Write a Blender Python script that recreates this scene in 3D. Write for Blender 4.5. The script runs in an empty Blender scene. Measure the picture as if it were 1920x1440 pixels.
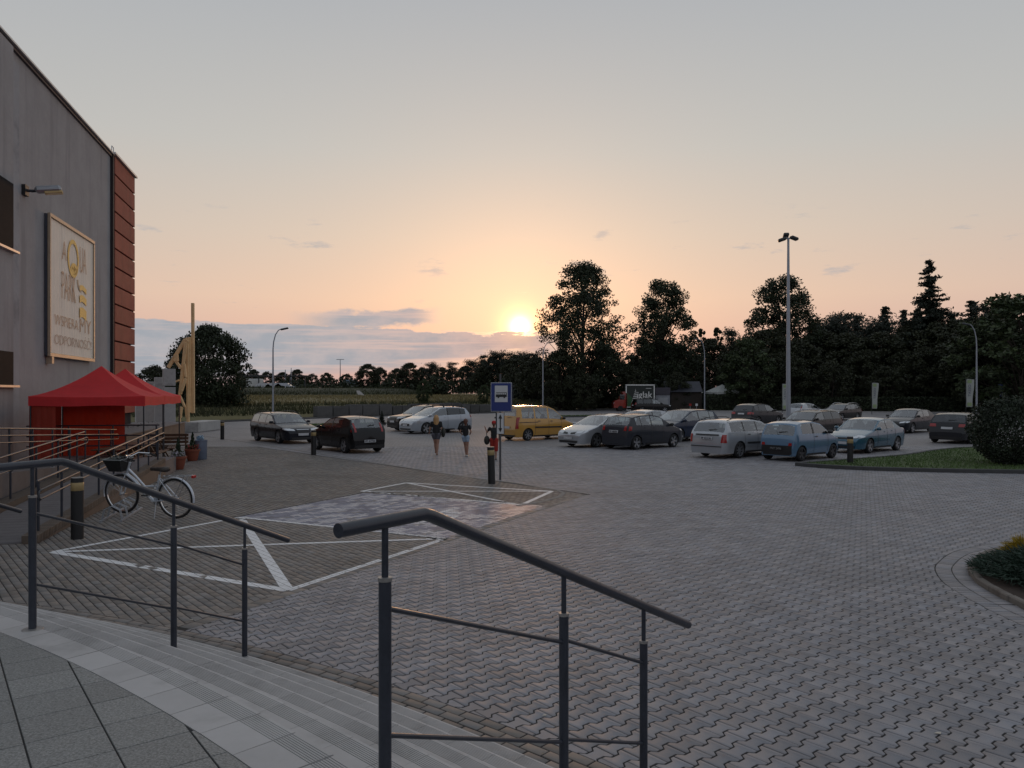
import bpy, bmesh, math, random
import numpy as np
from mathutils import Vector, Matrix
from mathutils.bvhtree import BVHTree
R = math.radians
rng = np.random.default_rng(7)
random.seed(7)
SC = bpy.context.scene
COL = SC.collection

# ------------------------------------------------------------------ camera
EYE = 2.49                       # the photographer stands on the landing above the lot
cam_d = bpy.data.cameras.new('camera')
cam = bpy.data.objects.new('camera', cam_d); COL.objects.link(cam)
cam.location = (0, 0, EYE); cam.rotation_euler = (R(90), 0, 0)
cam_d.sensor_width = 36; cam_d.lens = 27.06; cam_d.shift_y = 15/1920
cam_d.clip_start = .05; cam_d.clip_end = 3000
SC.camera = cam

# ------------------------------------------------------------------ sky
SUN_EL, SUN_AZ = 4.85, 0.6        # degrees; azimuth to the right of +Y
sdir = Vector((math.sin(R(SUN_AZ))*math.cos(R(SUN_EL)), math.cos(R(SUN_AZ))*math.cos(R(SUN_EL)), math.sin(R(SUN_EL))))
world = bpy.data.worlds.new('World'); SC.world = world; world.use_nodes = True
wt = world.node_tree; wt.nodes.clear()
def N(t, kind, **kw):
    n = t.nodes.new(kind)
    for k, v in kw.items():
        if k.startswith('i_'):
            n.inputs[k[2:].replace('_', ' ')].default_value = v
        else: setattr(n, k, v)
    return n
class G:
    """small arithmetic helper on a node tree"""
    def __init__(s, t): s.t = t
    def val(s, x, sock):
        if isinstance(x, (int, float)): sock.default_value = x
        elif isinstance(x, (tuple, list)): sock.default_value = x
        else: s.t.links.new(x, sock)
    def m(s, op, a, b=0.0, c=0.0, clamp=False):
        n = s.t.nodes.new('ShaderNodeMath'); n.operation = op; n.use_clamp = clamp
        s.val(a, n.inputs[0]); s.val(b, n.inputs[1]); s.val(c, n.inputs[2]); return n.outputs[0]
    def map(s, x, a, b, c=0., d=1., smooth=True):
        n = s.t.nodes.new('ShaderNodeMapRange'); n.interpolation_type = 'SMOOTHSTEP' if smooth else 'LINEAR'
        s.val(x, n.inputs[0])
        for i, v in zip((1, 2, 3, 4), (a, b, c, d)): s.val(v, n.inputs[i])
        return n.outputs[0]
    def mix(s, f, a, b, mode='MIX'):
        n = s.t.nodes.new('ShaderNodeMix'); n.data_type = 'RGBA'; n.blend_type = mode
        s.val(f, n.inputs[0]); s.val(a, n.inputs[6]); s.val(b, n.inputs[7]); return n.outputs[2]
    def noise(s, vec, scale, detail=4, rough=.55, out=0, lac=2.0):
        n = s.t.nodes.new('ShaderNodeTexNoise'); n.inputs['Scale'].default_value = scale
        n.inputs['Detail'].default_value = detail; n.inputs['Roughness'].default_value = rough
        n.inputs['Lacunarity'].default_value = lac
        if vec is not None: s.t.links.new(vec, n.inputs['Vector'])
        return n.outputs[out]
    def comb(s, x, y, z=0.):
        n = s.t.nodes.new('ShaderNodeCombineXYZ')
        for i, v in enumerate((x, y, z)): s.val(v, n.inputs[i])
        return n.outputs[0]
    def sep(s, v):
        n = s.t.nodes.new('ShaderNodeSeparateXYZ'); s.t.links.new(v, n.inputs[0]); return n.outputs
    def ramp(s, f, stops):
        n = s.t.nodes.new('ShaderNodeValToRGB'); el = n.color_ramp.elements
        while len(el) < len(stops): el.new(.5)
        for e, (p, c) in zip(el, stops): e.position = p; e.color = (*c, 1)
        s.val(f, n.inputs[0]); return n.outputs[0]
    def vm(s, op, a, b=None, k=None):
        n = s.t.nodes.new('ShaderNodeVectorMath'); n.operation = op
        s.val(a, n.inputs[0])
        if b is not None: s.val(b, n.inputs[1])
        if k is not None: s.val(k, n.inputs['Scale'])
        return n
g = G(wt)
tc = wt.nodes.new('ShaderNodeTexCoord')
dirv = g.vm('NORMALIZE', tc.outputs['Generated']).outputs[0]
dx, dy, dz = g.sep(dirv)
el = g.m('MULTIPLY', g.m('ARCSINE', dz), 57.2958)
az = g.m('MULTIPLY', g.m('ARCTAN2', dx, dy), 57.2958)
dot = g.vm('DOT_PRODUCT', dirv, tuple(sdir)).outputs['Value']
th = g.m('MULTIPLY', g.m('ARCCOSINE', g.m('MINIMUM', dot, 1.0)), 57.2958)
el01 = g.m('MAXIMUM', g.m('DIVIDE', el, 90.0), 0.0)
towards = g.ramp(el01, [(0, (.50, .35, .36)), (.035, (.66, .42, .36)), (.075, (.72, .52, .41)), (.125, (.63, .53, .45)),
                        (.19, (.52, .51, .485)), (.30, (.415, .435, .458)), (.45, (.385, .41, .445)), (1, (.37, .40, .455))])
away = g.ramp(el01, [(0, (.34, .32, .36)), (.08, (.38, .37, .40)), (.2, (.38, .40, .44)), (.35, (.375, .41, .46)), (1, (.36, .40, .465))])
side = g.map(th, 18.0, 95.0)
base = g.mix(side, towards, away)
sky = wt.nodes.new('ShaderNodeTexSky'); sky.sky_type = 'NISHITA'; sky.sun_disc = False
sky.sun_elevation = R(SUN_EL); sky.sun_rotation = R(SUN_AZ); sky.dust_density = 3.0; sky.air_density = 1.2
nish = g.vm('SCALE', sky.outputs[0], k=.10).outputs[0]
base = g.mix(.06, base, nish)
# the aureole round the low sun
def gauss(w): return g.m('EXPONENT', g.m('MULTIPLY', g.m('POWER', g.m('DIVIDE', th, w), 2.0), -1.0))
def expo(w): return g.m('EXPONENT', g.m('DIVIDE', th, -w))
halo = g.vm('ADD', g.vm('SCALE', (.80, .32, .13), k=expo(5.2)).outputs[0], g.vm('SCALE', (1.5, .95, .26), k=gauss(1.35)).outputs[0]).outputs[0]
halo = g.vm('SCALE', halo, k=.62).outputs[0]
core = g.vm('SCALE', (3.4, 2.7, 1.2), k=gauss(.62)).outputs[0]
# clouds: a low bank left of the sun and a few wisps above it
uv = g.comb(g.m('DIVIDE', az, 10.0), g.m('DIVIDE', el, 1.5), 3.7)
nz = g.noise(uv, 1.0, 7, .58)
nz2 = g.noise(g.comb(g.m('DIVIDE', az, 2.6), g.m('DIVIDE', el, 1.3), 8.1), 1.0, 6, .6)
top = g.map(az, -30.0, 1.0, 5.1, 4.42, smooth=False)
low = g.map(az, -24.0, -1.0, 0.3, 2.35, smooth=False)
nd = g.m('ADD', g.m('MULTIPLY', g.m('SUBTRACT', nz, .5), 2.2), g.m('MULTIPLY', g.m('SUBTRACT', nz2, .5), 1.1))
bank = g.m('MULTIPLY', g.map(g.m('SUBTRACT', g.m('ADD', top, nd), el), -.03, .13), g.map(g.m('ADD', g.m('SUBTRACT', el, low), g.m('MULTIPLY', nd, .8)), -.5, .7))
bank = g.m('MULTIPLY', bank, g.map(az, 7.0, 2.0))
# the long tongue over the bank
tg = g.m('SUBTRACT', el, g.map(az, -17.0, -5.0, 5.0, 5.75, smooth=False))
tongue = g.m('MULTIPLY', g.map(g.m('ADD', g.m('ABSOLUTE', tg), g.m('MULTIPLY', g.m('SUBTRACT', nz2, .5), -1.6)), .72, .38), g.m('MULTIPLY', g.map(az, -17.0, -12.0), g.map(az, -4.6, -7.5)))
wn = g.noise(g.comb(g.m('DIVIDE', az, 4.2), g.m('DIVIDE', el, 1.1), 1.3), 1.0, 5, .6)
wisps = g.m('MULTIPLY', g.m('MULTIPLY', g.map(wn, .60, .72), g.map(el, 14.5, 11.0)), g.map(el, 5.0, 6.5))
wisps = g.m('MULTIPLY', wisps, .55)
cm = g.m('MAXIMUM', g.m('MAXIMUM', bank, tongue), wisps)
ccol = g.mix(expo(4.5), (.315, .355, .40, 1), (.52, .35, .30, 1))
ccol = g.mix(g.map(nz2, .35, .72), ccol, g.mix(expo(8.0), (.41, .415, .44, 1), (.68, .44, .36, 1)))
streak = g.noise(g.comb(g.m('DIVIDE', az, 13.0), g.m('DIVIDE', el, .55), 5.2), 1.0, 6, .62)
ccol = g.mix(g.m('MULTIPLY', g.map(streak, .50, .66), .8), ccol, g.mix(expo(9.0), (.50, .445, .44, 1), (.85, .50, .38, 1)))
open_sky = g.vm('ADD', base, halo).outputs[0]
full = g.mix(g.m('MULTIPLY', cm, .93), open_sky, g.vm('ADD', ccol, g.vm('SCALE', halo, k=.10).outputs[0]).outputs[0])
rim = g.m('MULTIPLY', g.m('MULTIPLY', cm, g.m('SUBTRACT', 1.0, cm)), expo(2.6))
full = g.vm('ADD', full, g.vm('SCALE', (3.6, 2.3, 1.0), k=rim).outputs[0]).outputs[0]
full = g.vm('ADD', full, g.vm('SCALE', core, k=g.m('SUBTRACT', 1.0, g.m('MULTIPLY', cm, .96))).outputs[0]).outputs[0]
bg = wt.nodes.new('ShaderNodeBackground'); bg.inputs['Strength'].default_value = 1.06
wt.links.new(full, bg.inputs['Color'])
wo = wt.nodes.new('ShaderNodeOutputWorld'); wt.links.new(bg.outputs[0], wo.inputs['Surface'])

# ------------------------------------------------------------------ sun, exposure
sun_d = bpy.data.lights.new('sun', 'SUN'); sun_d.energy = .22; sun_d.angle = R(4.0); sun_d.color = (1, .52, .24)
sun = bpy.data.objects.new('sun', sun_d); COL.objects.link(sun)
sun.rotation_euler = (-sdir).to_track_quat('-Z', 'Y').to_euler()
sun.location = (10, 40, 60)
vs = SC.view_settings; vs.view_transform = 'Standard'; vs.look = 'None'; vs.gamma = 1; vs.exposure = 0; vs.use_curve_mapping = False
SC.render.engine = 'CYCLES'; SC.cycles.use_denoising = True; SC.cycles.max_bounces = 6; SC.cycles.transparent_max_bounces = 16
SC.cycles.sample_clamp_indirect = 4

# ------------------------------------------------------------------ helpers
FPX = 1443.0
def gp(px, py, z=0.0):
    """ground point seen at a photo pixel (used once to survey the place)"""
    d = FPX*(EYE-z)/(py-735.0)
    return Vector(((px-960)/FPX*d, d, z))
def at(px, d, z=0.0): return Vector(((px-960)/FPX*d, d, z))
def zat(py, d): return EYE-(py-735.0)/FPX*d

def link(o, parent=None):
    COL.objects.link(o)
    if parent is not None: o.parent = parent
    return o
def tag(o, label=None, cat=None, group=None, kind=None):
    if label: o['label'] = label
    if cat: o['category'] = cat
    if group: o['group'] = group
    if kind: o['kind'] = kind
    return o
def thing(name, label, cat, loc=(0, 0, 0), rz=0.0, group=None):
    o = bpy.data.objects.new(name, None); COL.objects.link(o); o.empty_display_size = .2
    o.location = loc; o.rotation_euler = (0, 0, rz)
    return tag(o, label, cat, group)
def dup(root, parent=None):
    o = root.copy(); COL.objects.link(o); o.parent = parent
    for c in root.children: dup(c, o)
    return o

class MB:
    def __init__(s): s.v = []; s.f = []; s.mi = []; s.m = 0
    def add(s, vs, fs):
        b = len(s.v); s.v += [tuple(map(float, p)) for p in vs]
        s.f += [tuple(i+b for i in f) for f in fs]; s.mi += [s.m]*len(fs); return s
    def box(s, c, size, M=None, bev=0.0):
        x, y, z = [k/2 for k in size]
        if bev > 0:
            b = min(bev, x*.9, y*.9, z*.9); vs = []
            for sz in (-1, 1):
                for (sx, sy) in ((-1, -1), (1, -1), (1, 1), (-1, 1)):
                    vs += [(sx*(x-b), sy*(y-b), sz*z), (sx*x, sy*(y-b), sz*(z-b)), (sx*(x-b), sy*y, sz*(z-b))]
            bm = bmesh.new(); [bm.verts.new(p) for p in vs]
            bmesh.ops.convex_hull(bm, input=bm.verts); bm.verts.index_update()
            vs = [v.co.copy() for v in bm.verts]; fs = [[v.index for v in f.verts] for f in bm.faces]; bm.free()
        else:
            vs = [(sx*x, sy*y, sz*z) for sz in (-1, 1) for (sx, sy) in ((-1, -1), (1, -1), (1, 1), (-1, 1))]
            fs = [(3, 2, 1, 0), (4, 5, 6, 7), (0, 1, 5, 4), (1, 2, 6, 5), (2, 3, 7, 6), (3, 0, 4, 7)]
        c = Vector(c)
        if M is not None: vs = [M @ Vector(p)+c for p in vs]
        else: vs = [Vector(p)+c for p in vs]
        return s.add(vs, fs)
    def beam(s, p0, p1, w, h, bev=0.0, up=(0, 0, 1)):
        p0, p1 = Vector(p0), Vector(p1); d = p1-p0; L = d.length; X = d/L
        up = Vector(up)
        if abs(X.dot(up)) > .98: up = Vector((0, 1, 0))
        Y = up.cross(X).normalized(); Z = X.cross(Y)
        M = Matrix((X, Y, Z)).transposed()
        return s.box((p0+p1)/2, (L, w, h), M, bev)
    def tube(s, pts, r, n=10, caps=True):
        pts = [Vector(p) for p in pts]; k = len(pts)
        rs = list(r) if hasattr(r, '__len__') else [r]*k
        vs = []; ref = None
        for i, p in enumerate(pts):
            a = pts[min(i+1, k-1)]-pts[max(i-1, 0)]
            if a.length < 1e-9: a = Vector((0, 0, 1))
            a.normalize()
            if ref is None:
                ref = Vector((0, 0, 1)) if abs(a.z) < .9 else Vector((1, 0, 0))
            u = (ref-a*ref.dot(a))
            if u.length < 1e-6: u = a.orthogonal()
            u.normalize(); w = a.cross(u); ref = u
            mit = 1.0
            if 0 < i < k-1:
                c = (pts[i]-pts[i-1]).normalized().dot(a); mit = 1/max(c, .5)
            for j in range(n):
                t = 2*math.pi*j/n
                vs.append(p+(u*math.cos(t)+w*math.sin(t))*rs[i])
        fs = [(i*n+j, i*n+(j+1) % n, (i+1)*n+(j+1) % n, (i+1)*n+j) for i in range(k-1) for j in range(n)]
        if caps: fs += [tuple(range(n-1, -1, -1)), tuple((k-1)*n+j for j in range(n))]
        return s.add(vs, fs)
    def lathe(s, prof, n=16, axis='z', c=(0, 0, 0), close=False, caps=True):
        vs = []; k = len(prof)
        for (r, h) in prof:
            for j in range(n):
                t = 2*math.pi*j/n; a, b = r*math.cos(t), r*math.sin(t)
                vs.append({'z': (a, b, h), 'y': (a, h, b), 'x': (h, a, b)}[axis])
        vs = [Vector(p)+Vector(c) for p in vs]
        kk = k if close else k-1
        fs = [(i*n+j, i*n+(j+1) % n, ((i+1) % k)*n+(j+1) % n, ((i+1) % k)*n+j) for i in range(kk) for j in range(n)]
        if not close and caps:
            if prof[0][0] > 1e-4: fs.append(tuple(range(n-1, -1, -1)))
            if prof[-1][0] > 1e-4: fs.append(tuple((k-1)*n+j for j in range(n)))
        return s.add(vs, fs)
    def prism(s, out, z0, z1):
        n = len(out)
        vs = [(x, y, z0) for x, y in out]+[(x, y, z1) for x, y in out]
        fs = [tuple(range(n-1, -1, -1)), tuple(range(n, 2*n))]+[(i, (i+1) % n, n+(i+1) % n, n+i) for i in range(n)]
        return s.add(vs, fs)
    def quad(s, a, b, c, d): return s.add([a, b, c, d], [(0, 1, 2, 3)])
    def sphere(s, c, r, n=10, k=6, sc=(1, 1, 1)):
        prof = [(math.sin(math.pi*i/k), -math.cos(math.pi*i/k)) for i in range(k+1)]
        b = len(s.v); s.lathe([(max(p, 1e-5)*r, h*r) for p, h in prof], n)
        for i in range(b, len(s.v)):
            x, y, z = s.v[i]; s.v[i] = (x*sc[0]+c[0], y*sc[1]+c[1], z*sc[2]+c[2])
        return s
    def mesh(s, name, mats, smooth=False, angle=None):
        me = bpy.data.meshes.new(name); me.from_pydata(s.v, [], s.f); 
        for m in (mats if isinstance(mats, (list, tuple)) else [mats]): me.materials.append(m)
        if any(s.mi): me.polygons.foreach_set('material_index', s.mi)
        bm = bmesh.new(); bm.from_mesh(me); bmesh.ops.recalc_face_normals(bm, faces=bm.faces); bm.to_mesh(me); bm.free()
        if smooth:
            me.shade_smooth()
            if angle is None: angle = 40
            me.set_sharp_from_angle(angle=R(angle))
        me.update(); return me
    def build(s, name, mats, parent=None, smooth=False, angle=None, loc=None, rz=None):
        o = bpy.data.objects.new(name, s.mesh(name, mats, smooth, angle)); link(o, parent)
        if loc is not None: o.location = loc
        if rz is not None: o.rotation_euler = (0, 0, rz)
        return o
def obj(name, me, parent=None, loc=None, rz=None):
    o = bpy.data.objects.new(name, me); link(o, parent)
    if loc is not None: o.location = loc
    if rz is not None: o.rotation_euler = (0, 0, rz)
    return o
def rot2(p, a): c, s_ = math.cos(a), math.sin(a); return (p[0]*c-p[1]*s_, p[0]*s_+p[1]*c)
def arr_mesh(name, V, F, mat, smooth=False):
    """fast mesh from numpy arrays; F is (n,k)"""
    me = bpy.data.meshes.new(name); V = np.asarray(V, np.float32); F = np.asarray(F, np.int32)
    k = F.shape[1]
    me.vertices.add(len(V)); me.vertices.foreach_set('co', V.ravel())
    me.loops.add(F.size); me.loops.foreach_set('vertex_index', F.ravel())
    me.polygons.add(len(F)); me.polygons.foreach_set('loop_start', np.arange(len(F), dtype=np.int32)*k)
    me.polygons.foreach_set('loop_total', np.full(len(F), k, np.int32))
    me.materials.append(mat); me.update(calc_edges=True); me.validate()
    if smooth: me.shade_smooth()
    return me

# ------------------------------------------------------------------ materials
MATS = {}
def pm(name, col, rough=.6, metal=0.0, var=.18, scale=6.0, bump=0.0, bscale=60., coat=0.0, spec=.5, rnd=0.0, hue=0.0,
       stain=None, stain_scale=1.2, coords='Object', trans=0.0, sheen=0.0, streak=False):
    """procedural material: base colour broken by two noises, optional per-piece variation, stains, bump"""
    if name in MATS: return MATS[name]
    m = bpy.data.materials.new(name); m.use_nodes = True; t = m.node_tree; G_ = G(t)
    b = t.nodes['Principled BSDF']; tc_ = t.nodes.new('ShaderNodeTexCoord')
    v = t.nodes.new('ShaderNodeNewGeometry').outputs['Position'] if coords == 'World' else tc_.outputs[coords]
    n1 = G_.noise(v, scale, 5, .6); n2 = G_.noise(v, scale*7.3, 3, .6)
    f = G_.m('ADD', G_.m('MULTIPLY', n1, .65), G_.m('MULTIPLY', n2, .35))
    k = G_.map(f, .3, .7, 1-var, 1+var, smooth=False)
    c = G_.vm('SCALE', (*col[:3],), k=k).outputs[0]
    if rnd > 0:
        oi = t.nodes.new('ShaderNodeObjectInfo'); ge = t.nodes.new('ShaderNodeNewGeometry')
        rr = G_.m('FRACT', G_.m('ADD', oi.outputs['Random'], ge.outputs['Random Per Island']))
        c = G_.vm('SCALE', c, k=G_.map(rr, 0., 1., 1-rnd, 1+rnd, smooth=False)).outputs[0]
        if hue > 0:
            r2 = G_.m('FRACT', G_.m('MULTIPLY', rr, 13.7))
            tint = G_.mix(r2, (1+hue, 1., 1-hue, 1), (1-hue, 1., 1+hue, 1))
            c = G_.vm('MULTIPLY', c, tint).outputs[0]
    if stain is not None:
        sv = v
        if streak: a_, b_, c_ = G_.sep(v); sv = G_.comb(a_, b_, G_.m('MULTIPLY', c_, .08))
        sn = G_.noise(sv, stain_scale, 6, .65)
        c = G_.mix(G_.m('MULTIPLY', G_.map(sn, .5, .68), stain[1]), c, (*stain[0], 1))
    t.links.new(c, b.inputs['Base Color'])
    b.inputs['Metallic'].default_value = metal
    rr_ = G_.map(n2, .3, .7, max(rough-.08, .02), min(rough+.08, 1), smooth=False); t.links.new(rr_, b.inputs['Roughness'])
    b.inputs['Specular IOR Level'].default_value = spec
    if coat: b.inputs['Coat Weight'].default_value = coat; b.inputs['Coat Roughness'].default_value = .06
    if bump:
        bp = t.nodes.new('ShaderNodeBump'); bp.inputs['Strength'].default_value = bump; bp.inputs['Distance'].default_value = .01
        t.links.new(G_.noise(v, bscale, 5, .65), bp.inputs['Height']); t.links.new(bp.outputs[0], b.inputs['Normal'])
    if trans:
        tr = t.nodes.new('ShaderNodeBsdfTranslucent'); t.links.new(c, tr.inputs['Color'])
        mx = t.nodes.new('ShaderNodeMixShader'); mx.inputs[0].default_value = trans
        o = t.nodes['Material Output']; t.links.new(b.outputs[0], mx.inputs[1]); t.links.new(tr.outputs[0], mx.inputs[2]); t.links.new(mx.outputs[0], o.inputs[0])
    MATS[name] = m; return m
def glass(name, tint=(.55, .6, .6), refl=.08):
    if name in MATS: return MATS[name]
    m = bpy.data.materials.new(name); m.use_nodes = True; t = m.node_tree; t.nodes.clear(); G_ = G(t)
    tr = t.nodes.new('ShaderNodeBsdfTransparent'); tr.inputs[0].default_value = (*tint, 1)
    gl = t.nodes.new('ShaderNodeBsdfGlossy'); gl.inputs['Roughness'].default_value = .03; gl.inputs['Color'].default_value = (.95, .97, 1, 1)
    fr = t.nodes.new('ShaderNodeFresnel'); fr.inputs[0].default_value = 1.55
    ge = t.nodes.new('ShaderNodeTexCoord')
    lw_ = t.nodes.new('ShaderNodeLayerWeight'); lw_.inputs[0].default_value = .5
    fac = G_.m('ADD', G_.m('MULTIPLY', G_.m('POWER', lw_.outputs['Facing'], 4.0), .85), refl*.6, clamp=True)
    mx = t.nodes.new('ShaderNodeMixShader'); t.links.new(fac, mx.inputs[0]); t.links.new(tr.outputs[0], mx.inputs[1]); t.links.new(gl.outputs[0], mx.inputs[2])
    o = t.nodes.new('ShaderNodeOutputMaterial'); t.links.new(mx.outputs[0], o.inputs[0]); MATS[name] = m; return m
def emit(name, col, k):
    m = bpy.data.materials.new(name); m.use_nodes = True; b = m.node_tree.nodes['Principled BSDF']
    b.inputs['Base Color'].default_value = (*col, 1); b.inputs['Emission Color'].default_value = (*col, 1); b.inputs['Emission Strength'].default_value = k
    return m
STEEL = pm('anthracite_paint', (.030, .035, .048), .36, 0.0, .25, 9, .08, 140, spec=.5)
GALV = pm('galvanised_steel', (.36, .38, .41), .45, .6, .15, 5)
BLACK = pm('black_rubber', (.012, .012, .013), .75, 0, .2)
BLACKP = pm('black_plastic', (.018, .018, .02), .5, 0, .2)
WHITE = pm('white_paint', (.72, .72, .70), .5, 0, .1)
RUST = pm('rust', (.12, .05, .025), .9)
CHROME = pm('chrome', (.65, .66, .68), .18, 1.0, .05)
ALU = pm('silver_alloy', (.42, .43, .45), .32, .8, .1)
WOODD = pm('dark_stained_wood', (.085, .045, .025), .6, 0, .35, 3)
CONC = pm('concrete', (.40, .40, .395), .85, 0, .16, 2.5, .3, 40, stain=((.14, .14, .13), .5))
# ================================================================== GROUND
SAND = pm('joint_sand', (.022, .020, .019), .95, 0, .3, 30, coords='World')
PAVER = pm('grey_paver', (.243, .234, .244), .62, 0, .16, 2.2, .35, 220, rnd=.17, hue=.035, stain=((.16, .152, .152), .5), stain_scale=.3, coords='World', spec=.45)
BRICK = pm('brown_grey_paver', (.190, .172, .157), .66, 0, .18, 2.0, .35, 220, rnd=.2, hue=.06, stain=((.06, .052, .045), .5), stain_scale=.5, coords='World', spec=.4)
def lot_material():
    m = bpy.data.materials.new('far_paving'); m.use_nodes = True; t = m.node_tree; q = G(t); b = t.nodes['Principled BSDF']
    pos = t.nodes.new('ShaderNodeNewGeometry').outputs['Position']
    mp = t.nodes.new('ShaderNodeMapping'); mp.inputs['Rotation'].default_value = (0, 0, -LAT); t.links.new(pos, mp.inputs[0])
    br = t.nodes.new('ShaderNodeTexBrick'); br.inputs['Scale'].default_value = 1.0; br.inputs['Brick Width'].default_value = .2025
    br.inputs['Row Height'].default_value = .147; br.inputs['Mortar Size'].default_value = .006
    br.inputs['Color1'].default_value = (.213, .205, .213, 1); br.inputs['Color2'].default_value = (.185, .176, .178, 1); br.inputs['Mortar'].default_value = (.045, .042, .04, 1)
    t.links.new(mp.outputs[0], br.inputs['Vector'])
    n1 = q.noise(pos, .18, 6, .6); n2 = q.noise(pos, 1.6, 5, .6)
    k = q.m('MULTIPLY', q.map(n1, .3, .7, .8, 1.18, False), q.map(n2, .3, .7, .92, 1.08, False))
    c = q.vm('SCALE', br.outputs[0], k=k).outputs[0]
    t.links.new(c, b.inputs['Base Color']); b.inputs['Roughness'].default_value = .6; b.inputs['Specular IOR Level'].default_value = .45
    return m
LAT = R(39.6); E1 = (math.cos(LAT), math.sin(LAT)); E2 = (math.sin(LAT), -math.cos(LAT))
LOT = lot_material()
GRASS = pm('meadow_soil', (.055, .062, .024), .9, 0, .45, .3, coords='World')
NX0, NX1, NY0, NY1 = -26.0, 26.0, 0.8, 35.0      # the near paving is laid piece by piece inside this rectangle
tag(MB().quad((-900, -300, -.09), (900, -300, -.09), (900, 1500, -.09), (-900, 1500, -.09)).build('ground', GRASS), 'dark grassy ground beyond the car park', None, kind='structure')

def far_poly():
    """far lot sheet: outline minus the near rectangle, as simple strips"""
    mb = MB()
    out = [(-34, 0), (-34, 56), (-25, 62.5), (-16.6, 74.5), (-2.5, 90), (12, 110), (40, 104), (80, 90), (80, 0)]
    mb.add([(NX0, NY1, 0), (NX1, NY1, 0), (80, NY1, 0), (80, 90, 0), (40, 104, 0), (12, 110, 0), (-2.5, 90, 0), (-16.6, 74.5, 0), (-25, 62.5, 0), (-34, 56, 0), (-34, NY1, 0)], [tuple(range(11))])
    mb.quad((NX1, NY0-8, 0), (80, NY0-8, 0), (80, NY1, 0), (NX1, NY1, 0))
    mb.quad((-34, NY0-8, 0), (NX0, NY0-8, 0), (NX0, NY1, 0), (-34, NY1, 0))
    mb.v = [(x, y, .0012) for x, y, z in mb.v]
    return mb
lot = tag(far_poly().build('parking_lot', LOT), 'wide paved car park receding to the trees', None, kind='structure')

# ---- clipping helpers
def clip(poly, n, c):
    """keep the side n.p <= c"""
    out = []; k = len(poly)
    for i in range(k):
        a, b = poly[i], poly[(i+1) % k]
        da, db = n[0]*a[0]+n[1]*a[1]-c, n[0]*b[0]+n[1]*b[1]-c
        if da <= 0: out.append(a)
        if (da < 0 < db) or (db < 0 < da):
            t = da/(da-db); out.append((a[0]+(b[0]-a[0])*t, a[1]+(b[1]-a[1])*t))
    return out
def area(p): return .5*sum(p[i][0]*p[(i+1) % len(p)][1]-p[(i+1) % len(p)][0]*p[i][1] for i in range(len(p)))
# ---- survey of the stair and the bays
SC0 = np.array([-11.818, -7.975]); SR0 = 15.763; TREAD = .361; RISE = .16; LAND = .96; NST = 6
R_OUT = SR0+TREAD*(NST-1)                 # lowest nosing
R_PAVE = R_OUT+.515
BC = np.array([-1.13, 13.07]); BV = np.array([.442, .897]); BU = np.array([.897, -.442])
def bay(u, v): return BC+BU*u+BV*v
KN = np.array([.771, .637]); KC = float(KN @ np.array([-.68, 21.8]))     # flush kerb line between brick and lot paving
PLANT = [(5.45, 4.4), (5.44, 6.5), (5.45, 8.62), (5.48, 9.0), (5.51, 9.36), (5.65, 10.09), (5.96, 10.85), (6.32, 11.37), (6.78, 11.9), (7.2, 12.24), (7.68, 12.52), (9.0, 13.2), (10.6, 13.9), (12.5, 14.5)]
def smooth_path(P, n=8):
    out = []
    for i in range(len(P)-1):
        p0, p1, p2, p3 = [np.array(P[min(max(j, 0), len(P)-1)], float) for j in (i-1, i, i+1, i+2)]
        for k in range(n):
            t = k/n
            out.append(.5*((2*p1)+(-p0+p2)*t+(2*p0-5*p1+4*p2-p3)*t*t+(-p0+3*p1-3*p2+p3)*t**3))
    out.append(np.array(P[-1], float)); return np.array(out)
PLP = smooth_path(PLANT)
# resample by arc length
seg = np.r_[0, np.cumsum(np.linalg.norm(np.diff(PLP, axis=0), axis=1))]
def plant_at(s):
    i = min(max(np.searchsorted(seg, s)-1, 0), len(seg)-2); t = (s-seg[i])/(seg[i+1]-seg[i])
    p = PLP[i]+(PLP[i+1]-PLP[i])*t; d = PLP[i+1]-PLP[i]; d = d/np.linalg.norm(d)
    return p, d, np.array([d[1], -d[0]])           # point, tangent, inward normal (to the right)
def plant_side(p):
    """signed distance: positive inside the planter ring"""
    i = int(np.argmin(((PLP-p)**2).sum(1))); i = min(max(i, 1), len(PLP)-2)
    d = PLP[i+1]-PLP[i-1]; d = d/np.linalg.norm(d); nrm = np.array([d[1], -d[0]])
    return float(nrm @ (p-PLP[i])), nrm, PLP[i]
# right lawn island (kerbed)
ISL = [(9.6, 25.9), (10.6, 24.9), (12.4, 24.1), (16.5, 23.3), (22, 22.4), (30, 21.5), (30, 33), (21, 33.5), (18.0, 32.2), (15.0, 29.4), (12.0, 27.4)]

def zone_brick(p):
    r = p-BC; u, v = float(BU @ r), float(BV @ r)
    if u > .16: return False
    if u > -4.93 and 0 <= v <= 4.27: return False
    if KN @ p > KC: return False
    return True
# far sheet lies a hair above the bed
def in_view(p, m=2.2): return abs(p[0]) < .70*p[1]+m and NX0 < p[0] < NX1 and NY0 < p[1] < NY1

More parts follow.
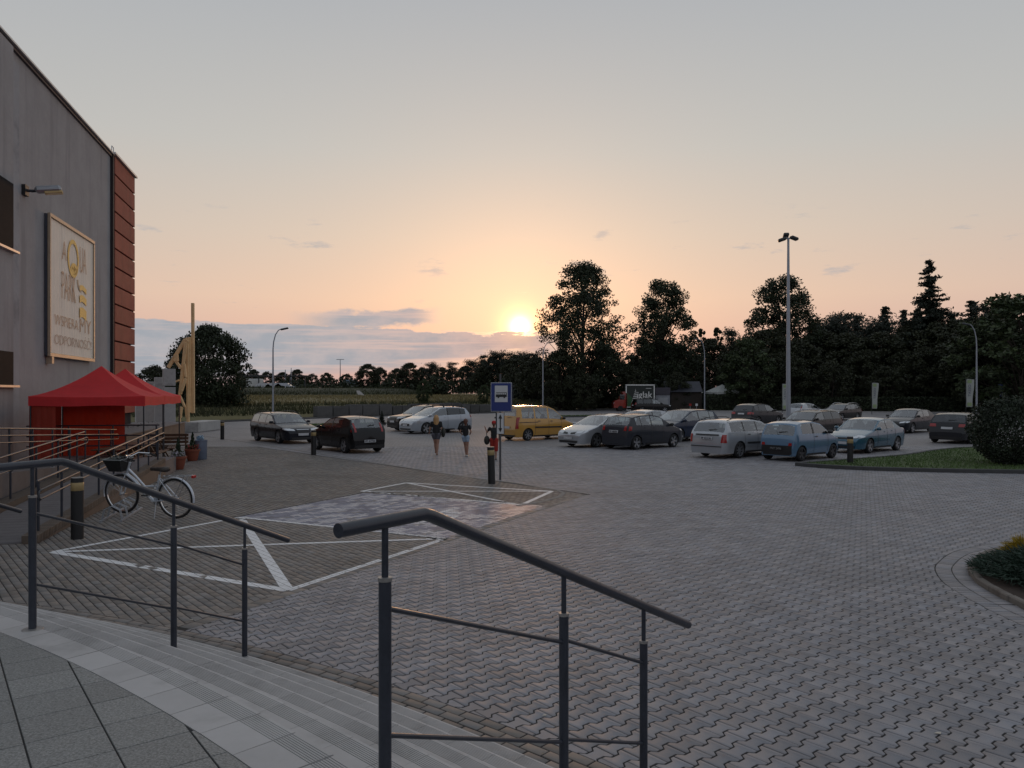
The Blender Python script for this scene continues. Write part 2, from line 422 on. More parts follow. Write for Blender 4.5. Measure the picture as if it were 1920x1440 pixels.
P_L, P_W, P_T = .2025, .147, .020
def bone(gap=.0082):
    g2 = .0045
    cols = [-.5*P_L+g2, -.066, -.036, .036, .066, .5*P_L-g2]; hw = [P_W/2+P_T-gap, P_W/2+P_T-gap, P_W/2-P_T-gap, P_W/2-P_T-gap, P_W/2+P_T-gap, P_W/2+P_T-gap]
    return cols, hw
def bone_mesh():
    cols, hw = bone(); b = .0022; V = []
    for z, s_ in ((0, b), (-.0025, 0), (-.022, 0)):
        for k, (c, h) in enumerate(zip(cols, hw)):
            cc = c+(s_ if k == 0 else -s_ if k == 5 else 0)
            V += [(cc, -(h-s_), z), (cc, h-s_, z)]
    F = [(2*k, 2*k+2, 2*k+3, 2*k+1) for k in range(5)]
    ring = [0, 2, 4, 6, 8, 10, 11, 9, 7, 5, 3, 1]
    for lv in range(2):
        for i in range(12):
            a, b_ = ring[i], ring[(i+1) % 12]; F.append((a+12*lv, a+12*(lv+1), b_+12*(lv+1), b_+12*lv))
    return np.array(V), np.array(F), ring
def brick_mesh(lx, ly, gap=.003, b=.0022):
    x, y = lx/2-gap, ly/2-gap; V = []
    for z, s_ in ((0, b), (-.0025, 0), (-.022, 0)):
        V += [(-x+s_, -y+s_, z), (x-s_, -y+s_, z), (x-s_, y-s_, z), (-x+s_, y-s_, z)]
    F = [(0, 1, 2, 3)]+[(i+4*l, i+4*(l+1), (i+1) % 4+4*(l+1), (i+1) % 4+4*l) for l in range(2) for i in range(4)]
    return np.array(V), np.array(F)
def place(V, c, ang, z=0.0):
    ca, sa = math.cos(ang), math.sin(ang)
    return np.c_[V[:, 0]*ca-V[:, 1]*sa+c[0], V[:, 0]*sa+V[:, 1]*ca+c[1], V[:, 2]+z]
def cut_piece(mb, poly, z=0.0):
    """a cut paver: bevelled top"""
    if len(poly) < 3 or abs(area(poly)) < .0006: return
    if area(poly) < 0: poly = poly[::-1]
    c = np.mean(poly, 0); k = len(poly)
    top = [(p[0]+(c[0]-p[0])*.05, p[1]+(c[1]-p[1])*.05, z) for p in poly]
    mb.add(top+[(p[0], p[1], z-.006) for p in poly]+[(p[0], p[1], z-.02) for p in poly],
           [tuple(range(k))]+[(i+k*l, i+k*(l+1), (i+1) % k+k*(l+1), (i+1) % k+k*l) for l in range(2) for i in range(k)])

bed = tag(MB().quad((NX0, NY0-8, -.0052), (NX1, NY0-8, -.0052), (NX1, NY1, -.0052), (NX0, NY1, -.0052)).build('pavement', SAND), 'grey interlocking paving of the car park', None, kind='structure')
BV_, BF_, BRING = bone_mesh()
O0 = np.array([1.849, 5.959]); e1, e2 = np.array(E1), np.array(E2)
bone_me = arr_mesh('paver', BV_, BF_, PAVER)
whole = []; cuts = MB(); paint_polys = []
cols_, hw_ = bone()
outline = [(c, -h) for c, h in zip(cols_, hw_)]+[(c, h) for c, h in zip(cols_[::-1], hw_[::-1])]
iv = int(52/P_L); jv = int(52/P_W)
I, J = np.meshgrid(np.arange(-iv, iv), np.arange(-jv, jv), indexing='ij')
CEN = O0+((I+.5*(J % 2)).reshape(-1, 1)*P_L)*e1+(J.reshape(-1, 1)*P_W)*e2
keep = (np.abs(CEN[:, 0]) < .70*CEN[:, 1]+2.2) & (CEN[:, 0] > NX0) & (CEN[:, 0] < NX1) & (CEN[:, 1] > NY0) & (CEN[:, 1] < NY1+.06)
keep &= np.linalg.norm(CEN-SC0, axis=1) > R_PAVE-.12
CEN = CEN[keep]
ca, sa = math.cos(LAT), math.sin(LAT)
for c in CEN:
    r = c-BC; u, v = float(BU @ r), float(BV @ r)
    lim = []                                            # half planes that cut this piece
    inbay = -4.93-.12 < u < .12 and -.12 < v < 4.39
    left = (u < -.14) and not inbay and (KN @ c < KC-.14)
    if left: continue
    if inbay:
        if u < -4.8: lim.append((-BU, -float(BU @ bay(-4.9, 0))))
        if v < .14: lim.append((-BV, -float(BV @ bay(0, 0.04))))
        if v > 4.12: lim.append((BV, float(BV @ bay(0, 4.24))))
    elif u < .34 and KN @ c < KC: lim.append((-BU, -float(BU @ bay(.18, 0))))
    elif u < .2 and KN @ c < KC+.14: lim.append((-KN, -KC-.05))
    d = c-SC0; rr = np.linalg.norm(d)
    if rr < R_PAVE+.13: n_ = d/rr; lim.append((-n_, -(float(n_ @ SC0)+R_PAVE)))
    if c[0] > 4.8:
        s_, n_, q_ = plant_side(c)
        if s_ > .14: continue
        if s_ > -.14: lim.append((n_, float(n_ @ q_)-.004))
    dz = rng.normal(0, .0011)
    if not lim: whole.append((c[0], c[1], dz))
    else:
        poly = [(c[0]+x*ca-y*sa, c[1]+x*sa+y*ca) for x, y in outline]
        for n_, cc in lim: poly = clip(poly, n_, cc)
        if len(poly) > 2: cut_piece(cuts, poly, dz)
    if -5.1 < u < .2 and -.2 < v < 4.4:
        paint_polys.append([(c[0]+x*ca-y*sa, c[1]+x*sa+y*ca) for x, y in outline])
whole = np.array(whole)
vis = (np.abs(whole[:, 0]) < .66*whole[:, 1]) & (whole[:, 1] > 4.7)
dist = np.hypot(whole[:, 0], whole[:, 1])+np.where(vis, 0, 1000)
order = np.argsort(dist)
for i in order[:300]:
    o = bpy.data.objects.new('paver', bone_me); link(o, bed); o.location = whole[i]; o.rotation_euler = (rng.normal(0, .003), rng.normal(0, .003), LAT+rng.normal(0, .006))
rest = whole[order[300:]]
nv = len(BV_); ang = LAT+rng.normal(0, .005, len(rest))
VV = np.empty((len(rest), nv, 3))
VV[:, :, 0] = BV_[:, 0]*np.cos(ang)[:, None]-BV_[:, 1]*np.sin(ang)[:, None]+rest[:, :1]
VV[:, :, 1] = BV_[:, 0]*np.sin(ang)[:, None]+BV_[:, 1]*np.cos(ang)[:, None]+rest[:, 1:2]
tl = rng.normal(0, .003, (len(rest), 2))
VV[:, :, 2] = BV_[:, 2]+rest[:, 2:3]+BV_[:, 0]*tl[:, :1]+BV_[:, 1]*tl[:, 1:]
near = rest[:, 1] < 15.5
Vn = VV[near]; tag(obj('paver_field', arr_mesh('paver_field', Vn.reshape(-1, 3), (BF_[None]+np.arange(len(Vn))[:, None, None]*nv).reshape(-1, 4), PAVER), bed), kind='stuff')
Vf = VV[~near][:, :24]; tag(obj('paver_field', arr_mesh('paver_field', Vf.reshape(-1, 3), (BF_[None, :17]+np.arange(len(Vf))[:, None, None]*24).reshape(-1, 4), PAVER), bed), kind='stuff')

tag(cuts.build('cut_pavers', PAVER, bed), kind='stuff')

# ---- brick paving on the left, laid 20 x 10
bbed = tag(MB().quad((NX0, NY0-7, -.0047), (1.5, NY0-7, -.0047), (1.5, NY1-.02, -.0047), (NX0, NY1-.02, -.0047)).build('brick_paving', SAND), 'brownish brick paving beside the entrance ramp', None, kind='structure')
V2, F2 = brick_mesh(.2, .1, .0060)
brick_me = arr_mesh('brick', V2, F2, BRICK)
I, J = np.meshgrid(np.arange(-520, 520), np.arange(-260, 260), indexing='ij')
CB = O0+(I.reshape(-1, 1)*.1)*e1+((J+.5*(I % 2)).reshape(-1, 1)*.2)*e2
keep = (np.abs(CB[:, 0]) < .70*CB[:, 1]+2.2) & (CB[:, 0] > NX0) & (CB[:, 0] < 2) & (CB[:, 0] > -.66*CB[:, 1]-2) & (CB[:, 1] > NY0) & (CB[:, 1] < NY1+.06)
keep &= np.linalg.norm(CB-SC0, axis=1) > R_PAVE-.1
CB = CB[keep]; bw = []; bcut = MB(); brick_polys = []
rect = [(-.047, -.097), (.047, -.097), (.047, .097), (-.047, .097)]
for c in CB:
    r = c-BC; u, v = float(BU @ r), float(BV @ r)
    if u > .1 or KN @ c > KC+.1: continue
    inb = u > -4.93 and 0 <= v <= 4.27
    if u > -4.85 and .1 < v < 4.17: continue
    lim = []
    if u > -.12: lim.append((BU, float(BU @ bay(0, 0))))
    if KN @ c > KC-.12: lim.append((KN, KC-.05))
    if u > -5.03 and -.1 < v < .1: lim.append((BV, float(BV @ bay(0, 0))))
    elif u > -5.03 and 4.17 <= v < 4.37: lim.append((-BV, -float(BV @ bay(0, 4.27))))
    elif -5.03 < u < -4.83 and -.1 < v < 4.37: lim.append((BU, float(BU @ bay(-4.93, 0))))
    d = c-SC0; rr = np.linalg.norm(d)
    if rr < R_PAVE+.1: n_ = d/rr; lim.append((-n_, -(float(n_ @ SC0)+R_PAVE)))
    poly = [(c[0]+x*ca-y*sa, c[1]+x*sa+y*ca) for x, y in rect]
    dz = rng.normal(0, .0013)
    if lim:
        for n_, cc in lim: poly = clip(poly, n_, cc)
        if len(poly) > 2: cut_piece(bcut, poly, dz)
    else: bw.append((c[0], c[1], dz))
    if -5.4 < u < .1 and -4.3 < v < 7: brick_polys.append(poly)
bw = np.array(bw)
vis = np.abs(bw[:, 0]) < .66*bw[:, 1]
order = np.argsort(np.hypot(bw[:, 0], bw[:, 1])+np.where(vis, 0, 1000))
for i in order[:300]:
    o = bpy.data.objects.new('brick', brick_me); link(o, bbed); o.location = bw[i]; o.rotation_euler = (rng.normal(0, .008), rng.normal(0, .008), LAT+math.pi/2+rng.normal(0, .008))
def scatter_boxes(V, F, P, ang):
    VV = np.empty((len(P), len(V), 3)); a = np.broadcast_to(ang, (len(P),))
    VV[:, :, 0] = V[:, 0]*np.cos(a)[:, None]-V[:, 1]*np.sin(a)[:, None]+P[:, :1]
    VV[:, :, 1] = V[:, 0]*np.sin(a)[:, None]+V[:, 1]*np.cos(a)[:, None]+P[:, 1:2]
    VV[:, :, 2] = V[:, 2]+P[:, 2:3]
    return VV.reshape(-1, 3), (F[None]+np.arange(len(P))[:, None, None]*len(V)).reshape(-1, F.shape[1])
rb_ = bw[order[300:]]; nb_ = rb_[rb_[:, 1] < 15.5]; fb_ = rb_[rb_[:, 1] >= 15.5]
V_, F_ = scatter_boxes(V2[:4], F2[:1], fb_, LAT+math.pi/2); tag(obj('brick_field', arr_mesh('brick_field', V_, F_, BRICK), bbed), kind='stuff')
V_, F_ = scatter_boxes(V2, F2, nb_, LAT+math.pi/2)
tag(obj('brick_field', arr_mesh('brick_field', V_, F_, BRICK), bbed), kind='stuff')
tag(bcut.build('cut_bricks', BRICK, bbed), kind='stuff')

# soldier course between brick and interlocking paving
course = tag(bpy.data.objects.new('soldier_course_paving', None), 'straight course of dark bricks along the hatched and blue bays', None, kind='structure'); COL.objects.link(course)
V4, F4 = brick_mesh(.2, .17, .0035); sold = arr_mesh('brick', V4, F4, BRICK)
v_ = -8.0
while v_ < 7.4:
    c = bay(.09, v_)
    if np.linalg.norm(c-SC0) > R_PAVE+.02 and KN @ c < KC-.1:
        o = bpy.data.objects.new('brick', sold); link(o, course); o.location = (c[0], c[1], rng.normal(0, .001)); o.rotation_euler = (0, 0, math.atan2(BV[1], BV[0]))
        brick_polys.append([tuple(c+BV*a+BU*b) for a, b in ((-.0965, -.0815), (.0965, -.0815), (.0965, .0815), (-.0965, .0815))])
    v_ += .203
# ---- brick courses that follow the foot of the stair
cbed = tag(MB().build('stair_border', SAND) if False else bpy.data.objects.new('stair_border_paving', None), 'curved courses of brick paving along the foot of the steps', None, kind='structure')
COL.objects.link(cbed); n_obj = 0; rest_b = []
for row in range(5):
    rr = R_OUT+.012+.1*(row+.5); dph = .203/rr
    k = 0; ph = R(40)
    ph += (row % 2)*dph/2
    while ph < R(76):
        c = SC0+rr*np.array([math.cos(ph), math.sin(ph)])
        if in_view(c, 1.0): rest_b.append((c[0], c[1], rng.normal(0, .0013), ph+math.pi/2))
        ph += dph
rest_b = np.array(rest_b)
order = np.argsort(np.hypot(rest_b[:, 0], rest_b[:, 1])+np.where((np.abs(rest_b[:, 0]) < .67*rest_b[:, 1]) & (rest_b[:, 1] > 4.5), 0, 1000))
for i in order[:300]:
    o = bpy.data.objects.new('brick', brick_me); link(o, cbed); o.location = rest_b[i, :3]; o.rotation_euler = (rng.normal(0, .008), rng.normal(0, .008), rest_b[i, 3]+rng.normal(0, .01))
V_, F_ = scatter_boxes(V2, F2, rest_b[order[300:], :3], rest_b[order[300:], 3])
tag(obj('brick_courses', arr_mesh('brick_courses', V_, F_, BRICK), cbed), kind='stuff')

# ---- double ring of bricks round the planter
ring = tag(bpy.data.objects.new('planter_border_paving', None), 'double ring of narrow bricks round the planting bed', None, kind='structure'); COL.objects.link(ring)
V3, F3 = brick_mesh(.2, .1, .004); ringb = arr_mesh('brick', V3, F3, PAVER)
nr = 0
for row in range(2):
    s_ = 2.2
    while s_ < seg[-1]-.2:
        p, d, nrm = plant_at(s_); c = p+nrm*(.105+.205*row)
        if in_view(c, .8) and nr < 300:
            o = bpy.data.objects.new('brick', ringb); link(o, ring); o.location = (c[0], c[1], rng.normal(0, .001)); o.rotation_euler = (0, 0, math.atan2(nrm[1], nrm[0])); nr += 1
        s_ += .104*(1.0+.0*row)

# ---- painted bay markings, kept to the tops of the pavers
PAINT = pm('worn_white_paint', (.72, .72, .73), .6, 0, .12, 3, stain=((.36, .35, .34), .5), stain_scale=3.0, coords='World')
def line_quad(p, q, w):
    p, q = np.array(p), np.array(q); d = (q-p)/np.linalg.norm(q-p); n_ = np.array([-d[1], d[0]])*w/2
    return [tuple(p-n_), tuple(q-n_), tuple(q+n_), tuple(p+n_)]
def paint(mb, polys, quad, z=.0022):
    if area(quad) < 0: quad = quad[::-1]
    hs = []
    for i in range(len(quad)):
        a, b = np.array(quad[i]), np.array(quad[(i+1) % len(quad)]); d = b-a; n_ = np.array([d[1], -d[0]]); hs.append((n_, float(n_ @ a)))
    qc = np.mean(quad, 0); qr = max(np.linalg.norm(np.array(p)-qc) for p in quad)
    for poly in polys:
        if len(poly) < 3 or math.hypot(poly[0][0]-qc[0], poly[0][1]-qc[1]) > qr+.3: continue
        q = poly
        for n_, c in hs:
            q = clip(q, n_, c)
            if len(q) < 3: break
        if len(q) > 2 and abs(area(q)) > 2e-5:
            if area(q) < 0: q = q[::-1]
            mb.add([(x, y, z) for x, y in q], [tuple(range(len(q)))])
def bp_(u, v): return tuple(bay(u, v))
A_, B_, C_, D_ = (-7.15, 11.98), (-2.81, 9.66), (-1.13, 13.07), (-5.40, 15.29)
E_, F_2, G_, H_ = (-3.77, 19.30), (-2.9, 21.1), (1.0, 19.3), (.40, 16.9)
mb = MB(); allp = brick_polys+paint_polys
for k_, (p, q, w) in enumerate(((A_, B_, .14), (B_, C_, .11), (C_, D_, .11), (D_, A_, .11), (A_, C_, .11), (D_, B_, .15))): paint(mb, allp, line_quad(p, q, w), .0022+.0004*k_)
tag(mb.build('bay_marking', PAINT), 'white outline with diagonals of the nearest hatched bay', None, kind='structure')
mb = MB()
for k_, (p, q, w) in enumerate(((E_, F_2, .12), (F_2, G_, .12), (G_, (.2, 16.95), .12), (E_, (.2, 17.0), .12), (E_, G_, .10), (F_2, (.05, 17.15), .10))): paint(mb, allp, line_quad(p, q, w), .0022+.0004*k_)
tag(mb.build('bay_marking', PAINT), 'white outline with diagonals of the hatched strip by the bus sign', None, kind='structure')
def blue_material():
    m = bpy.data.materials.new('worn_blue_paint'); m.use_nodes = True; t = m.node_tree; q = G(t); b = t.nodes['Principled BSDF']
    pos = t.nodes.new('ShaderNodeNewGeometry').outputs['Position']
    isl = t.nodes.new('ShaderNodeNewGeometry').outputs['Random Per Island']
    n1 = q.noise(pos, .9, 6, .65); n2 = q.noise(pos, 16, 4, .6)
    f = q.m('ADD', q.m('MULTIPLY', n1, .45), q.m('ADD', q.m('MULTIPLY', n2, .3), q.m('MULTIPLY', isl, .75)))
    c = q.ramp(q.map(f, .4, 1.1, 0., 1., False), [(0, (.055, .075, .14)), (.35, (.12, .15, .24)), (.6, (.27, .29, .36)), (1, (.46, .46, .49))])
    t.links.new(c, b.inputs['Base Color']); b.inputs['Roughness'].default_value = .5; return m
BLUEP = blue_material(); mb = MB()
paint(mb, paint_polys, [bp_(-4.86, .09), bp_(-.02, .09), bp_(-.02, 4.18), bp_(-4.86, 4.18)], .0017)
tag(mb.build('blue_bay_paint', BLUEP), 'worn blue paint of the disabled parking bay', None, kind='structure')
mb = MB()   # pale wheelchair symbol in the blue bay
cc = np.array(bay(-1.55, 1.9))
def sy(x, y): return tuple(cc+BU*x*1.25+BV*y*1.25)
import itertools
for a in range(3, 22): paint(mb, paint_polys, line_quad(sy(.42*math.cos(a*.285), .42*math.sin(a*.285)-.15), sy(.42*math.cos((a+1)*.285), .42*math.sin((a+1)*.285)-.15), .11), .0040+.0003*(a % 3))
for p, q in (((0, .75), (0, .2)), ((0, .2), (.4, .2)), ((.4, .2), (.55, -.5)), ((0, .45), (.35, .45)), ((-.06, .9), (.06, .9))): paint(mb, paint_polys, line_quad(sy(*p), sy(*q), .13), .0052+.0004*p[1])
tag(mb.build('wheelchair_symbol', PAINT), 'pale worn wheelchair symbol painted in the blue bay', None, kind='structure')
# small white tyre-scuffed mark in the hatched bay
# ---- flush kerb lines
DARKJ = pm('dark_joint_strip', (.03, .03, .032), .8)
KERB = pm('kerb_concrete', (.20, .19, .18), .8, 0, .15, 4, .2, 50, coords='World', stain=((.1, .1, .1), .4))
def kerb(path, w, h, name, label, mat=None, z0=-.03, closed=False):
    P = [np.array(p, float) for p in path]; L = []; Rr = []; n = len(P)
    for i in range(n):
        a = P[(i-1) % n] if closed or i > 0 else P[i]; b = P[(i+1) % n] if closed or i < n-1 else P[i]
        d = b-a; d /= np.linalg.norm(d); nn = np.array([-d[1], d[0]])*w/2; L.append(P[i]+nn); Rr.append(P[i]-nn)
    mb = MB(); m = n if closed else n-1
    for i in range(m):
        j = (i+1) % n; b = .012 if h > .04 else 0
        v = [(*L[i], z0), (*Rr[i], z0), (*L[j], z0), (*Rr[j], z0), (*L[i], h-b), (*Rr[i], h-b), (*L[j], h-b), (*Rr[j], h-b)]
        ci, cj = (L[i]+Rr[i])/2, (L[j]+Rr[j])/2; k = 1-2*b/w
        v += [(*(ci+(L[i]-ci)*k), h), (*(ci+(Rr[i]-ci)*k), h), (*(cj+(L[j]-cj)*k), h), (*(cj+(Rr[j]-cj)*k), h)]
        mb.add(v, [(0, 2, 6, 4), (3, 1, 5, 7), (4, 6, 10, 8), (7, 5, 9, 11), (8, 10, 11, 9)]+([(0, 4, 8, 9, 5, 1), (2, 3, 7, 11, 10, 6)] if not closed else []))
    return tag(mb.build(name, mat or KERB), label, None, kind='structure')
k0, k1 = np.array([-.9, 22.0]), np.array([-13.2, 38.2])
kerb([(.12, 16.85), (.72, 17.55), (1.12, 18.3), (1.28, 18.95), (1.15, 19.55), (.6, 20.3), (.1, 21.05), tuple(k0), (-5, 27.3), (-9, 32.6), tuple(k1), (-19, 45.5)], .10, .006, 'flush_kerb', 'thin pale flush kerb crossing the paving before the parked cars')
for (pa, pb) in ((bay(-4.915, 0), bay(-4.915, 4.25)),):
    kerb([tuple(pa), tuple(pb)], .05, .004, 'flush_kerb', 'dark joint strip along the far side of the blue bay', DARKJ)

# small pale scraps and dry leaves lying on the paving
r_ = np.random.default_rng(91); n = 260; yy = r_.uniform(5.5, 20, n); xx = r_.uniform(-.6, .62, n)*yy; keep = np.hypot(xx-SC0[0], yy-SC0[1]) > R_PAVE
C = np.c_[xx, yy][keep]; n = len(C); a = r_.uniform(0, 6.28, n); s1 = r_.uniform(.006, .020, n); V = np.zeros((n, 4, 3))
for k_ in range(4):
    t = a+k_*math.pi/2+r_.uniform(-.4, .4, n); V[:, k_, 0] = C[:, 0]+s1*np.cos(t)*(1+.8*(k_ % 2)); V[:, k_, 1] = C[:, 1]+s1*np.sin(t); V[:, k_, 2] = .006+r_.uniform(0, .004, n)
tag(obj('litter', arr_mesh('litter', V.reshape(-1, 3), np.arange(4*n).reshape(n, 4), pm('pale_scraps', (.34, .31, .26), .8, rnd=.5))), 'tiny pale scraps and dry leaves scattered on the paving', 'litter', kind='stuff')
# ================================================================== STAIR AND LANDING
TILE = pm('pale_step_tile', (.42, .41, .405), .55, 0, .10, 3.0, .12, 300, rnd=.06, stain=((.18, .175, .17), .35), stain_scale=2.0, coords='World', spec=.4)
LTILE = pm('granite_grain_tile', (.225, .228, .22), .6, 0, .75, 95.0, .5, 160, rnd=.10, coords='World', stain=((.17, .17, .165), .4), stain_scale=1.3)
GROUT = pm('dark_grout', (.035, .034, .033), .9)
def sector(mb, r0, r1, z0, z1, a0, a1, n=60):
    A = np.linspace(a0, a1, n); vs = []
    for a in A:
        c, s_ = math.cos(a), math.sin(a)
        for r, z in ((r0, z0), (r1, z0), (r1, z1), (r0, z1)): vs.append((SC0[0]+r*c, SC0[1]+r*s_, z))
    fs = []
    for i in range(n-1):
        for k in range(4): fs.append((4*i+k, 4*i+(k+1) % 4, 4*i+4+(k+1) % 4, 4*i+4+k))
    fs += [(0, 1, 2, 3), (4*n-4, 4*n-1, 4*n-2, 4*n-3)]
    mb.add(vs, fs)
A0, A1 = R(18), R(84)
mb = MB()
for k in range(NST):
    r0 = SR0+TREAD*(k-1) if k else SR0-.35
    sector(mb, r0-.01*k, SR0+TREAD*k-.006, -.05 if k == NST-1 else LAND-RISE*(k+2), LAND-RISE*k-.020, A0, A1)
stairs = tag(mb.build('stairs', pm('step_riser', (.2, .195, .19), .7, 0, .15, 3, coords='World')), 'curved flight of six pale tiled steps', None, kind='structure')
mb = MB(); sector(mb, 4.0, SR0-.30, -.05, LAND-.0055, R(0), R(100), 80)
landing = tag(mb.build('landing', GROUT), 'raised landing with dark granular tiles at the top of the steps', None, kind='structure')
def tread_mesh(w, depth, groove=True):
    prof = [(0, -.02), (0, 0)]
    if groove:
        y = depth-.118
        for i in range(8):
            prof += [(y, 0), (y+.001, -.0045), (y+.005, -.0045), (y+.006, 0)]; y += .0128
    prof += [(depth-.006, 0), (depth, -.006), (depth, -.02)]
    mb = MB(); n = len(prof)
    vs = [(sx*w/2, y, z) for sx in (-1, 1) for y, z in prof]
    fs = [(i, i+1, n+i+1, n+i) for i in range(n-1)]+[(n-1, 0, n, 2*n-1)]+[tuple(range(n-1, -1, -1)), tuple(range(n, 2*n))]
    mb.add(vs, fs); return mb.mesh('tread_tile', TILE)
nt = 0
for k in range(NST):
    rk = SR0+TREAD*k; dph = .3035/(SR0-.15) if k == 0 else .3035/rk
    depth = .300 if k == 0 else TREAD+.004
    me = tread_mesh(.2985 if k else .2965, depth)
    ph = R(41.5)+(.4*dph if k % 2 else 0)
    while ph < R(74):
        c = SC0+(rk-depth)*np.array([math.cos(ph), math.sin(ph)])
        if abs(c[0]) < .72*c[1]+1.2:
            o = bpy.data.objects.new('tread_tile', me); link(o, stairs); o.location = (c[0], c[1], LAND-RISE*k+rng.normal(0, .0005)); o.rotation_euler = (0, 0, ph-math.pi/2)
        ph += dph
# landing tiles, cut to the curve
la = R(-52.6); ta, tb = np.array([math.cos(la), math.sin(la)]), np.array([-math.sin(la), math.cos(la)])
O1 = np.array([-2.304, 3.587]); ts = .3045
for i in range(-14, 22):
    for j in range(-14, 8):
        c = O1+ta*(i+.5)*ts+tb*(j+.5)*ts
        if not (c[1] > .7 and abs(c[0]) < .75*c[1]+1.0): continue
        d = c-SC0; rr = np.linalg.norm(d); lim_r = SR0-.303
        if rr > lim_r+.22: continue
        hx, hy = ts/2-.0034, ts/2-.0036
        poly = [tuple(c+ta*x+tb*y) for x, y in ((-hx, -hy), (hx, -hy), (hx, hy), (-hx, hy))]
        if rr > lim_r-.22: n_ = d/rr; poly = clip(poly, n_, float(n_ @ SC0)+lim_r-.002)
        if len(poly) < 3 or abs(area(poly)) < .001: continue
        q = [(p[0]-c[0], p[1]-c[1]) for p in poly]
        if area(q) < 0: q = q[::-1]
        n = len(q); cc = np.mean(q, 0); t2 = [(p[0]+(cc[0]-p[0])*.012, p[1]+(cc[1]-p[1])*.012) for p in q]
        mb = MB().add([(x, y, 0) for x, y in t2]+[(x, y, -.003) for x, y in q]+[(x, y, -.02) for x, y in q], [tuple(range(n))]+[(a+n*l, a+n*(l+1), (a+1) % n+n*(l+1), (a+1) % n+n*l) for l in range(2) for a in range(n)])
        mb.build('floor_tile', LTILE, landing, loc=(c[0], c[1], LAND+rng.normal(0, .0004)))

# ------------------------------------------------------------------ stair handrails
RINGM = pm('bare_steel_collar', (.32, .31, .30), .4, .6, .1)
def handrail(label, p0, ang, t_bend, t_end, posts, slope, ztop=LAND+1.065, back=-.35, flange=True, r=.0255):
    d = np.array([math.cos(ang), math.sin(ang)]); p0 = np.array(p0)
    root = thing('stair_handrail', label, 'handrail', (p0[0], p0[1], 0), 0, 'handrails of the curved steps')
    P = lambda t, z: (d[0]*t, d[1]*t, z)
    zr = lambda t: ztop if t <= t_bend else ztop-(t-t_bend)*slope
    mb = MB(); mb.tube([P(back, ztop-.002), P(t_bend-.02, ztop), P(t_bend+.02, ztop-.012), P(t_end, zr(t_end))], r, 20)
    mb.build('top_rail', STEEL, root, True, 50)
    info = []
    for t, zb in posts:
        zt = zr(t); sl = zt-.205
        MB().tube([P(t, zb), P(t, sl)], .0235, 18).build('post', STEEL, root, True, 50)
        c = MB(); c.lathe([(.0262, -.010), (.0262, .004), (.012, .0045)], 20); c.build('collar', RINGM, root, True, 40, loc=P(t, sl))
        MB().tube([P(t, sl), P(t, zt-.012)], .0125, 12).build('spigot', STEEL, root, True, 50)
        if flange and t == posts[0][0]:
            f = MB(); f.lathe([(.062, 0), (.060, .005), (.028, .007)], 24); f.build('floor_flange', RINGM, root, True, 40, loc=P(t, zb))
        info.append((t, zb, zt))
    for frac in ((.70), (.27)):
        for (ta_, b0, z0), (tb_, b1, z1) in zip(info[:-1], info[1:]):
            # the bars keep nearly parallel to the flight, flatter at the landing
            a0 = b0+(z0-b0)*frac; a1 = b1+(z1-b1)*frac
            MB().tube([P(ta_+.018, a0), P(tb_-.018, a1)], .0095, 10).build('bar', STEEL, root, True, 50)
    return root
handrail('dark steel handrail with three posts at the left, bicycle behind it', (-3.09, 4.96), math.atan2(.93, .37), .22, 2.57, [(0, LAND), (1.17, LAND-3*RISE), (1.975, LAND-5*RISE)], .404)
handrail('dark steel handrail nearest the camera, thick rail end in the foreground', (-.457, 2.77), math.atan2(.81, .58), .224, 2.75, [(0, LAND), (1.22, LAND-3*RISE), (2.10, LAND-5*RISE)], .415, back=-.22)
handrail('dark handrail end poking in at the left edge of the view', (-6.42, 6.55), math.atan2(.985, .173), .25, 2.79, [(0, LAND), (1.17, LAND-3*RISE), (1.975, LAND-5*RISE)], .384)

# ================================================================== AQUA PARK BUILDING
UF = np.array([-.234, .972]); UF /= np.linalg.norm(UF); NF = np.array([UF[1], -UF[0]])    # along the facade / towards the lot
W0 = np.array([-16.0, 23.4])
def wp(t, off=0.0): p = W0+UF*t+NF*off; return float(p[0]), float(p[1])
fang = math.atan2(UF[1], UF[0])
def wall_t(px, off=0.0):
    k = (px-960)/FPX; q = W0+NF*off
    return float((k*q[1]-q[0])/(UF[0]-k*UF[1]))
def wz(py, t, off=0.0): return zat(py, wp(t, off)[1])
PLAST = pm('grey_render', (.33, .325, .335), .85, 0, .14, .9, .35, 90, stain=((.24, .235, .245), .7), stain_scale=1.1, spec=.2, streak=True)
PLAST2 = pm('blue_grey_render', (.31, .32, .345), .85, 0, .14, .9, .3, 90, stain=((.10, .105, .12), .5), stain_scale=.5)
REDP = pm('oxide_red_panel', (.30, .068, .044), .8, 0, .22, 1.3, .25, 50, rnd=.08, stain=((.17, .042, .03), .7), stain_scale=1.2, streak=True)
bld = thing('leisure_building', 'tall grey rendered building with a dark red corner at the left', 'building', (*wp(0), 0), fang)
# local frame: x along facade, y = -NF side is outward => use local y = -outward
tR = wall_t(208); H_B = wz(291, tR)
tE = wall_t(253, .14)
mb = MB(); mb.box(((-14+tR)/2+.0, 6.0, H_B/2), (tR+14, 12, H_B)); wall = mb.build('wall', PLAST, bld)
t10 = wall_t(11)
mb = MB(); mb.box(((-14+t10)/2, -.10, H_B/2-.1), (t10+14, .24, H_B-.2)); mb.build('left_wall', PLAST, bld)
mb = MB(); mb.box(((-14+tR)/2, .06, H_B+.03), (tR+14.1, .5, .06)); mb.build('roof_edge', pm('roof_flashing', (.55, .54, .53), .4, .5, .1), bld)
mb = MB(); mb.box(((-14+tR)/2, -.03, H_B-.06), (tR+14.05, .12, .09)); mb.build('fascia', pm('dark_fascia', (.06, .04, .045), .5), bld)
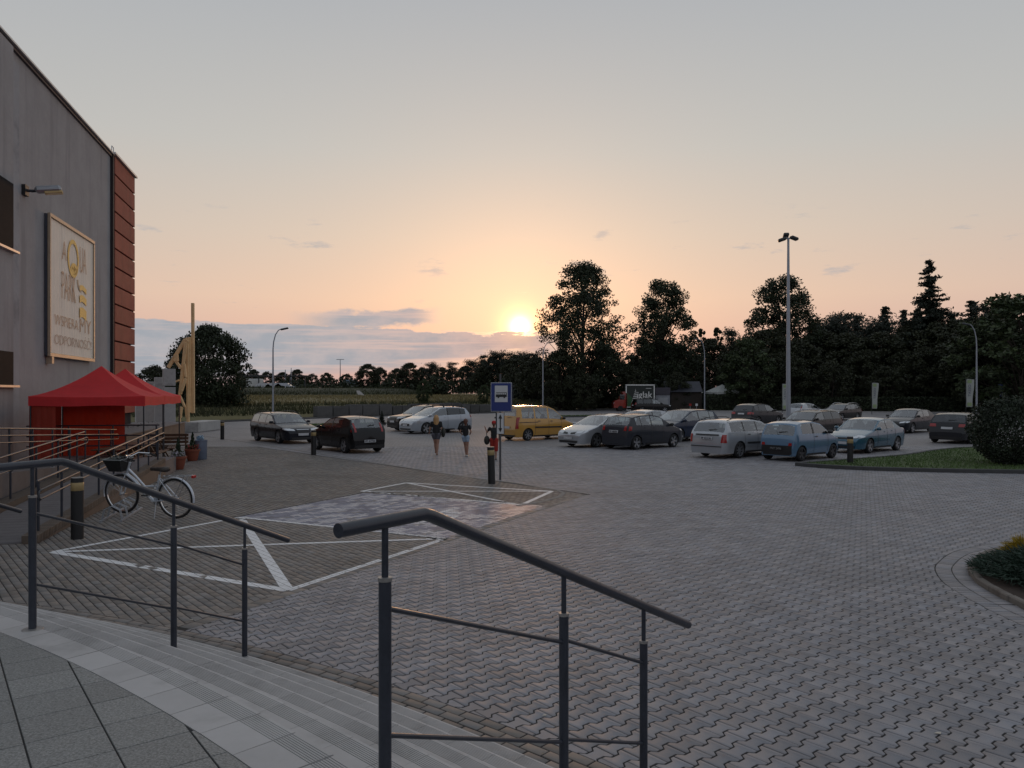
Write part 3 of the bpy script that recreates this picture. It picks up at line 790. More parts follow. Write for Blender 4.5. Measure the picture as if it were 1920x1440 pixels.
# pilaster edge between the two wall fields
mb = MB(); mb.box((t10+.55, -.012, H_B/2-.2), (1.0, .03, H_B-.4)); mb.build('pilaster', PLAST2, bld)
# dark window bands at the far left
WINM = glass('dark_window', (.05, .055, .06), .05)
for (y0, y1) in ((345, 470), (660, 722)):
    z1, z0 = wz(y0, t10), wz(y1, t10)
    w = MB().box((-7+t10/2, -.215, (z0+z1)/2), (t10+13.9, .05, z1-z0)).build('window', pm('window_recess', (.012, .014, .018), .7, 0, .1, spec=.05), bld)
    MB().box((-7+t10/2+.1, -.25, z0-.04), (t10+14.1, .22, .07)).build('sill', pm('sill_metal', (.55, .5, .45), .4, .5), w)
# red corner volume: boxes with open joints
tr0 = tR-.02; hred = wz(289, tr0, .14)+.0
core_red = MB().box(((tr0+tE)/2, 4.55, hred/2-.1), (tE-tr0-.08, 9.0, hred-.2)).build('red_core', pm('joint_dark', (.02, .012, .012), .9), bld)
npan = 14; ph_ = (hred-1.4)/npan
for i in range(npan):
    z = 1.4+ph_*i
    MB().box(((tr0+tE)/2+.10, -.02, z+ph_/2-.02), (tE-tr0-.22, .24, ph_-.075), bev=.012).build('panel', REDP, bld)
    MB().box((tE+.02, 3.2, z+ph_/2-.02), (.20, 6.2, ph_-.075), bev=.012).build('panel', REDP, bld)
MB().box(((tr0+tE)/2+.0, 2.2, hred+.03), (tE-tr0+.25, 4.9, .09)).build('roof_edge', MATS['roof_flashing'], bld)
MB().box((tR-.02, -.04, hred/2), (.22, .18, hred-.1)).build('side_wall', pm('dark_joint_wall', (.03, .022, .024), .8), bld)
for i in range(8):   # tiny fixings along the far edge
    z = 2.6+ph_*(i+1)*1.55
    MB().box((tE+.10, -.0, z), (.05, .10, .07)).build('bracket', GALV, bld)
MB().tube([(tR-.45, -.15, H_B+.05), (tR-.45, -.15, H_B+.32), (tR-.15, -.15, H_B+.32), (tR-.15, -.15, H_B+.05)], .02, 6).build('roof_bracket', GALV, bld)

# ---- flood lamp on the wall
tL = wall_t(44); lz = wz(357, tL)
lamp = thing('wall_lamp', 'grey street-lamp head on a short arm fixed to the grey wall', 'lamp', (*wp(tL), 0), fang)
MB().box((0, -.06, lz), (.35, .12, .35)).build('mounting', BLACKP, lamp)
MB().tube([(0, -.1, lz), (.02, -.3, lz), (.05, -.5, lz+.05)], .05, 10).build('arm', STEEL, lamp, True)
def lamp_head(parent, M):
    V = []
    mb = MB(); mb.box((0, 0, 0), (.80, .34, .22), bev=.07); mb.v = [tuple(M @ Vector(v)) for v in mb.v]; hd = mb.build('lamp_head', GALV, parent)
    mb = MB(); mb.box((.15, 0, -.12), (.55, .28, .10), bev=.02); mb.v = [tuple(M @ Vector(v)) for v in mb.v]; mb.build('lens', pm('amber_lens', (.55, .38, .16), .25, 0, .1), hd)
dvec = Vector((.20, -1.0, .16)).normalized(); Yv = Vector((0, 0, 1)).cross(dvec).normalized(); Zv = dvec.cross(Yv)
M = Matrix((dvec, Yv, Zv)).transposed().to_4x4(); M.translation = Vector((.08, -.74, lz+.10))
lamp_head(lamp, M)

# ---- framed banner
ban = None
tb0, tb1 = wall_t(93, .19), wall_t(177, .19); bz1, bz0 = wz(398, tb0, .19), wz(668, tb0, .19)
ban = thing('wall_banner', 'large framed cream advertising banner with yellow and brown lettering on the wall', 'banner', (*wp(tb0, .0), 0), fang)
bw_, bh = tb1-tb0, bz1-bz0
FRAME = pm('frame_paint', (.42, .33, .24), .5, .2, .12, 4); FRD = pm('frame_side', (.06, .065, .085), .6)
MB().box((bw_/2, -.08, (bz0+bz1)/2), (bw_-.06, .14, bh-.06)).build('box', FRD, ban)
for c, s_ in (((bw_/2, -.17, bz1-.07), (bw_, .10, .14)), ((bw_/2, -.17, bz0+.07), (bw_, .10, .14)), ((.04, -.17, (bz0+bz1)/2), (.08, .10, bh-.282)), ((bw_-.07, -.17, (bz0+bz1)/2), (.14, .10, bh-.282))):
    MB().box(c, s_, bev=.01).build('frame', FRAME, ban)
MB().box((.28, -.12, bz0-.13), (.22, .2, .26)).build('bracket', FRAME, ban)
mb = MB(); nwv = 40
for i in range(nwv):   # canvas with vertical ripples
    x0, x1 = .09+(bw_-.25)*i/nwv, .09+(bw_-.25)*(i+1)/nwv
    f = lambda x: -.164-.010*math.sin(x*21)-.006*math.sin(x*47+1)
    mb.quad((x0, f(x0), bz0+.15), (x1, f(x1), bz0+.15), (x1, f(x1), bz1-.15), (x0, f(x0), bz1-.15))
canvas = mb.build('canvas', pm('cream_canvas', (.92, .82, .70), .8, 0, .05, 2, spec=.2), ban, True, 80)
def text_mesh(body, size, sx=1.0, extrude=.004, align='LEFT', thin=0.0):
    cu = bpy.data.curves.new('letters', 'FONT'); cu.body = body; cu.size = size; cu.extrude = extrude; cu.align_x = align; cu.resolution_u = 3; cu.offset = thin
    o = bpy.data.objects.new('letters', cu); COL.objects.link(o)
    dg = bpy.context.evaluated_depsgraph_get(); me = bpy.data.meshes.new_from_object(o.evaluated_get(dg)); bpy.data.objects.remove(o)
    me.name = 'letters'
    for v in me.vertices: v.co.x *= sx
    return me
def text_on(parent, body, x, z, h, w, mat, y=-.19, name='lettering', thin=-.020):
    me = text_mesh(body, 1.0, thin=thin); xs = [v.co.x for v in me.vertices]; ys = [v.co.y for v in me.vertices]
    x0, x1, y0, y1 = min(xs), max(xs), min(ys), max(ys)
    for v in me.vertices:
        a, b, c = v.co; v.co = ((a-x0)/(x1-x0)*w+x, y-c, (b-y0)/(y1-y0)*h+z)
    me.materials.clear(); me.materials.append(mat)
    return obj(name, me, parent)
INK = pm('brown_ink', (.52, .40, .32), .7, 0, .15, 6); INKO = pm('orange_ink', (.60, .42, .29), .7, 0, .15, 6); YEL = pm('yellow_ink', (.74, .50, .12), .6, 0, .12, 5); TAN = pm('tan_ink', (.60, .47, .32), .7)
def bx(f): return .09+(bw_-.25)*f
def bzf(f): return bz0+.15+(bh-.30)*f
text_on(ban, 'A', bx(.25), bzf(.735), bh*.135, bw_*.085, INKO)
text_on(ban, 'UA', bx(.66), bzf(.70), bh*.20, bw_*.15, INKO)
text_on(ban, 'PARK', bx(.24), bzf(.43), bh*.20, bw_*.30, INKO)
text_on(ban, 'WSPIERA', bx(.09), bzf(.215), bh*.075, bw_*.50, INKO); text_on(ban, 'MY', bx(.66), bzf(.205), bh*.105, bw_*.27, INKO)
text_on(ban, 'ODPORNO\u015a\u0106!', bx(.09), bzf(.07), bh*.095, bw_*.82, INK)
def ring_patch(cx, cz, rx, rz, w, a0=0, a1=2*math.pi, n=28):
    mb = MB()
    for i in range(n):
        t0, t1 = a0+(a1-a0)*i/n, a0+(a1-a0)*(i+1)/n
        P = [(cx+(rx-w*k)*math.cos(t), -.186, cz+(rz-w*k)*math.sin(t)) for t, k in ((t0, 0), (t1, 0), (t1, 1), (t0, 1))]; mb.quad(*P)
    return mb
ring_patch(bx(.50), bzf(.78), bw_*.125, bh*.145, bw_*.03).build('letter_ring', YEL, ban)
ring_patch(bx(.52), bzf(.70), bw_*.075, bh*.045, bw_*.0749).build('letter_drop', YEL, ban)
ring_patch(bx(.70), bzf(.63), bw_*.10, bh*.09, bw_*.02, math.pi, math.pi*1.5, 8).build('letter_tail', TAN, ban)
for fz, hh in ((.565, .022), (.475, .03), (.36, .042)):
    mb = MB(); n = 10
    for i in range(n):
        x0, x1 = bx(.65+.17*i/n), bx(.65+.17*(i+1)/n); wv = lambda x: .06*math.sin((x-bx(.65))*4.5)
        mb.quad((x0, -.188, bzf(fz)-bh*hh/1.1+wv(x0)), (x1, -.188, bzf(fz)-bh*hh/1.1+wv(x1)), (x1, -.188, bzf(fz)+bh*hh/1.1+wv(x1)), (x0, -.188, bzf(fz)+bh*hh/1.1+wv(x0)))
    mb.build('wave_mark', YEL, ban)
# ================================================================== RAMPS AND TERRACE BY THE BUILDING
RB = np.array([-7.81, 12.7])                      # foot of the ramp, lot-side corner
def rp(t, off=0.0):                               # along the facade direction, off = towards the building
    p = RB+UF*t-NF*off; return float(p[0]), float(p[1])
RAMPM = pm('ramp_paving', (.125, .115, .118), .75, 0, .2, 2.5, .3, 90, coords='World')
RBR = pm('ramp_brick', (.105, .080, .062), .8, 0, .25, 6, .35, 70, rnd=.2, hue=.05)
RENDB = pm('brown_plinth', (.14, .10, .075), .85, 0, .25, 1.5, .3, 40)
RL, RW, RZ = 10.3, 1.55, .46
ramp = thing('access_ramp', 'long access ramp with a brick-edged kerb rising beside the building', 'ramp', (RB[0], RB[1], 0), fang)
# local x along, local y towards the building
mb = MB()
mb.add([(0, .22, -.02), (RL, .22, -.02), (RL, RW, -.02), (0, RW, -.02), (0, .22, .012), (RL, .22, RZ), (RL, RW, RZ), (0, RW, .012)], [(4, 5, 6, 7), (0, 1, 5, 4), (1, 2, 6, 5), (2, 3, 7, 6), (3, 0, 4, 7)])
mb.build('slope', RAMPM, ramp)
for i in range(42):        # paving courses across the ramp
    t0 = .04+i*.245; zc = .012+(RZ-.012)*(t0+.12)/RL
    if t0 > RL-.3: break
    MB().box((t0+.12, .22+(RW-.22)/2, zc+.002), (.236, RW-.24, .012), Matrix.Rotation(-math.atan2(RZ, RL), 3, 'Y'), bev=.003).build('slab', RAMPM, ramp)
mb = MB(); mb.add([(-.05, 0, -.02), (RL, 0, -.02), (RL, .22, -.02), (-.05, .22, -.02), (-.05, 0, .06), (RL, 0, RZ+.02), (RL, .22, RZ+.02), (-.05, .22, .06)], [(4, 5, 6, 7), (0, 1, 5, 4), (1, 2, 6, 5), (2, 3, 7, 6), (3, 0, 4, 7)])
mb.build('side_wall', RENDB, ramp)
kb = MB().box((0, 0, 0), (.068, .25, .13), bev=.006).mesh('kerb_brick', RBR)
for i in range(138):
    t = -.02+i*.0745
    o = obj('kerb_brick', kb, ramp, (t, .112, .075+(RZ-.04)*t/RL)); o.rotation_euler = (0, -math.atan2(RZ, RL), 0)
MB().box((RL+.8, 1.85, RZ/2), (1.6, 3.7, RZ-.01)).build('top_platform', RAMPM, ramp)
mb = MB(); mb.add([(0, RW, -.02), (RL, RW, -.02), (RL, RW+.3, -.02), (0, RW+.3, -.02), (0, RW, .14), (RL, RW, RZ+.12), (RL, RW+.3, RZ+.12), (0, RW+.3, .14)], [(4, 5, 6, 7), (0, 1, 5, 4), (1, 2, 6, 5), (2, 3, 7, 6), (3, 0, 4, 7)]); mb.build('kerb', RBR, ramp)
ramp2 = thing('access_ramp', 'upper flight of the access ramp running back along the grey wall', 'ramp', (*rp(0, 1.95), 0), fang)
mb = MB(); mb.add([(-4, 0, -.02), (RL+2.6, 0, -.02), (RL+2.6, 1.6, -.02), (-4, 1.6, -.02), (-4, 0, RZ+.72), (RL, 0, RZ), (RL, 1.6, RZ), (-4, 1.6, RZ+.72), (RL+2.6, 0, RZ), (RL+2.6, 1.6, RZ)],
    [(4, 5, 6, 7), (5, 8, 9, 6), (0, 1, 8, 5, 4), (1, 2, 9, 8), (2, 3, 7, 6, 9), (3, 0, 4, 7)]); mb.build('slope', RAMPM, ramp2)
RAILM = pm('rail_tube_paint', (.05, .055, .066), .42, 0, .1, 8)
def ramp_rail(label, off, t0, t1, zf, nposts, loops=True, heights=(.95, .80, .65), flat=0.0, mat=RAILM):
    root = thing('ramp_railing', label, 'railing', (*rp(t0, off), 0), fang, 'tube railings of the access ramp')
    L = t1-t0
    for i in range(nposts):
        x = L*(i+.06)/(nposts-.5)
        if x > L: break
        MB().tube([(x, 0, zf(t0+x)), (x, 0, zf(t0+x)+heights[0]-.02)], .022, 10).build('post', STEEL, root, True, 50)
        MB().lathe([(.055, 0), (.052, .008), (.02, .01)], 12, c=(x, 0, zf(t0+x))).build('floor_flange', GALV, root)
        for h in heights[1:]: MB().tube([(x, 0, zf(t0+x)+h-.05), (x, -.05, zf(t0+x)+h-.02)], .008, 6).build('bracket', STEEL, root)
    xs = np.linspace(0, L, 6)
    MB().tube([(x, 0, zf(t0+x)+heights[0]) for x in xs], .020, 12).build('top_rail', mat, root, True, 50)
    pts1 = [(x, -.055, zf(t0+x)+heights[1]) for x in xs]; pts2 = [(x, -.055, zf(t0+x)+heights[2]) for x in xs[::-1]]
    if loops:
        e = Vector(pts1[-1]); f = Vector(pts2[0]); s_ = Vector(pts1[0]); q = Vector(pts2[-1])
        pts = pts1+[tuple(e+Vector((.07, 0, -.03))), tuple(f+Vector((.07, 0, .03)))]+pts2+[tuple(q+Vector((-.07, 0, .03))), tuple(s_+Vector((-.07, 0, -.03))), tuple(s_)]
        MB().tube(pts, .016, 10).build('hand_loop', mat, root, True, 50)
    return root
zr1 = lambda t: .03+(RZ)*min(max(t, 0), RL)/RL
ramp_rail('railing on the lot side of the ramp, its three tubes catching the sunset', .11, .25, 10.3, zr1, 9)
ramp_rail('railing between the two ramp flights, behind the nearer railing', RW+.15, -.8, 8.6, lambda t: zr1(t)+.06, 7)
ramp_rail('highest ramp railing, level with the red tent base at the left edge', 2.0, 3.0, 13.0, lambda t: RZ+.72*(RL-t)/(RL+4), 8)
def landing_rail():
    root = thing('terrace_railing', 'dark level railing along the terrace under the red tent', 'railing', (*rp(RL+2.75, 3.3), 0), fang)
    for h in (.95, .62, .30): MB().tube([(0, -2.6, RZ+h), (0, 1.3, RZ+h)], .022, 8).build('top_rail' if h > .9 else 'bar', STEEL, root, True, 50)
    for y in (-2.5, -1.2, .1, 1.2): MB().tube([(0, y, RZ), (0, y, RZ+.95)], .028, 8).build('post', STEEL, root, True, 50)
landing_rail()
# terrace strip along the wall
ter = thing('terrace', 'low paved terrace with a brown plinth in front of the red corner', 'terrace', (*wp(0, 0), 0), fang)
MB().box((13.5, -1.0, .38), (13, 2.6, .76)).build('plinth', RENDB, ter)
MB().box((13.5, -1.0, .785), (13.1, 2.7, .05)).build('paving', RAMPM, ter)
# ================================================================== RED TENTS
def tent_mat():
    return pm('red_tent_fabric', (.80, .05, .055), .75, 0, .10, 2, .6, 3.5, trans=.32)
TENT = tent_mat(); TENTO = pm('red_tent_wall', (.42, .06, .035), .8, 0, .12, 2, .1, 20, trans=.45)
T0 = np.array([-11.45, 24.0])          # near lot-side corner of the first tent
def tent(label, k):
    c = T0+UF*(3.05*k+1.5)-NF*1.62
    root = thing('party_tent', label, 'tent', (c[0], c[1], 0), fang, 'red pop-up tents')
    hx, hy, zv, ze, zp = 1.5, 1.62, 2.06, 2.36, 3.34
    mb = MB(); n = 12; P = {}
    def pt(i, s_):         # edge point param i in 0..4 (corner units), s_ 0 eave .. 1 peak, sagging like fabric
        k_ = int(i) % 4; f = i-int(i); cs = [(-hx, -hy), (hx, -hy), (hx, hy), (-hx, hy)]
        a, b = cs[k_], cs[(k_+1) % 4]; x, y = a[0]+(b[0]-a[0])*f, a[1]+(b[1]-a[1])*f
        sag = .10*math.sin(math.pi*f)*(1-s_)*0.6
        z = ze+(zp-ze)*(s_**1.75)*.72+(zp-ze)*.28*s_
        m = 1-s_
        return (x*m, y*m, z-sag*.6)
    rows = 9
    for k_ in range(4):
        for j in range(rows):
            for i in range(n):
                i0, i1 = k_+i/n*.9999, k_+(i+1)/n*.9999; s0, s1 = j/rows, (j+1)/rows
                mb.quad(pt(i0, s0), pt(i1, s0), pt(i1, s1), pt(i0, s1))
    bm_ = mb; can = mb.build('canopy', TENT, root, True, 35)
    mb = MB()
    for k_ in range(4):
        for i in range(n):
            i0, i1 = k_+i/n*.9999, k_+(i+1)/n*.9999
            a, b = pt(i0, 0), pt(i1, 0)
            lo = lambda p, t_: (p[0]*1.004, p[1]*1.004, zv+.012*math.sin(t_*9))
            mb.quad(lo(a, i0), lo(b, i1), (b[0]*1.004, b[1]*1.004, b[2]+.006), (a[0]*1.004, a[1]*1.004, a[2]+.006))
    mb.build('valance', TENT, root, True, 60)
    for sx in (-1, 1):
        for sy_ in (-1, 1):
            MB().tube([(sx*(hx-.04), sy_*(hy-.04), 0), (sx*(hx-.04), sy_*(hy-.04), ze-.03)], .022, 8).build('leg', pm('dark_leg_tube', (.05, .05, .055), .4, .5), root)
            MB().box((sx*(hx-.04), sy_*(hy-.04), .012), (.14, .14, .02)).build('foot_plate', STEEL, root)
    for a, b in (((-hx, -hy), (hx, -hy)), ((hx, -hy), (hx, hy)), ((hx, hy), (-hx, hy)), ((-hx, hy), (-hx, -hy))):
        for zz in ((2.3, 1.98), (1.98, 2.3)):
            m_ = ((a[0]+b[0])/2*.96, (a[1]+b[1])/2*.96)
        MB().tube([(a[0]*.96, a[1]*.96, 2.32), ((a[0]+b[0])/2*.96, (a[1]+b[1])/2*.96, 2.12), (b[0]*.96, b[1]*.96, 2.32)], .012, 6).build('truss', STEEL, root)
    return root
t1_ = tent('red pop-up tent nearest the ramp with a closed back wall', 0); tent('red pop-up tent behind the first one, its peak against the sky', 1)
def drape(parent, p0, p1, z0, z1, amp, n=26):
    mb = MB(); p0, p1 = np.array(p0), np.array(p1); d = (p1-p0); nn = np.array([-d[1], d[0]])/np.linalg.norm(d)
    rows = 8
    def q(i, j):
        t, s_ = i/n, j/rows; w = amp*(math.sin(t*19+s_*1.5)+.6*math.sin(t*37+2))*(1-.55*s_); c = p0+d*t+nn*w
        return (c[0], c[1], z0+(z1-z0)*s_)
    for i in range(n):
        for j in range(rows): mb.quad(q(i, j), q(i+1, j), q(i+1, j+1), q(i, j+1))
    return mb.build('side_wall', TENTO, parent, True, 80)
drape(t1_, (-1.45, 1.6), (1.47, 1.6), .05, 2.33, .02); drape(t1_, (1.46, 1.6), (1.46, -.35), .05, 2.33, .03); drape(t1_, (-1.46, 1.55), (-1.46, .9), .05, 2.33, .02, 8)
# ================================================================== TABLES, POTS, BIN
def picnic(label, c, rz):
    r = thing('picnic_table', label, 'picnic table', (c[0], c[1], 0), rz, 'dark picnic tables under the tents')
    for i in range(5): MB().box((0, -.30+.15*i, .74), (1.7, .135, .04), bev=.006).build('tabletop_plank', WOODD, r)
    for s_ in (-1, 1):
        for i in range(2): MB().box((0, s_*(.66+.14*i), .45), (1.7, .125, .035), bev=.006).build('seat_plank', WOODD, r)
        for e in (-1, 1):
            MB().beam((e*.62, s_*.22, .72), (e*.62, s_*.62, .0), .09, .045).build('leg', WOODD, r)
        MB().beam((s_*.62, -.8, .40), (s_*.62, .8, .40), .045, .09).build('crossbeam', WOODD, r)
        MB().beam((s_*.62, 0, .69), (s_*.05, 0, .40), .04, .06).build('brace', WOODD, r)
for i, (t, o_) in enumerate(((.2, .9), (2.4, .75), (4.6, .8))):
    c = T0+UF*t-NF*o_
    picnic(['dark wooden picnic table at the ramp end of the red tents', 'dark wooden picnic table between the two red tents', 'dark wooden picnic table farthest from the ramp'][i], c, fang+R(8*(i-1)))
def bench(c, rz):
    r = thing('garden_bench', 'dark wooden bench with a backrest behind the picnic tables', 'bench', (c[0], c[1], 0), rz)
    for i in range(3): MB().box((0, -.13+.13*i, .44), (1.5, .11, .035)).build('seat_slat', WOODD, r)
    for i in range(3): MB().box((0, .24, .58+.13*i), (1.5, .03, .10)).build('back_slat', WOODD, r)
    for s_ in (-1, 1): MB().beam((s_*.65, .22, 0), (s_*.65, .25, .9), .06, .05).build('leg', WOODD, r); MB().beam((s_*.65, -.16, 0), (s_*.65, -.16, .43), .06, .05).build('leg', WOODD, r)
bench(T0+UF*5.9-NF*.4, fang+R(90))
TERRA = pm('terracotta', (.22, .060, .032), .7, 0, .2, 4)
LEAFD = pm('dark_leaf', (.022, .040, .018), .6, 0, .35, 9, rnd=.25); LEAFM = pm('mid_leaf', (.045, .075, .03), .6, 0, .35, 9, rnd=.3, trans=.12)
def leaf_quads(C, size, up=.3, seed=0, aspect=.55):
    """random leaf-shaped quads at centres C"""
    r = np.random.default_rng(seed); n = len(C)
    d = r.normal(size=(n, 3)); d[:, 2] += up; d /= np.linalg.norm(d, axis=1)[:, None]
    a = np.cross(d, r.normal(size=(n, 3))); a /= np.linalg.norm(a, axis=1)[:, None]
    s_ = (size*r.uniform(.6, 1.35, n))[:, None]
    V = np.stack([C-d*s_*.5, C+a*s_*aspect*.5, C+d*s_*.5, C-a*s_*aspect*.5], 1)
    return V.reshape(-1, 3), np.arange(4*n).reshape(n, 4)
def pot(label, c, flower, seed):
    r = thing('potted_plant', label, 'potted plant', (c[0], c[1], 0), 0, 'terracotta pots beside the tents')
    MB().lathe([(.15, 0), (.17, .02), (.235, .34), (.265, .35), (.27, .42), (.235, .425), (.22, .38), (.0, .37)], 20).build('pot', TERRA, r, True, 40)
    rr = np.random.default_rng(seed); n = 420
    h = rr.uniform(0, 1, n); ang_ = rr.uniform(0, 6.28, n); ra = (1-h)**.8*.13*rr.uniform(.3, 1, n)
    C = np.c_[ra*np.cos(ang_), ra*np.sin(ang_), .40+h*.62]; V, F = leaf_quads(C, .07, 1.2, seed)
    obj('cypress', arr_mesh('cypress', V, F, LEAFD), r)
    for k in range(2):
        n = 150; ang_ = rr.uniform(0, 6.28, n); C = np.c_[.2*np.cos(ang_)*rr.uniform(.5, 1.1, n), .2*np.sin(ang_)*rr.uniform(.5, 1.1, n), .43+rr.uniform(-.03, .16, n)]
        V, F = leaf_quads(C, .055, .4, seed+k+1, .9); obj('leaves' if k == 0 else 'flowers', arr_mesh('f', V, F, LEAFM if k == 0 else flower), r)
PINK = pm('dusty_petals', (.42, .40, .46), .6, 0, .2); REDF = pm('red_petals', (.40, .06, .05), .6)
c = gp(334, 880); pot('terracotta pot with a small cypress and flowers nearest the ramp end', c, PINK, 3)
c = gp(361, 864); pot('terracotta pot with a small cypress beside the waste bin', c, REDF, 5)
c = gp(371, 861); binr = thing('waste_bin', 'round blue-grey waste bin with a liner behind the flower pots', 'bin', (c[0]+.1, c[1], 0))
MB().lathe([(.21, 0), (.225, .02), (.235, .66), (.25, .67), (.25, .71), (.22, .71), (.21, .66), (.0, .66)], 22).build('body', pm('bin_blue_grey', (.16, .19, .26), .5, .2), binr, True, 40)
V, F = leaf_quads(np.c_[rng.uniform(-.12, .12, 40), rng.uniform(-.12, .12, 40), .71+rng.uniform(0, .14, 40)], .13, .1, 4, .9); obj('bin_liner', arr_mesh('bin_liner', V, F, pm('blue_film', (.35, .5, .62), .35, 0, .1, trans=.3)), binr)

# ================================================================== BOLLARDS
BOLB = pm('bollard_black', (.012, .012, .013), .5, 0, .2, 4); BOLY = pm('reflective_gold_band', (.34, .25, .115), .45, .2, .12, 12); 
def bollard(label, c, h=1.04, lean=0.0):
    r = thing('bollard', label, 'bollard', (c[0], c[1], 0), 0, 'black bollards with a gold band'); r.rotation_euler = (0, lean, 0)
    MB().lathe([(.098, 0), (.098, h-.005), (.09, h), (0, h)], 24).build('post', BOLB, r, True, 40)
    MB().lathe([(.0985, h-.22), (.100, h-.218), (.100, h-.085), (.0985, h-.083)], 24).build('reflective_band', BOLY, r, True, 40)
    MB().lathe([(.0985, h-.006), (.094, h+.003), (0, h+.004)], 24).build('cap', pm('bollard_cap', (.20, .19, .18), .5), r, True, 40)
bollard('black bollard with gold band beside the foot of the ramp', gp(145, 1010))
bollard('black bollard with gold band in front of the two black cars', gp(588, 853), .98)
bollard('black bollard with gold band next to the bus stop sign', gp(922, 907), 1.0, R(-1.5))
bollard('black bollard with gold band far back near the wooden sculpture', gp(417, 824), .95)
bollard('black bollard with gold band at the corner of the lawn island', gp(1594, 873), .98)

# ================================================================== BUS STOP SIGN
c = gp(938, 900); SB = pm('sign_blue', (.012, .030, .17), .4, 0, .08, 3); SW = pm('sign_white', (.56, .56, .57), .45, 0, .05, 3); SK = pm('sign_black', (.012, .012, .012), .5)
sg = thing('bus_stop_sign', 'blue bus stop sign with a two-way arrow plate below, on a thin post', 'sign', (c[0], c[1], 0), R(-10))
MB().tube([(0, 0, 0), (0, 0, 3.0)], .030, 12).build('post', pm('sign_post', (.09, .09, .095), .45, .4), sg, True)
zt, zb_ = zat(717, c[1]), zat(772, c[1])
def panel(parent, name, x0, x1, z0, z1, y, d, mat, bev=.02): return MB().box(((x0+x1)/2, y-d/2, (z0+z1)/2), (x1-x0, d, z1-z0), bev=bev).build(name, mat, parent)
panel(sg, 'sign_box', -.27, .34, zb_, zt, .05, .10, pm('sign_side', (.03, .04, .10), .4), .02)
panel(sg, 'sign_face', -.262, .332, zb_+.008, zt-.008, -.049, .008, SW, .003)
panel(sg, 'blue_field', -.25, .32, zb_+.02, zt-.02, -.056, .006, SB, .002)
hz = zt-zb_
w_ = panel(sg, 'white_square', -.145, .225, zb_+hz*.33, zt-hz*.11, -.061, .004, SW, .001)
bz_ = zb_+hz*.52; bus = panel(sg, 'bus_pictogram', -.115, .20, bz_-.015, bz_+.115, -.064, .004, SK, .001)
for i in range(5): panel(bus, 'bus_window', -.105+.06*i, -.06+.06*i, bz_+.058, bz_+.098, -.067, .003, SW, .0005)
for x in (-.04, .13): MB().lathe([(.028, -.003), (.028, .003)], 14, 'y', (x, -.067, bz_-.018)).build('bus_wheel', SK, bus)
z1_, z0_ = zb_-.02, zat(814, c[1])
panel(sg, 'arrow_box', -.125, .115, z0_, z1_, .04, .09, pm('sign_side2', (.02, .022, .03), .5), .01)
panel(sg, 'arrow_plate', -.085, .11, z0_+.01, z1_-.01, -.049, .006, SW, .002)
zc = (z0_+z1_)/2; hh = (z1_-z0_)*.42
mb = MB(); mb.prism([(-.016, -.55*hh), (.016, -.55*hh), (.016, .55*hh), (-.016, .55*hh)], 0, .003); mb.prism([(-.055, .52*hh), (.055, .52*hh), (0, hh)], 0, .003); mb.prism([(-.055, -.52*hh), (0, -hh), (.055, -.52*hh)], 0, .003)
mb.v = [(x+.012, -.0555-z, y+zc) for x, y, z in mb.v]; mb.build('arrow', SK, sg)
MB().box((0, .03, zt-.15), (.10, .05, .05)).build('clamp', GALV, sg); MB().box((0, .03, zb_+.12), (.10, .05, .05)).build('clamp', GALV, sg)

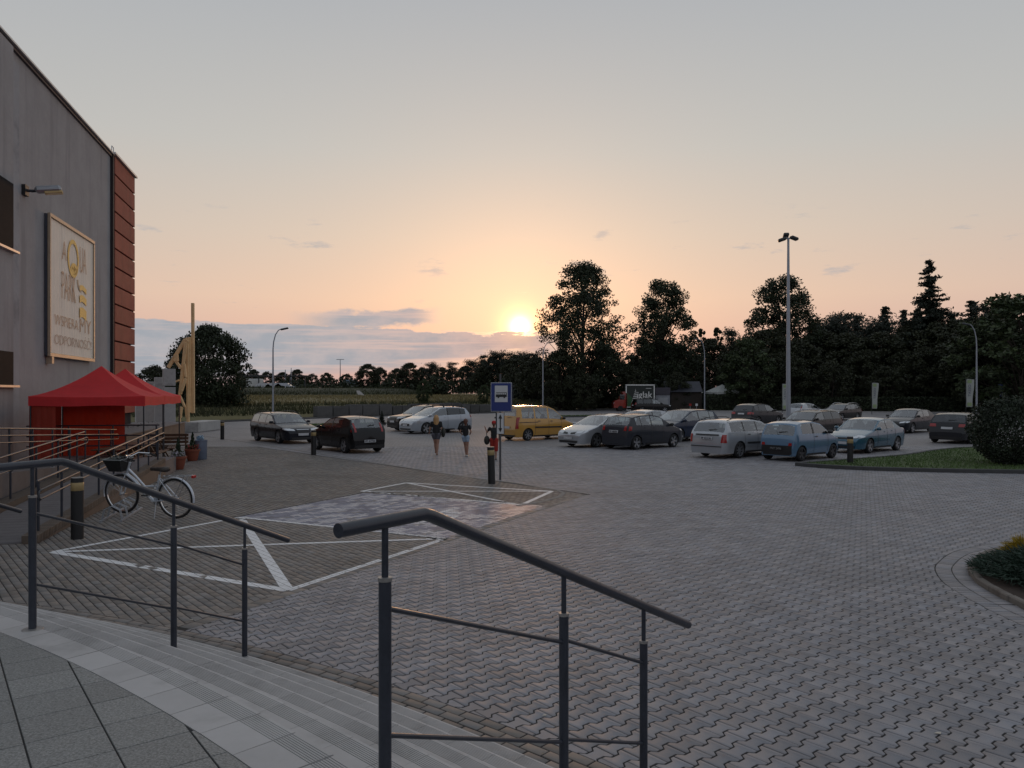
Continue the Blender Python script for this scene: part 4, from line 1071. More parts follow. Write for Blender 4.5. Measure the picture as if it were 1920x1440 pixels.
# ================================================================== BICYCLE AND RACK
def bicycle():
    pf, pr = np.array([-7.80, 15.45]), np.array([-6.60, 15.15]); d = pf-pr; wb = float(np.linalg.norm(d))/1.1; ang_ = math.atan2(d[1], d[0])
    r = thing('bicycle', 'silver city bicycle with front basket, fenders and rear carrier, parked by the ramp', 'bicycle', (pr[0], pr[1], 0), ang_)
    r.rotation_euler = (R(-5), 0, ang_); r.scale = (1.1, 1.1, 1.1)
    FR = pm('bike_silver', (.56, .60, .66), .32, .3, .08); wr = .345
    spoke = None
    def wheel(x, z):
        mb = MB(); n = 40; prof = [(wr+.019*math.cos(a), .019*math.sin(a)) for a in np.linspace(0, 2*math.pi, 9)[:-1]]
        mb.lathe(prof, n, 'y', (0, 0, 0), close=True); ty = mb.build('tyre', BLACK, None, True, 60)
        mb = MB(); mb.lathe([(wr-.018, -.013), (wr-.034, -.010), (wr-.034, .010), (wr-.018, .013)], n, 'y', close=True); rim = mb.build('wheel', CHROME, r, True, 40)
        rim.location = (x, 0, z); ty.parent = rim
        mb = MB()
        for i in range(28):
            a = 2*math.pi*i/28; s_ = .03 if i % 2 else -.03
            mb.tube([(.02*math.cos(a+1.2), s_, .02*math.sin(a+1.2)), ((wr-.03)*math.cos(a), 0, (wr-.03)*math.sin(a))], .0012, 4, False)
        mb.build('spokes', CHROME, rim); MB().lathe([(.02, -.045), (.026, -.03), (.018, 0), (.026, .03), (.02, .045)], 12, 'y').build('hub', ALU, rim)
    zf = wr+.02+.05; wheel(0, wr+.02); wheel(wb, zf)
    def T(name, pts, rad, mat=FR, par=r, n=10): return MB().tube(pts, rad, n).build(name, mat, par, True, 50)
    bb = (.44, 0, .30); ax = (0, 0, wr+.02); st = (.27, 0, .86); hd0, hd1 = (wb-.13, 0, .78), (wb-.22, 0, 1.0)
    T('seat_tube', [bb, (.30, 0, .78)], .021); T('seat_post', [(.31, 0, .74), st], .013, CHROME)
    T('down_tube', [bb, (.62, 0, .42), (.82, 0, .66), hd0], [.028, .031, .031, .028]); T('top_tube', [(.36, 0, .58), (.62, 0, .56), (.80, 0, .74), (wb-.17, 0, .88)], .020)
    T('head_tube', [hd0, hd1], .021)
    for s_ in (-1, 1):
        T('chain_stay', [(bb[0], s_*.03, bb[2]), (0, s_*.06, ax[2])], .010); T('seat_stay', [(.31, s_*.02, .72), (0, s_*.06, ax[2])], .009)
        T('fork_blade', [(wb-.12, s_*.03, .76), (wb-.10, s_*.05, .70), (wb-.01, s_*.055, zf)], .011)
    T('stem', [hd1, (wb-.25, 0, 1.10)], .013, CHROME)
    T('handlebar', [(wb-.52, -.27, 1.08), (wb-.42, -.28, 1.12), (wb-.27, -.16, 1.15), (wb-.24, 0, 1.11), (wb-.27, .16, 1.15), (wb-.42, .28, 1.12), (wb-.52, .27, 1.08)], .012, CHROME)
    for s_ in (-1, 1): T('grip', [(wb-.54, s_*.27, 1.075), (wb-.42, s_*.281, 1.12)], .017, BLACK); T('brake_lever', [(wb-.37, s_*.26, 1.12), (wb-.30, s_*.29, 1.09), (wb-.42, s_*.31, 1.07)], .006, ALU)
    mb = MB()
    for i in range(8):
        t_ = i/7; x = .40-.30*t_; w = .035+.075*max(0, (t_-.25)/.75)**.8; h = .02+.03*t_
        mb.v += []
    prof = [(-.28+.02, .02), (-.2, .03), (-.08, .05), (.02, .10), (.07, .105), (.10, .07)]
    vs = []; fs = []; m_ = 8
    for (x, w) in prof:
        for j in range(m_):
            a = 2*math.pi*j/m_; vs.append((.30-x-.08, w*math.cos(a), .885+(.028+.02*(w/.1))*math.sin(a)))
    for i in range(len(prof)-1):
        for j in range(m_): fs.append((i*m_+j, i*m_+(j+1) % m_, (i+1)*m_+(j+1) % m_, (i+1)*m_+j))
    fs += [tuple(range(m_)), tuple(range((len(prof)-1)*m_, len(prof)*m_))]
    MB().add(vs, fs).build('saddle', pm('saddle_brown_black', (.03, .022, .018), .5), r, True, 60)
    def fender(cx, cz, a0, a1):
        mb = MB(); n = 22; rr_ = wr+.042
        for i in range(n):
            t0, t1 = a0+(a1-a0)*i/n, a0+(a1-a0)*(i+1)/n
            P = lambda t, y, k: (cx+(rr_+k)*math.cos(t), y, cz+(rr_+k)*math.sin(t))
            for y0, k0, y1, k1 in ((-.028, -.012, -.015, 0), (-.015, 0, .015, 0), (.015, 0, .028, -.012)): mb.quad(P(t0, y0, k0), P(t1, y0, k0), P(t1, y1, k1), P(t0, y1, k1))
        return mb.build('fender', FR, r, True, 60)
    fender(0, wr+.02, R(25), R(190)); fender(wb, zf, R(-10), R(120))
    for s_ in (-1, 1):
        T('carrier_rail', [(.22, s_*.05, .76), (-.32, s_*.06, .79), (-.38, 0, .79)], .007, ALU); T('carrier_strut', [(-.25, s_*.06, .785), (0, s_*.065, ax[2])], .006, ALU)
        T('fender_stay', [(-.33, s_*.03, .56), (0, s_*.06, ax[2])], .003, CHROME)
    for x in (.1, -.05, -.2): T('carrier_bar', [(x, -.055, .772), (x, .055, .772)], .005, ALU)
    MB().box((-.40, 0, .77), (.05, .09, .05), bev=.01).build('rear_reflector', pm('reflector_red', (.4, .02, .015), .2), r)
    T('kickstand', [(.36, .06, .30), (.34, .16, .02)], .009, ALU)
    MB().lathe([(.08, -.002), (.08, .002)], 24, 'y', (bb[0], -.05, bb[2])).build('chainring', ALU, r); 
    T('crank', [(bb[0], -.06, bb[2]), (bb[0]-.10, -.07, bb[2]-.13)], .009, ALU); T('crank', [(bb[0], .06, bb[2]), (bb[0]+.10, .07, bb[2]+.13)], .009, ALU)
    MB().box((bb[0]-.10, -.12, bb[2]-.13), (.09, .08, .022)).build('pedal', BLACKP, r); MB().box((bb[0]+.10, .12, bb[2]+.13), (.09, .08, .022)).build('pedal', BLACKP, r)
    MB().box((.22, -.055, .335), (.5, .02, .07), bev=.008).build('chain_guard', FR, r)
    # basket: tapered open box
    mb = MB(); z0, z1 = .84, 1.06; cx = wb+.02
    lo = [(cx-.13, -.11), (cx+.13, -.11), (cx+.13, .11), (cx-.13, .11)]; hi = [(cx-.17, -.17), (cx+.20, -.17), (cx+.20, .17), (cx-.17, .17)]
    for i in range(4):
        j = (i+1) % 4; mb.quad((*lo[i], z0), (*lo[j], z0), (*hi[j], z1), (*hi[i], z1))
    mb.add([(*p, z0) for p in lo], [(0, 1, 2, 3)]); bk = mb.build('basket', pm('black_basket_liner', (.012, .013, .013), .6, 0, .3, 14, .5, 30), r)
    MB().tube([(*p, z1) for p in hi]+[(*hi[0], z1)], .010, 6).build('basket_rim', pm('grey_liner_edge', (.25, .27, .27), .6), bk)
    rr_ = np.random.default_rng(3); C = np.c_[cx+rr_.uniform(-.14, .16, 60), rr_.uniform(-.15, .15, 60), z1+rr_.uniform(-.02, .05, 60)]
    V, F = leaf_quads(C, .07, .1, 3, .8); obj('liner_bag', arr_mesh('liner', V, F, pm('film_grey', (.05, .055, .05), .35)), bk)
    mb = MB()
    for k in range(40):    # chain lock wound round the frame
        t_ = k/40; p0 = Vector((.16+.36*t_+.03*math.sin(k*1.9), .07*math.cos(k*1.3), .74-.30*t_+.05*math.sin(k*1.1)))
        mb.tube([p0, p0+Vector((.022*math.cos(k), .012, .02*math.sin(k*2.1)))], .008, 5)
    mb.build('chain_lock', CHROME, r)
    return r
bicycle()
rk = thing('bicycle_rack', 'low galvanised bicycle rack under the front wheel of the bicycle', 'bicycle rack', (-7.75, 15.05, 0), fang)
for y in (-.18, .18): MB().box((.5, y, .02), (1.7, .04, .035)).build('base_bar', GALV, rk)
for x in (-.3, -.22, .12, .2, .54, .62, .96, 1.04):
    MB().tube([(x, -.18, .03), (x, -.14, .22), (x, 0, .30), (x, .14, .22), (x, .18, .03)], .009, 8).build('hoop', GALV, rk, True)
# ================================================================== CARS
CGL = glass('car_glass', (.72, .78, .78), .30); CGD = glass('car_glass_tinted', (.13, .14, .15), .16)
TRIM = pm('car_black_trim', (.015, .015, .016), .45); INTR = pm('car_interior', (.022, .022, .024), .8); SEAT = pm('car_seat_cloth', (.035, .036, .04), .85)
HLAMP = pm('headlamp_glass', (.62, .65, .68), .12, .35, .25, 22); TLAMP = pm('tail_lamp_red', (.30, .012, .012), .18, 0, .2, 20, coat=.6); PLATE = pm('plate_white', (.50, .51, .53), .45); PINKT = pm('plate_ink', (.03, .03, .04), .6)
HUB = pm('wheel_alloy', (.30, .31, .33), .35, .7, .15); HUBD = pm('wheel_cover_dark', (.05, .05, .055), .5, .3)
AMB = pm('lamp_amber', (.5, .16, .02), .2)
def wheel_meshes(r, alloy=True, spokes=5, w=.19):
    mb = MB(); q = [(r-.075, -w/2), (r-.025, -w/2), (r-.006, -w/2+.02), (r, -w/2+.045), (r, w/2-.045), (r-.006, w/2-.02), (r-.025, w/2), (r-.075, w/2)]
    mb.lathe(q, 26, 'y', close=True); ty = mb.mesh('tyre', BLACK, True, 50)
    mb = MB(); ri = r-.07
    mb.lathe([(ri, -.085), (ri-.012, -.085), (ri-.02, -.05), (ri-.02, .06)], 26, 'y', caps=False)
    mb.m = 1; mb.lathe([(ri-.02, -.035), (.01, -.03)], 26, 'y', caps=False); mb.m = 0
    for k in range(spokes):
        a = 2*math.pi*k/spokes; c_, s_ = math.cos(a), math.sin(a); n_ = (-s_, c_); w0, w1 = .030, .048
        if spokes > 6: w0, w1 = .018, .026
        P = []
        for (rr, ww, y) in ((.03, w0, -.062), (ri-.012, w1, -.078)):
            for sg in (-1, 1): P.append((c_*rr+n_[0]*ww*sg, y, s_*rr+n_[1]*ww*sg))
        P += [(x, y+.03, z) for x, y, z in P]
        mb.add(P, [(0, 1, 3, 2), (4, 6, 7, 5), (0, 2, 6, 4), (1, 5, 7, 3), (2, 3, 7, 6)])
    mb.lathe([(.045, -.05), (.04, -.07), (0.001, -.072)], 12, 'y')
    rim = mb.mesh('wheel', [HUB if alloy else HUBD, BLACKP], True, 30)
    return ty, rim
WCACHE = {}
def car(label, px_c, head, S, paint, plate=None, group='parked cars'):
    L, W, Hh = S['L'], S['W'], S['H']; hw = W/2; wb, fo, wr = S['wb'], S['fo'], S['wr']; clear = S.get('clear', .19)
    prof = np.array(S['prof'], float); fc, fw, fr, fb = S['fc'], S['fw'], S['fr'], S['fb']; bz = S['belt']; tum = S.get('tum', .19)
    # smoothed profile
    def ztop(f): return float(np.interp(f, prof[:, 0], prof[:, 1]))
    fine = np.linspace(0, L, 400); zz = np.array([ztop(f) for f in fine]); kz = np.array([1, 2, 3, 4, 3, 2, 1.])*1.0; kz /= kz.sum()
    zs = np.convolve(np.pad(zz, 3, mode='edge'), kz, 'valid')
    zt_ = lambda f: float(np.interp(f, fine, zs))
    belt = lambda f: float(np.interp(f, [fc-.1, fb], bz)) if True else 0
    def plan(f):
        k = 1-.035*abs((f-L*.5)/(L*.5))**2.2
        e = .42
        if f < e: k -= .20*((e-f)/e)**2.2
        e2 = .34
        if f > L-e2: k -= .13*((f-(L-e2))/e2)**2.2
        return k
    ra = wr+.055; axs = (fo, fo+wb)
    wins = S['win']
    st = set(np.round(np.linspace(0, L, 34), 3))
    st |= {0.0, .03, .07, .12, .2, L-.02, L-.05, L-.1, L-.17, fc, fc+.03, fw, fw-.04, fr, fr+.04, fb, fb-.03, L}
    for a in axs: st |= {round(a+ra*math.cos(t), 3) for t in np.linspace(0, math.pi, 15)}
    for a, b in wins: st |= {a, b}
    st |= set(np.round(np.linspace(fr, fb, 6), 3)) | set(np.round(np.linspace(fc, fw, 7), 3))
    st = sorted(s_ for s_ in st if 0 <= s_ <= L); st2 = [st[0]]
    for s_ in st[1:]:
        if s_-st2[-1] > .006: st2.append(s_)
    st = st2; st[-1] = L
    lf = np.linspace(0, 1, 8); uf = [0, .07, .3, .55, .78, .90, 1.0]; tf = [1, .90, .6, .3, 0]
    def yz(f, z):
        Wf = hw*plan(f); zb = belt(f)
        if z <= zb:
            s_ = (z-clear)/(zb-clear); return Wf*(.93+.07*math.sin(min(max(s_, 0)/.55, 1)*math.pi/2)-.035*max(0, (s_-.6)/.4)**2)
        q = (z-zb)/max(Hh-zb, .05); return Wf*.965-tum*q**1.12
    V = []; nL, nU, nT = len(lf), len(uf)-1, len(tf)-1
    M_ = nL+nU+nT                                     # points per half section
    for f in st:
        zt = zt_(f); ze = zt-(.045 if zt > belt(f)+.12 else .03)
        zl = clear
        for a in axs:
            if abs(f-a) < ra: zl = max(zl, wr+math.sqrt(max(ra*ra-(f-a)**2, 0)))
        up = ze > belt(f)+.015
        z1 = belt(f) if up else ze-.025
        zl = min(zl, z1-.03)
        half = []
        for k in lf: z = zl+(z1-zl)*k; half.append((yz(f, z), z))
        for k in uf[1:]:
            z = z1+(ze-z1)*k; y = yz(f, z)
            if not up: y *= 1-.035*k*k
            half.append((y, z))
        ye = half[-1][0]
        for k in tf[1:]: half.append((ye*k*(1 if k else 0), ze+(zt-ze)*(1-k**2.6)))
        V.append(half)
    verts = []; nS = len(st); idx = {}
    for i, f in enumerate(st):
        x = L/2-f
        for j, (y, z) in enumerate(V[i]):
            idx[(i, j, 1)] = len(verts); verts.append((x, y, z))
            if j < M_-1: idx[(i, j, -1)] = len(verts); verts.append((x, -y, z))
            else: idx[(i, j, -1)] = idx[(i, j, 1)]
    body, mi, glassf = [], [], {}
    gkey = lambda k: glassf.setdefault(k, [])
    for i in range(nS-1):
        fm = (st[i]+st[i+1])/2
        for j in range(M_-1):
            for s_ in (1, -1):
                q = (idx[(i, j, s_)], idx[(i+1, j, s_)], idx[(i+1, j+1, s_)], idx[(i, j+1, s_)])
                q = tuple(dict.fromkeys(q))
                if len(q) < 3: continue
                key = None; m = 0
                if nL <= j < nL+4:                      # side glass rows
                    for w_, (a, b) in enumerate(wins):
                        if a < fm < b: key = ('window', w_, s_)
                    if key is None and S.get('bp', True) and wins[0][0] < fm < wins[-1][1]: m = 1
                if j >= nL+nU:
                    if fc+.02 < fm < fw-.02: key = ('windshield', 0, 0)
                    elif fr+.02 < fm < fb-.01: key = ('rear_window', 0, 0)
                if key: gkey(key).append(q)
                else: body.append(q); mi.append(m)
    def cap(i, rev):
        out = []
        for j in range(M_-1):
            q = (idx[(i, j, 1)], idx[(i, j+1, 1)], idx[(i, j+1, -1)], idx[(i, j, -1)]); q = tuple(dict.fromkeys(q))
            if len(q) > 2: out.append(q)
        return out
    c0 = cap(0, 0)+cap(nS-1, 1); body += c0; mi += [0]*len(c0)
    full = body+[q for v in glassf.values() for q in v]
    bvh = BVHTree.FromPolygons([Vector(v) for v in verts], full)
    root = thing('parked_car', label, S.get('cat', 'car'), (px_c[0], px_c[1], 0.004), head, group)
    mb = MB(); mb.v = list(verts); mb.f = body; mb.mi = mi
    me = mb.mesh('body', [paint, TRIM], True, 38); b_ = obj('body', me, root)
    for key, fs in glassf.items():
        used = sorted({i for q in fs for i in q}); mp = {a: b for b, a in enumerate(used)}
        mb = MB().add([verts[i] for i in used], [tuple(mp[i] for i in q) for q in fs])
        tint = CGD if S.get('tint') and (key[0] == 'rear_window' or (key[0] == 'window' and key[1] > 0)) else CGL
        o = mb.build(key[0], tint, root, True, 60)
    def decal(name, quad, view, mat, nx=5, ny=4, off=.010, parent=root):
        """quad of 4 corners in the view plane: front/rear (y,z), side (f,z)"""
        P = {}; mb = MB(); vs = []; ok = {}
        for i in range(nx+1):
            for j in range(ny+1):
                u, v = i/nx, j/ny
                a = [(quad[0][k]*(1-u)+quad[1][k]*u)*(1-v)+(quad[3][k]*(1-u)+quad[2][k]*u)*v for k in (0, 1)]
                if view == 'front': o_, d_ = Vector((L/2+2, a[0], a[1])), Vector((-1, 0, 0))
                elif view == 'rear': o_, d_ = Vector((-L/2-2, a[0], a[1])), Vector((1, 0, 0))
                elif view == 'top': o_, d_ = Vector((L/2-a[0], a[1], 5)), Vector((0, 0, -1))
                else: sgn = 1 if view == 'left' else -1; o_, d_ = Vector((L/2-a[0], sgn*3, a[1])), Vector((0, -sgn, 0))
                h = bvh.ray_cast(o_, d_)
                if h[0] is None: continue
                n_ = h[1]
                if n_.dot(d_) > 0: n_ = -n_
                ok[(i, j)] = len(vs); vs.append(h[0]+n_*off-d_*off*.3)
        far_ = lambda q: max((Vector(vs[a])-Vector(vs[b])).length for a in q for b in q) > .42
        fs = [(ok[(i, j)], ok[(i+1, j)], ok[(i+1, j+1)], ok[(i, j+1)]) for i in range(nx) for j in range(ny) if all(k in ok for k in ((i, j), (i+1, j), (i+1, j+1), (i, j+1)))]
        fs = [q for q in fs if not far_(q)]
        if not fs: return None
        return MB().add(vs, fs).build(name, mat, parent, True, 60)
    # lights, grille, plates
    for s_ in (1, -1):
        y0, z0, y1, z1 = S.get('hl', (.42, .60, .74, .74)); mir = lambda q: [(s_*a, b) for a, b in q]
        decal('headlight', mir([(y0, z0+.02), (y1*hw/.9*.98, z0+.05), (y1*hw/.9*.98, z1+.02), (y0+.03, z1-.02)]), 'front', HLAMP)
        sv = 'left' if s_ == 1 else 'right'
        decal('headlight_side', [(.13, z0+.05), (.42, z0+.10), (.40, z1+.03), (.15, z1+.0)], sv, HLAMP)
        q = S.get('tl', (.50, .66, .70, .98))
        decal('taillight', mir([(q[0], q[1]), (q[2]*hw/.85, q[1]), (q[2]*hw/.85*.985, q[3]), (q[0]+.02, q[3])]), 'rear', TLAMP)
        decal('taillight_side', [(L-.06-S.get('tls', .14), q[1]+.02), (L-.10, q[1]), (L-.10-.05*S.get('tilt', 1), q[3]), (L-.10-S.get('tls', .14), q[3]-.02)], sv, TLAMP)
        for (a, b) in S.get('door', [(wins[0][1]-.22, .16), (wins[min(1, len(wins)-1)][1]-.30, .16)]):
            decal('door_handle', [(a, belt(a)-.10), (a+b, belt(a)-.095), (a+b, belt(a)-.06), (a, belt(a)-.065)], sv, S.get('hm', TRIM), 2, 1, .02)
        for fx in S.get('seam', [wins[0][0]+.02]+[w_[1]+.03 for w_ in wins[:2]]):
            decal('door_seam', [(fx, clear+.10), (fx+.014, clear+.10), (fx+.014, belt(fx)-.005), (fx, belt(fx)-.005)], sv, TRIM, 1, 6, .004)
        if S.get('mould'): decal('side_moulding', [(fo+ra+.08, S['mould']-.04), (fo+wb-ra-.08, S['mould']-.02), (fo+wb-ra-.08, S['mould']+.05), (fo+ra+.08, S['mould']+.03)], sv, TRIM, 10, 1, .014)
        decal('sill', [(fo+ra+.03, clear+.005), (fo+wb-ra-.03, clear+.005), (fo+wb-ra-.03, clear+.075), (fo+ra+.03, clear+.075)], sv, TRIM, 8, 1, .008)
        mx = fc+.22; my = yz(mx, belt(mx)); mb = MB(); mb.box((L/2-mx, s_*(my+.10), belt(mx)+.075), (.12, .19, .13), bev=.035); mr = mb.build('mirror', S.get('mm', TRIM), root, True, 60)
        MB().beam((L/2-mx, s_*(my-.02), belt(mx)+.01), (L/2-mx, s_*(my+.06), belt(mx)+.05), .05, .03).build('mirror_arm', TRIM, mr)
    gq = S.get('grille')
    if gq: decal('grille', [(-gq[0], gq[1]), (gq[0], gq[1]), (gq[0]*gq[3], gq[2]), (-gq[0]*gq[3], gq[2])], 'front', TRIM, 6, 3, .012)
    decal('front_bumper_intake', [(-.55, clear+.03), (.55, clear+.03), (.6, clear+.13), (-.6, clear+.13)], 'front', TRIM, 6, 2, .008)
    zp = S.get('fp', .42); decal('front_plate', [(-.26, zp), (.26, zp), (.26, zp+.11), (-.26, zp+.11)], 'front', PLATE, 3, 1, .03)
    zp = S.get('rp', .78); rpl = decal('rear_plate', [(.26, zp), (-.26, zp), (-.26, zp+.11), (.26, zp+.11)], 'rear', S.get('rpm', PLATE), 3, 1, .03)
    if S.get('rb', True) is not False:
        rbz = S.get('rb', (.20, .34)); decal('rear_bumper', [(hw*.80, rbz[0]), (-hw*.80, rbz[0]), (-hw*.80, rbz[1]), (hw*.80, rbz[1])], 'rear', S.get('rbm', TRIM), 8, 2, .012)
    if plate:
        for view, base in (('rear', S.get('rp', .78)),):
            me = text_mesh(plate, .115); xs = [v.co.x for v in me.vertices]; x0, x1 = min(xs), max(xs)
            h = bvh.ray_cast(Vector((-L/2-2, 0, base+.05)), Vector((1, 0, 0)))
            xr = h[0].x-.052 if h[0] else -L/2-.05
            for v in me.vertices:
                a, b, c = v.co; v.co = (xr-c, -((a-x0)/(x1-x0)-.5)*.44, base+.016+b)
            me.materials.clear(); me.materials.append(S.get('rpt', PINKT)); obj('plate_number', me, rpl or root)
    # wheels
    key = (wr, S.get('alloy', True), S.get('sp', 5))
    if key not in WCACHE: WCACHE[key] = wheel_meshes(wr, S.get('alloy', True), S.get('sp', 5))
    ty, rim = WCACHE[key]
    for a in axs:
        for s_ in (1, -1):
            w_ = obj('wheel', rim, root, (L/2-a, s_*(hw-.115), wr)); w_.rotation_euler = (0, random.uniform(0, 1.2), math.pi if s_ > 0 else 0)
            obj('tyre', ty, w_)
    # underside, cabin
    MB().box((0, 0, .34), (L-.5, W-.50, .34)).build('underbody', BLACKP, root)
    MB().box((L/2-(fc+fb)/2-.1, 0, .40), (fb-fc-.1, W-.30, .26)).build('cabin_floor', INTR, root)
    zs_ = bz[0]
    MB().box((L/2-fc-.18, 0, zs_-.08), (.40, W-.34, .16), bev=.05).build('dashboard', INTR, root)
    mid = wins[0][1]
    for s_ in (1, -1):
        xs_ = L/2-mid+.12
        mb = MB(); mb.box((xs_+.25, s_*.36, .60), (.5, .48, .16), bev=.04); mb.box((xs_-.06, s_*.36, .88), (.15, .47, .58), Matrix.Rotation(R(-12), 3, 'Y'), bev=.05); mb.box((xs_-.16, s_*.36, 1.25), (.09, .26, .17), bev=.04)
        mb.build('front_seat', SEAT, root, True, 40)
    xr = L/2-min(mid+1.0, fb-.35)
    mb = MB(); mb.box((xr+.22, 0, .60), (.5, W-.5, .18), bev=.04); mb.box((xr-.08, 0, .86), (.16, W-.52, .50), Matrix.Rotation(R(-14), 3, 'Y'), bev=.05)
    for y in (-.4, .4): mb.box((xr-.17, y, 1.16), (.08, .24, .12), bev=.03)
    mb.build('rear_seat', SEAT, root, True, 40)
    MB().lathe([(.18+.014*math.cos(t), .014*math.sin(t)) for t in np.linspace(0, 2*math.pi, 7)[:-1]], 18, 'x', (L/2-fc-.52, .36, zs_+.02), close=True).build('steering_wheel', INTR, root)
    if S.get('rails'):
        for s_ in (1, -1):
            P = [(L/2-f, s_*(yz(f, zt_(f)-.045)-.06), zt_(f)+(.012 if k in (0, 5) else .05)) for k, f in enumerate(np.linspace(fw+.12, fr-.08, 6))]
            MB().tube(P, .016, 8).build('roof_rail', S.get('railm', TRIM), root, True)
    if S.get('bars'):
        for f in S['bars']:
            MB().beam((L/2-f, -.62, zt_(f)+.07), (L/2-f, .62, zt_(f)+.07), .07, .03).build('roof_bar', TRIM, root)
            for s_ in (1, -1): MB().box((L/2-f, s_*.6, zt_(f)+.02), (.08, .06, .11)).build('bar_foot', TRIM, root)
    if S.get('ant'): f = S['ant']; MB().tube([(L/2-f, 0, zt_(f)-.005), (L/2-f-.10, 0, zt_(f)+.16)], .005, 5).build('antenna', TRIM, root)
    if S.get('wiper', True): decal('rear_wiper', [(0, bz[1]+.06), (-.34, bz[1]+.10), (-.34, bz[1]+.118), (0, bz[1]+.085)], 'rear', TRIM, 2, 1, .02)
    S['_decal'] = decal
    if S.get('extra'): S['extra'](root, decal, L, hw, zt_, belt)
    return root
def spec(base, **k): d = dict(base); d.update(k); return d
WAGON = dict(L=4.72, W=1.80, H=1.47, wb=2.75, fo=.94, wr=.315, fc=1.33, fw=2.02, fr=4.28, fb=4.58, belt=(.93, .98), win=[(1.62, 2.52), (2.58, 3.42), (3.50, 4.28)],
    prof=[(0, .52), (.04, .66), (.25, .76), (.7, .86), (1.30, .95), (2.02, 1.38), (2.5, 1.46), (3.3, 1.47), (4.1, 1.44), (4.30, 1.38), (4.60, .98), (4.67, .92), (4.72, .55)],
    tl=(.58, .72, .80, 1.10), hl=(.40, .60, .80, .72), rp=.74, fp=.40, grille=(.30, .50, .68, 1.05), rails=True, mould=.5)
HATCH = dict(L=4.05, W=1.69, H=1.49, wb=2.51, fo=.86, wr=.30, fc=1.10, fw=1.92, fr=3.62, fb=3.92, belt=(.95, 1.03), win=[(1.38, 2.28), (2.35, 3.10)],
    prof=[(0, .54), (.05, .68), (.3, .82), (1.08, .99), (1.92, 1.42), (2.5, 1.49), (3.2, 1.47), (3.64, 1.40), (3.93, 1.02), (4.0, .95), (4.05, .55)],
    tl=(.56, .86, .66, 1.22), tls=.08, hl=(.40, .66, .78, .80), rp=.44, fp=.42, grille=(.30, .36, .46, 1.0), ant=3.2)
MPV = dict(L=4.36, W=1.85, H=1.62, wb=2.70, fo=.92, wr=.325, fc=.98, fw=1.98, fr=3.86, fb=4.20, belt=(1.0, 1.10), win=[(1.36, 2.42), (2.50, 3.38), (3.44, 3.80)],
    prof=[(0, .56), (.05, .72), (.35, .88), (.96, 1.03), (1.98, 1.54), (2.5, 1.61), (3.3, 1.60), (3.88, 1.52), (4.20, 1.10), (4.29, .98), (4.36, .58)],
    tl=(.62, .92, .72, 1.18), hl=(.48, .70, .82, .84), rp=.80, fp=.46, grille=(.40, .46, .60, 1.1))
SEDAN = dict(L=4.16, W=1.66, H=1.42, wb=2.46, fo=.86, wr=.295, fc=1.18, fw=1.92, fr=2.98, fb=3.55, belt=(.90, .96), win=[(1.46, 2.28), (2.35, 3.02)], tum=.17,
    prof=[(0, .50), (.05, .62), (.2, .70), (.6, .80), (1.16, .92), (1.92, 1.34), (2.4, 1.41), (2.9, 1.38), (3.2, 1.22), (3.58, 1.01), (3.98, .98), (4.10, .90), (4.16, .52)],
    tl=(.45, .70, .68, .86), hl=(.36, .58, .70, .70), rp=.60, fp=.38, grille=(.30, .58, .64, 1.0), rb=(.28, .42))
VAN = dict(L=4.32, W=1.68, H=1.80, wb=2.72, fo=.84, wr=.30, fc=.92, fw=1.72, fr=4.16, fb=4.25, belt=(1.02, 1.10), win=[(1.22, 2.12), (2.22, 3.05), (3.14, 3.95)], tum=.13, cat='van',
    prof=[(0, .54), (.05, .68), (.3, .82), (.90, 1.02), (1.72, 1.64), (2.1, 1.77), (3.2, 1.80), (4.12, 1.77), (4.18, 1.68), (4.25, 1.12), (4.28, 1.0), (4.32, .52)],
    tl=(.68, .62, .79, 1.20), tls=.06, hl=(.42, .66, .78, .82), rp=.62, fp=.42, grille=(.3, .5, .62, 1.0), mould=.66, alloy=True, sp=7)
JAZZ = spec(HATCH, L=3.90, W=1.695, H=1.53, wb=2.50, fo=.80, wr=.295, fc=.85, fw=1.75, fr=3.45, fb=3.76, belt=(.95, 1.05), win=[(1.55, 2.30), (2.36, 2.98), (3.03, 3.32)],
    prof=[(0, .56), (.05, .70), (.3, .84), (.83, .99), (1.75, 1.46), (2.3, 1.53), (3.0, 1.50), (3.47, 1.42), (3.77, 1.06), (3.84, .92), (3.90, .52)], tl=(.55, .82, .70, 1.02), tls=.20, rp=.72, rb=(.26, .36))
CINQ = spec(HATCH, L=3.32, W=1.51, H=1.44, wb=2.20, fo=.62, wr=.265, fc=.80, fw=1.42, fr=2.98, fb=3.20, belt=(.93, .95), win=[(1.02, 1.98), (2.10, 2.78)], tum=.15,
    prof=[(0, .50), (.04, .66), (.25, .78), (.78, .94), (1.42, 1.36), (1.9, 1.44), (2.6, 1.42), (2.99, 1.35), (3.21, .92), (3.26, .80), (3.32, .50)], tl=(.46, .56, .68, .66), tls=.04, rp=.40, rb=(.22, .56), alloy=False, seam=[1.04, 2.03], door=[(1.80, .14)], rpm=TRIM, rpt=pm('plate_pale_ink', (.22, .22, .22), .6))
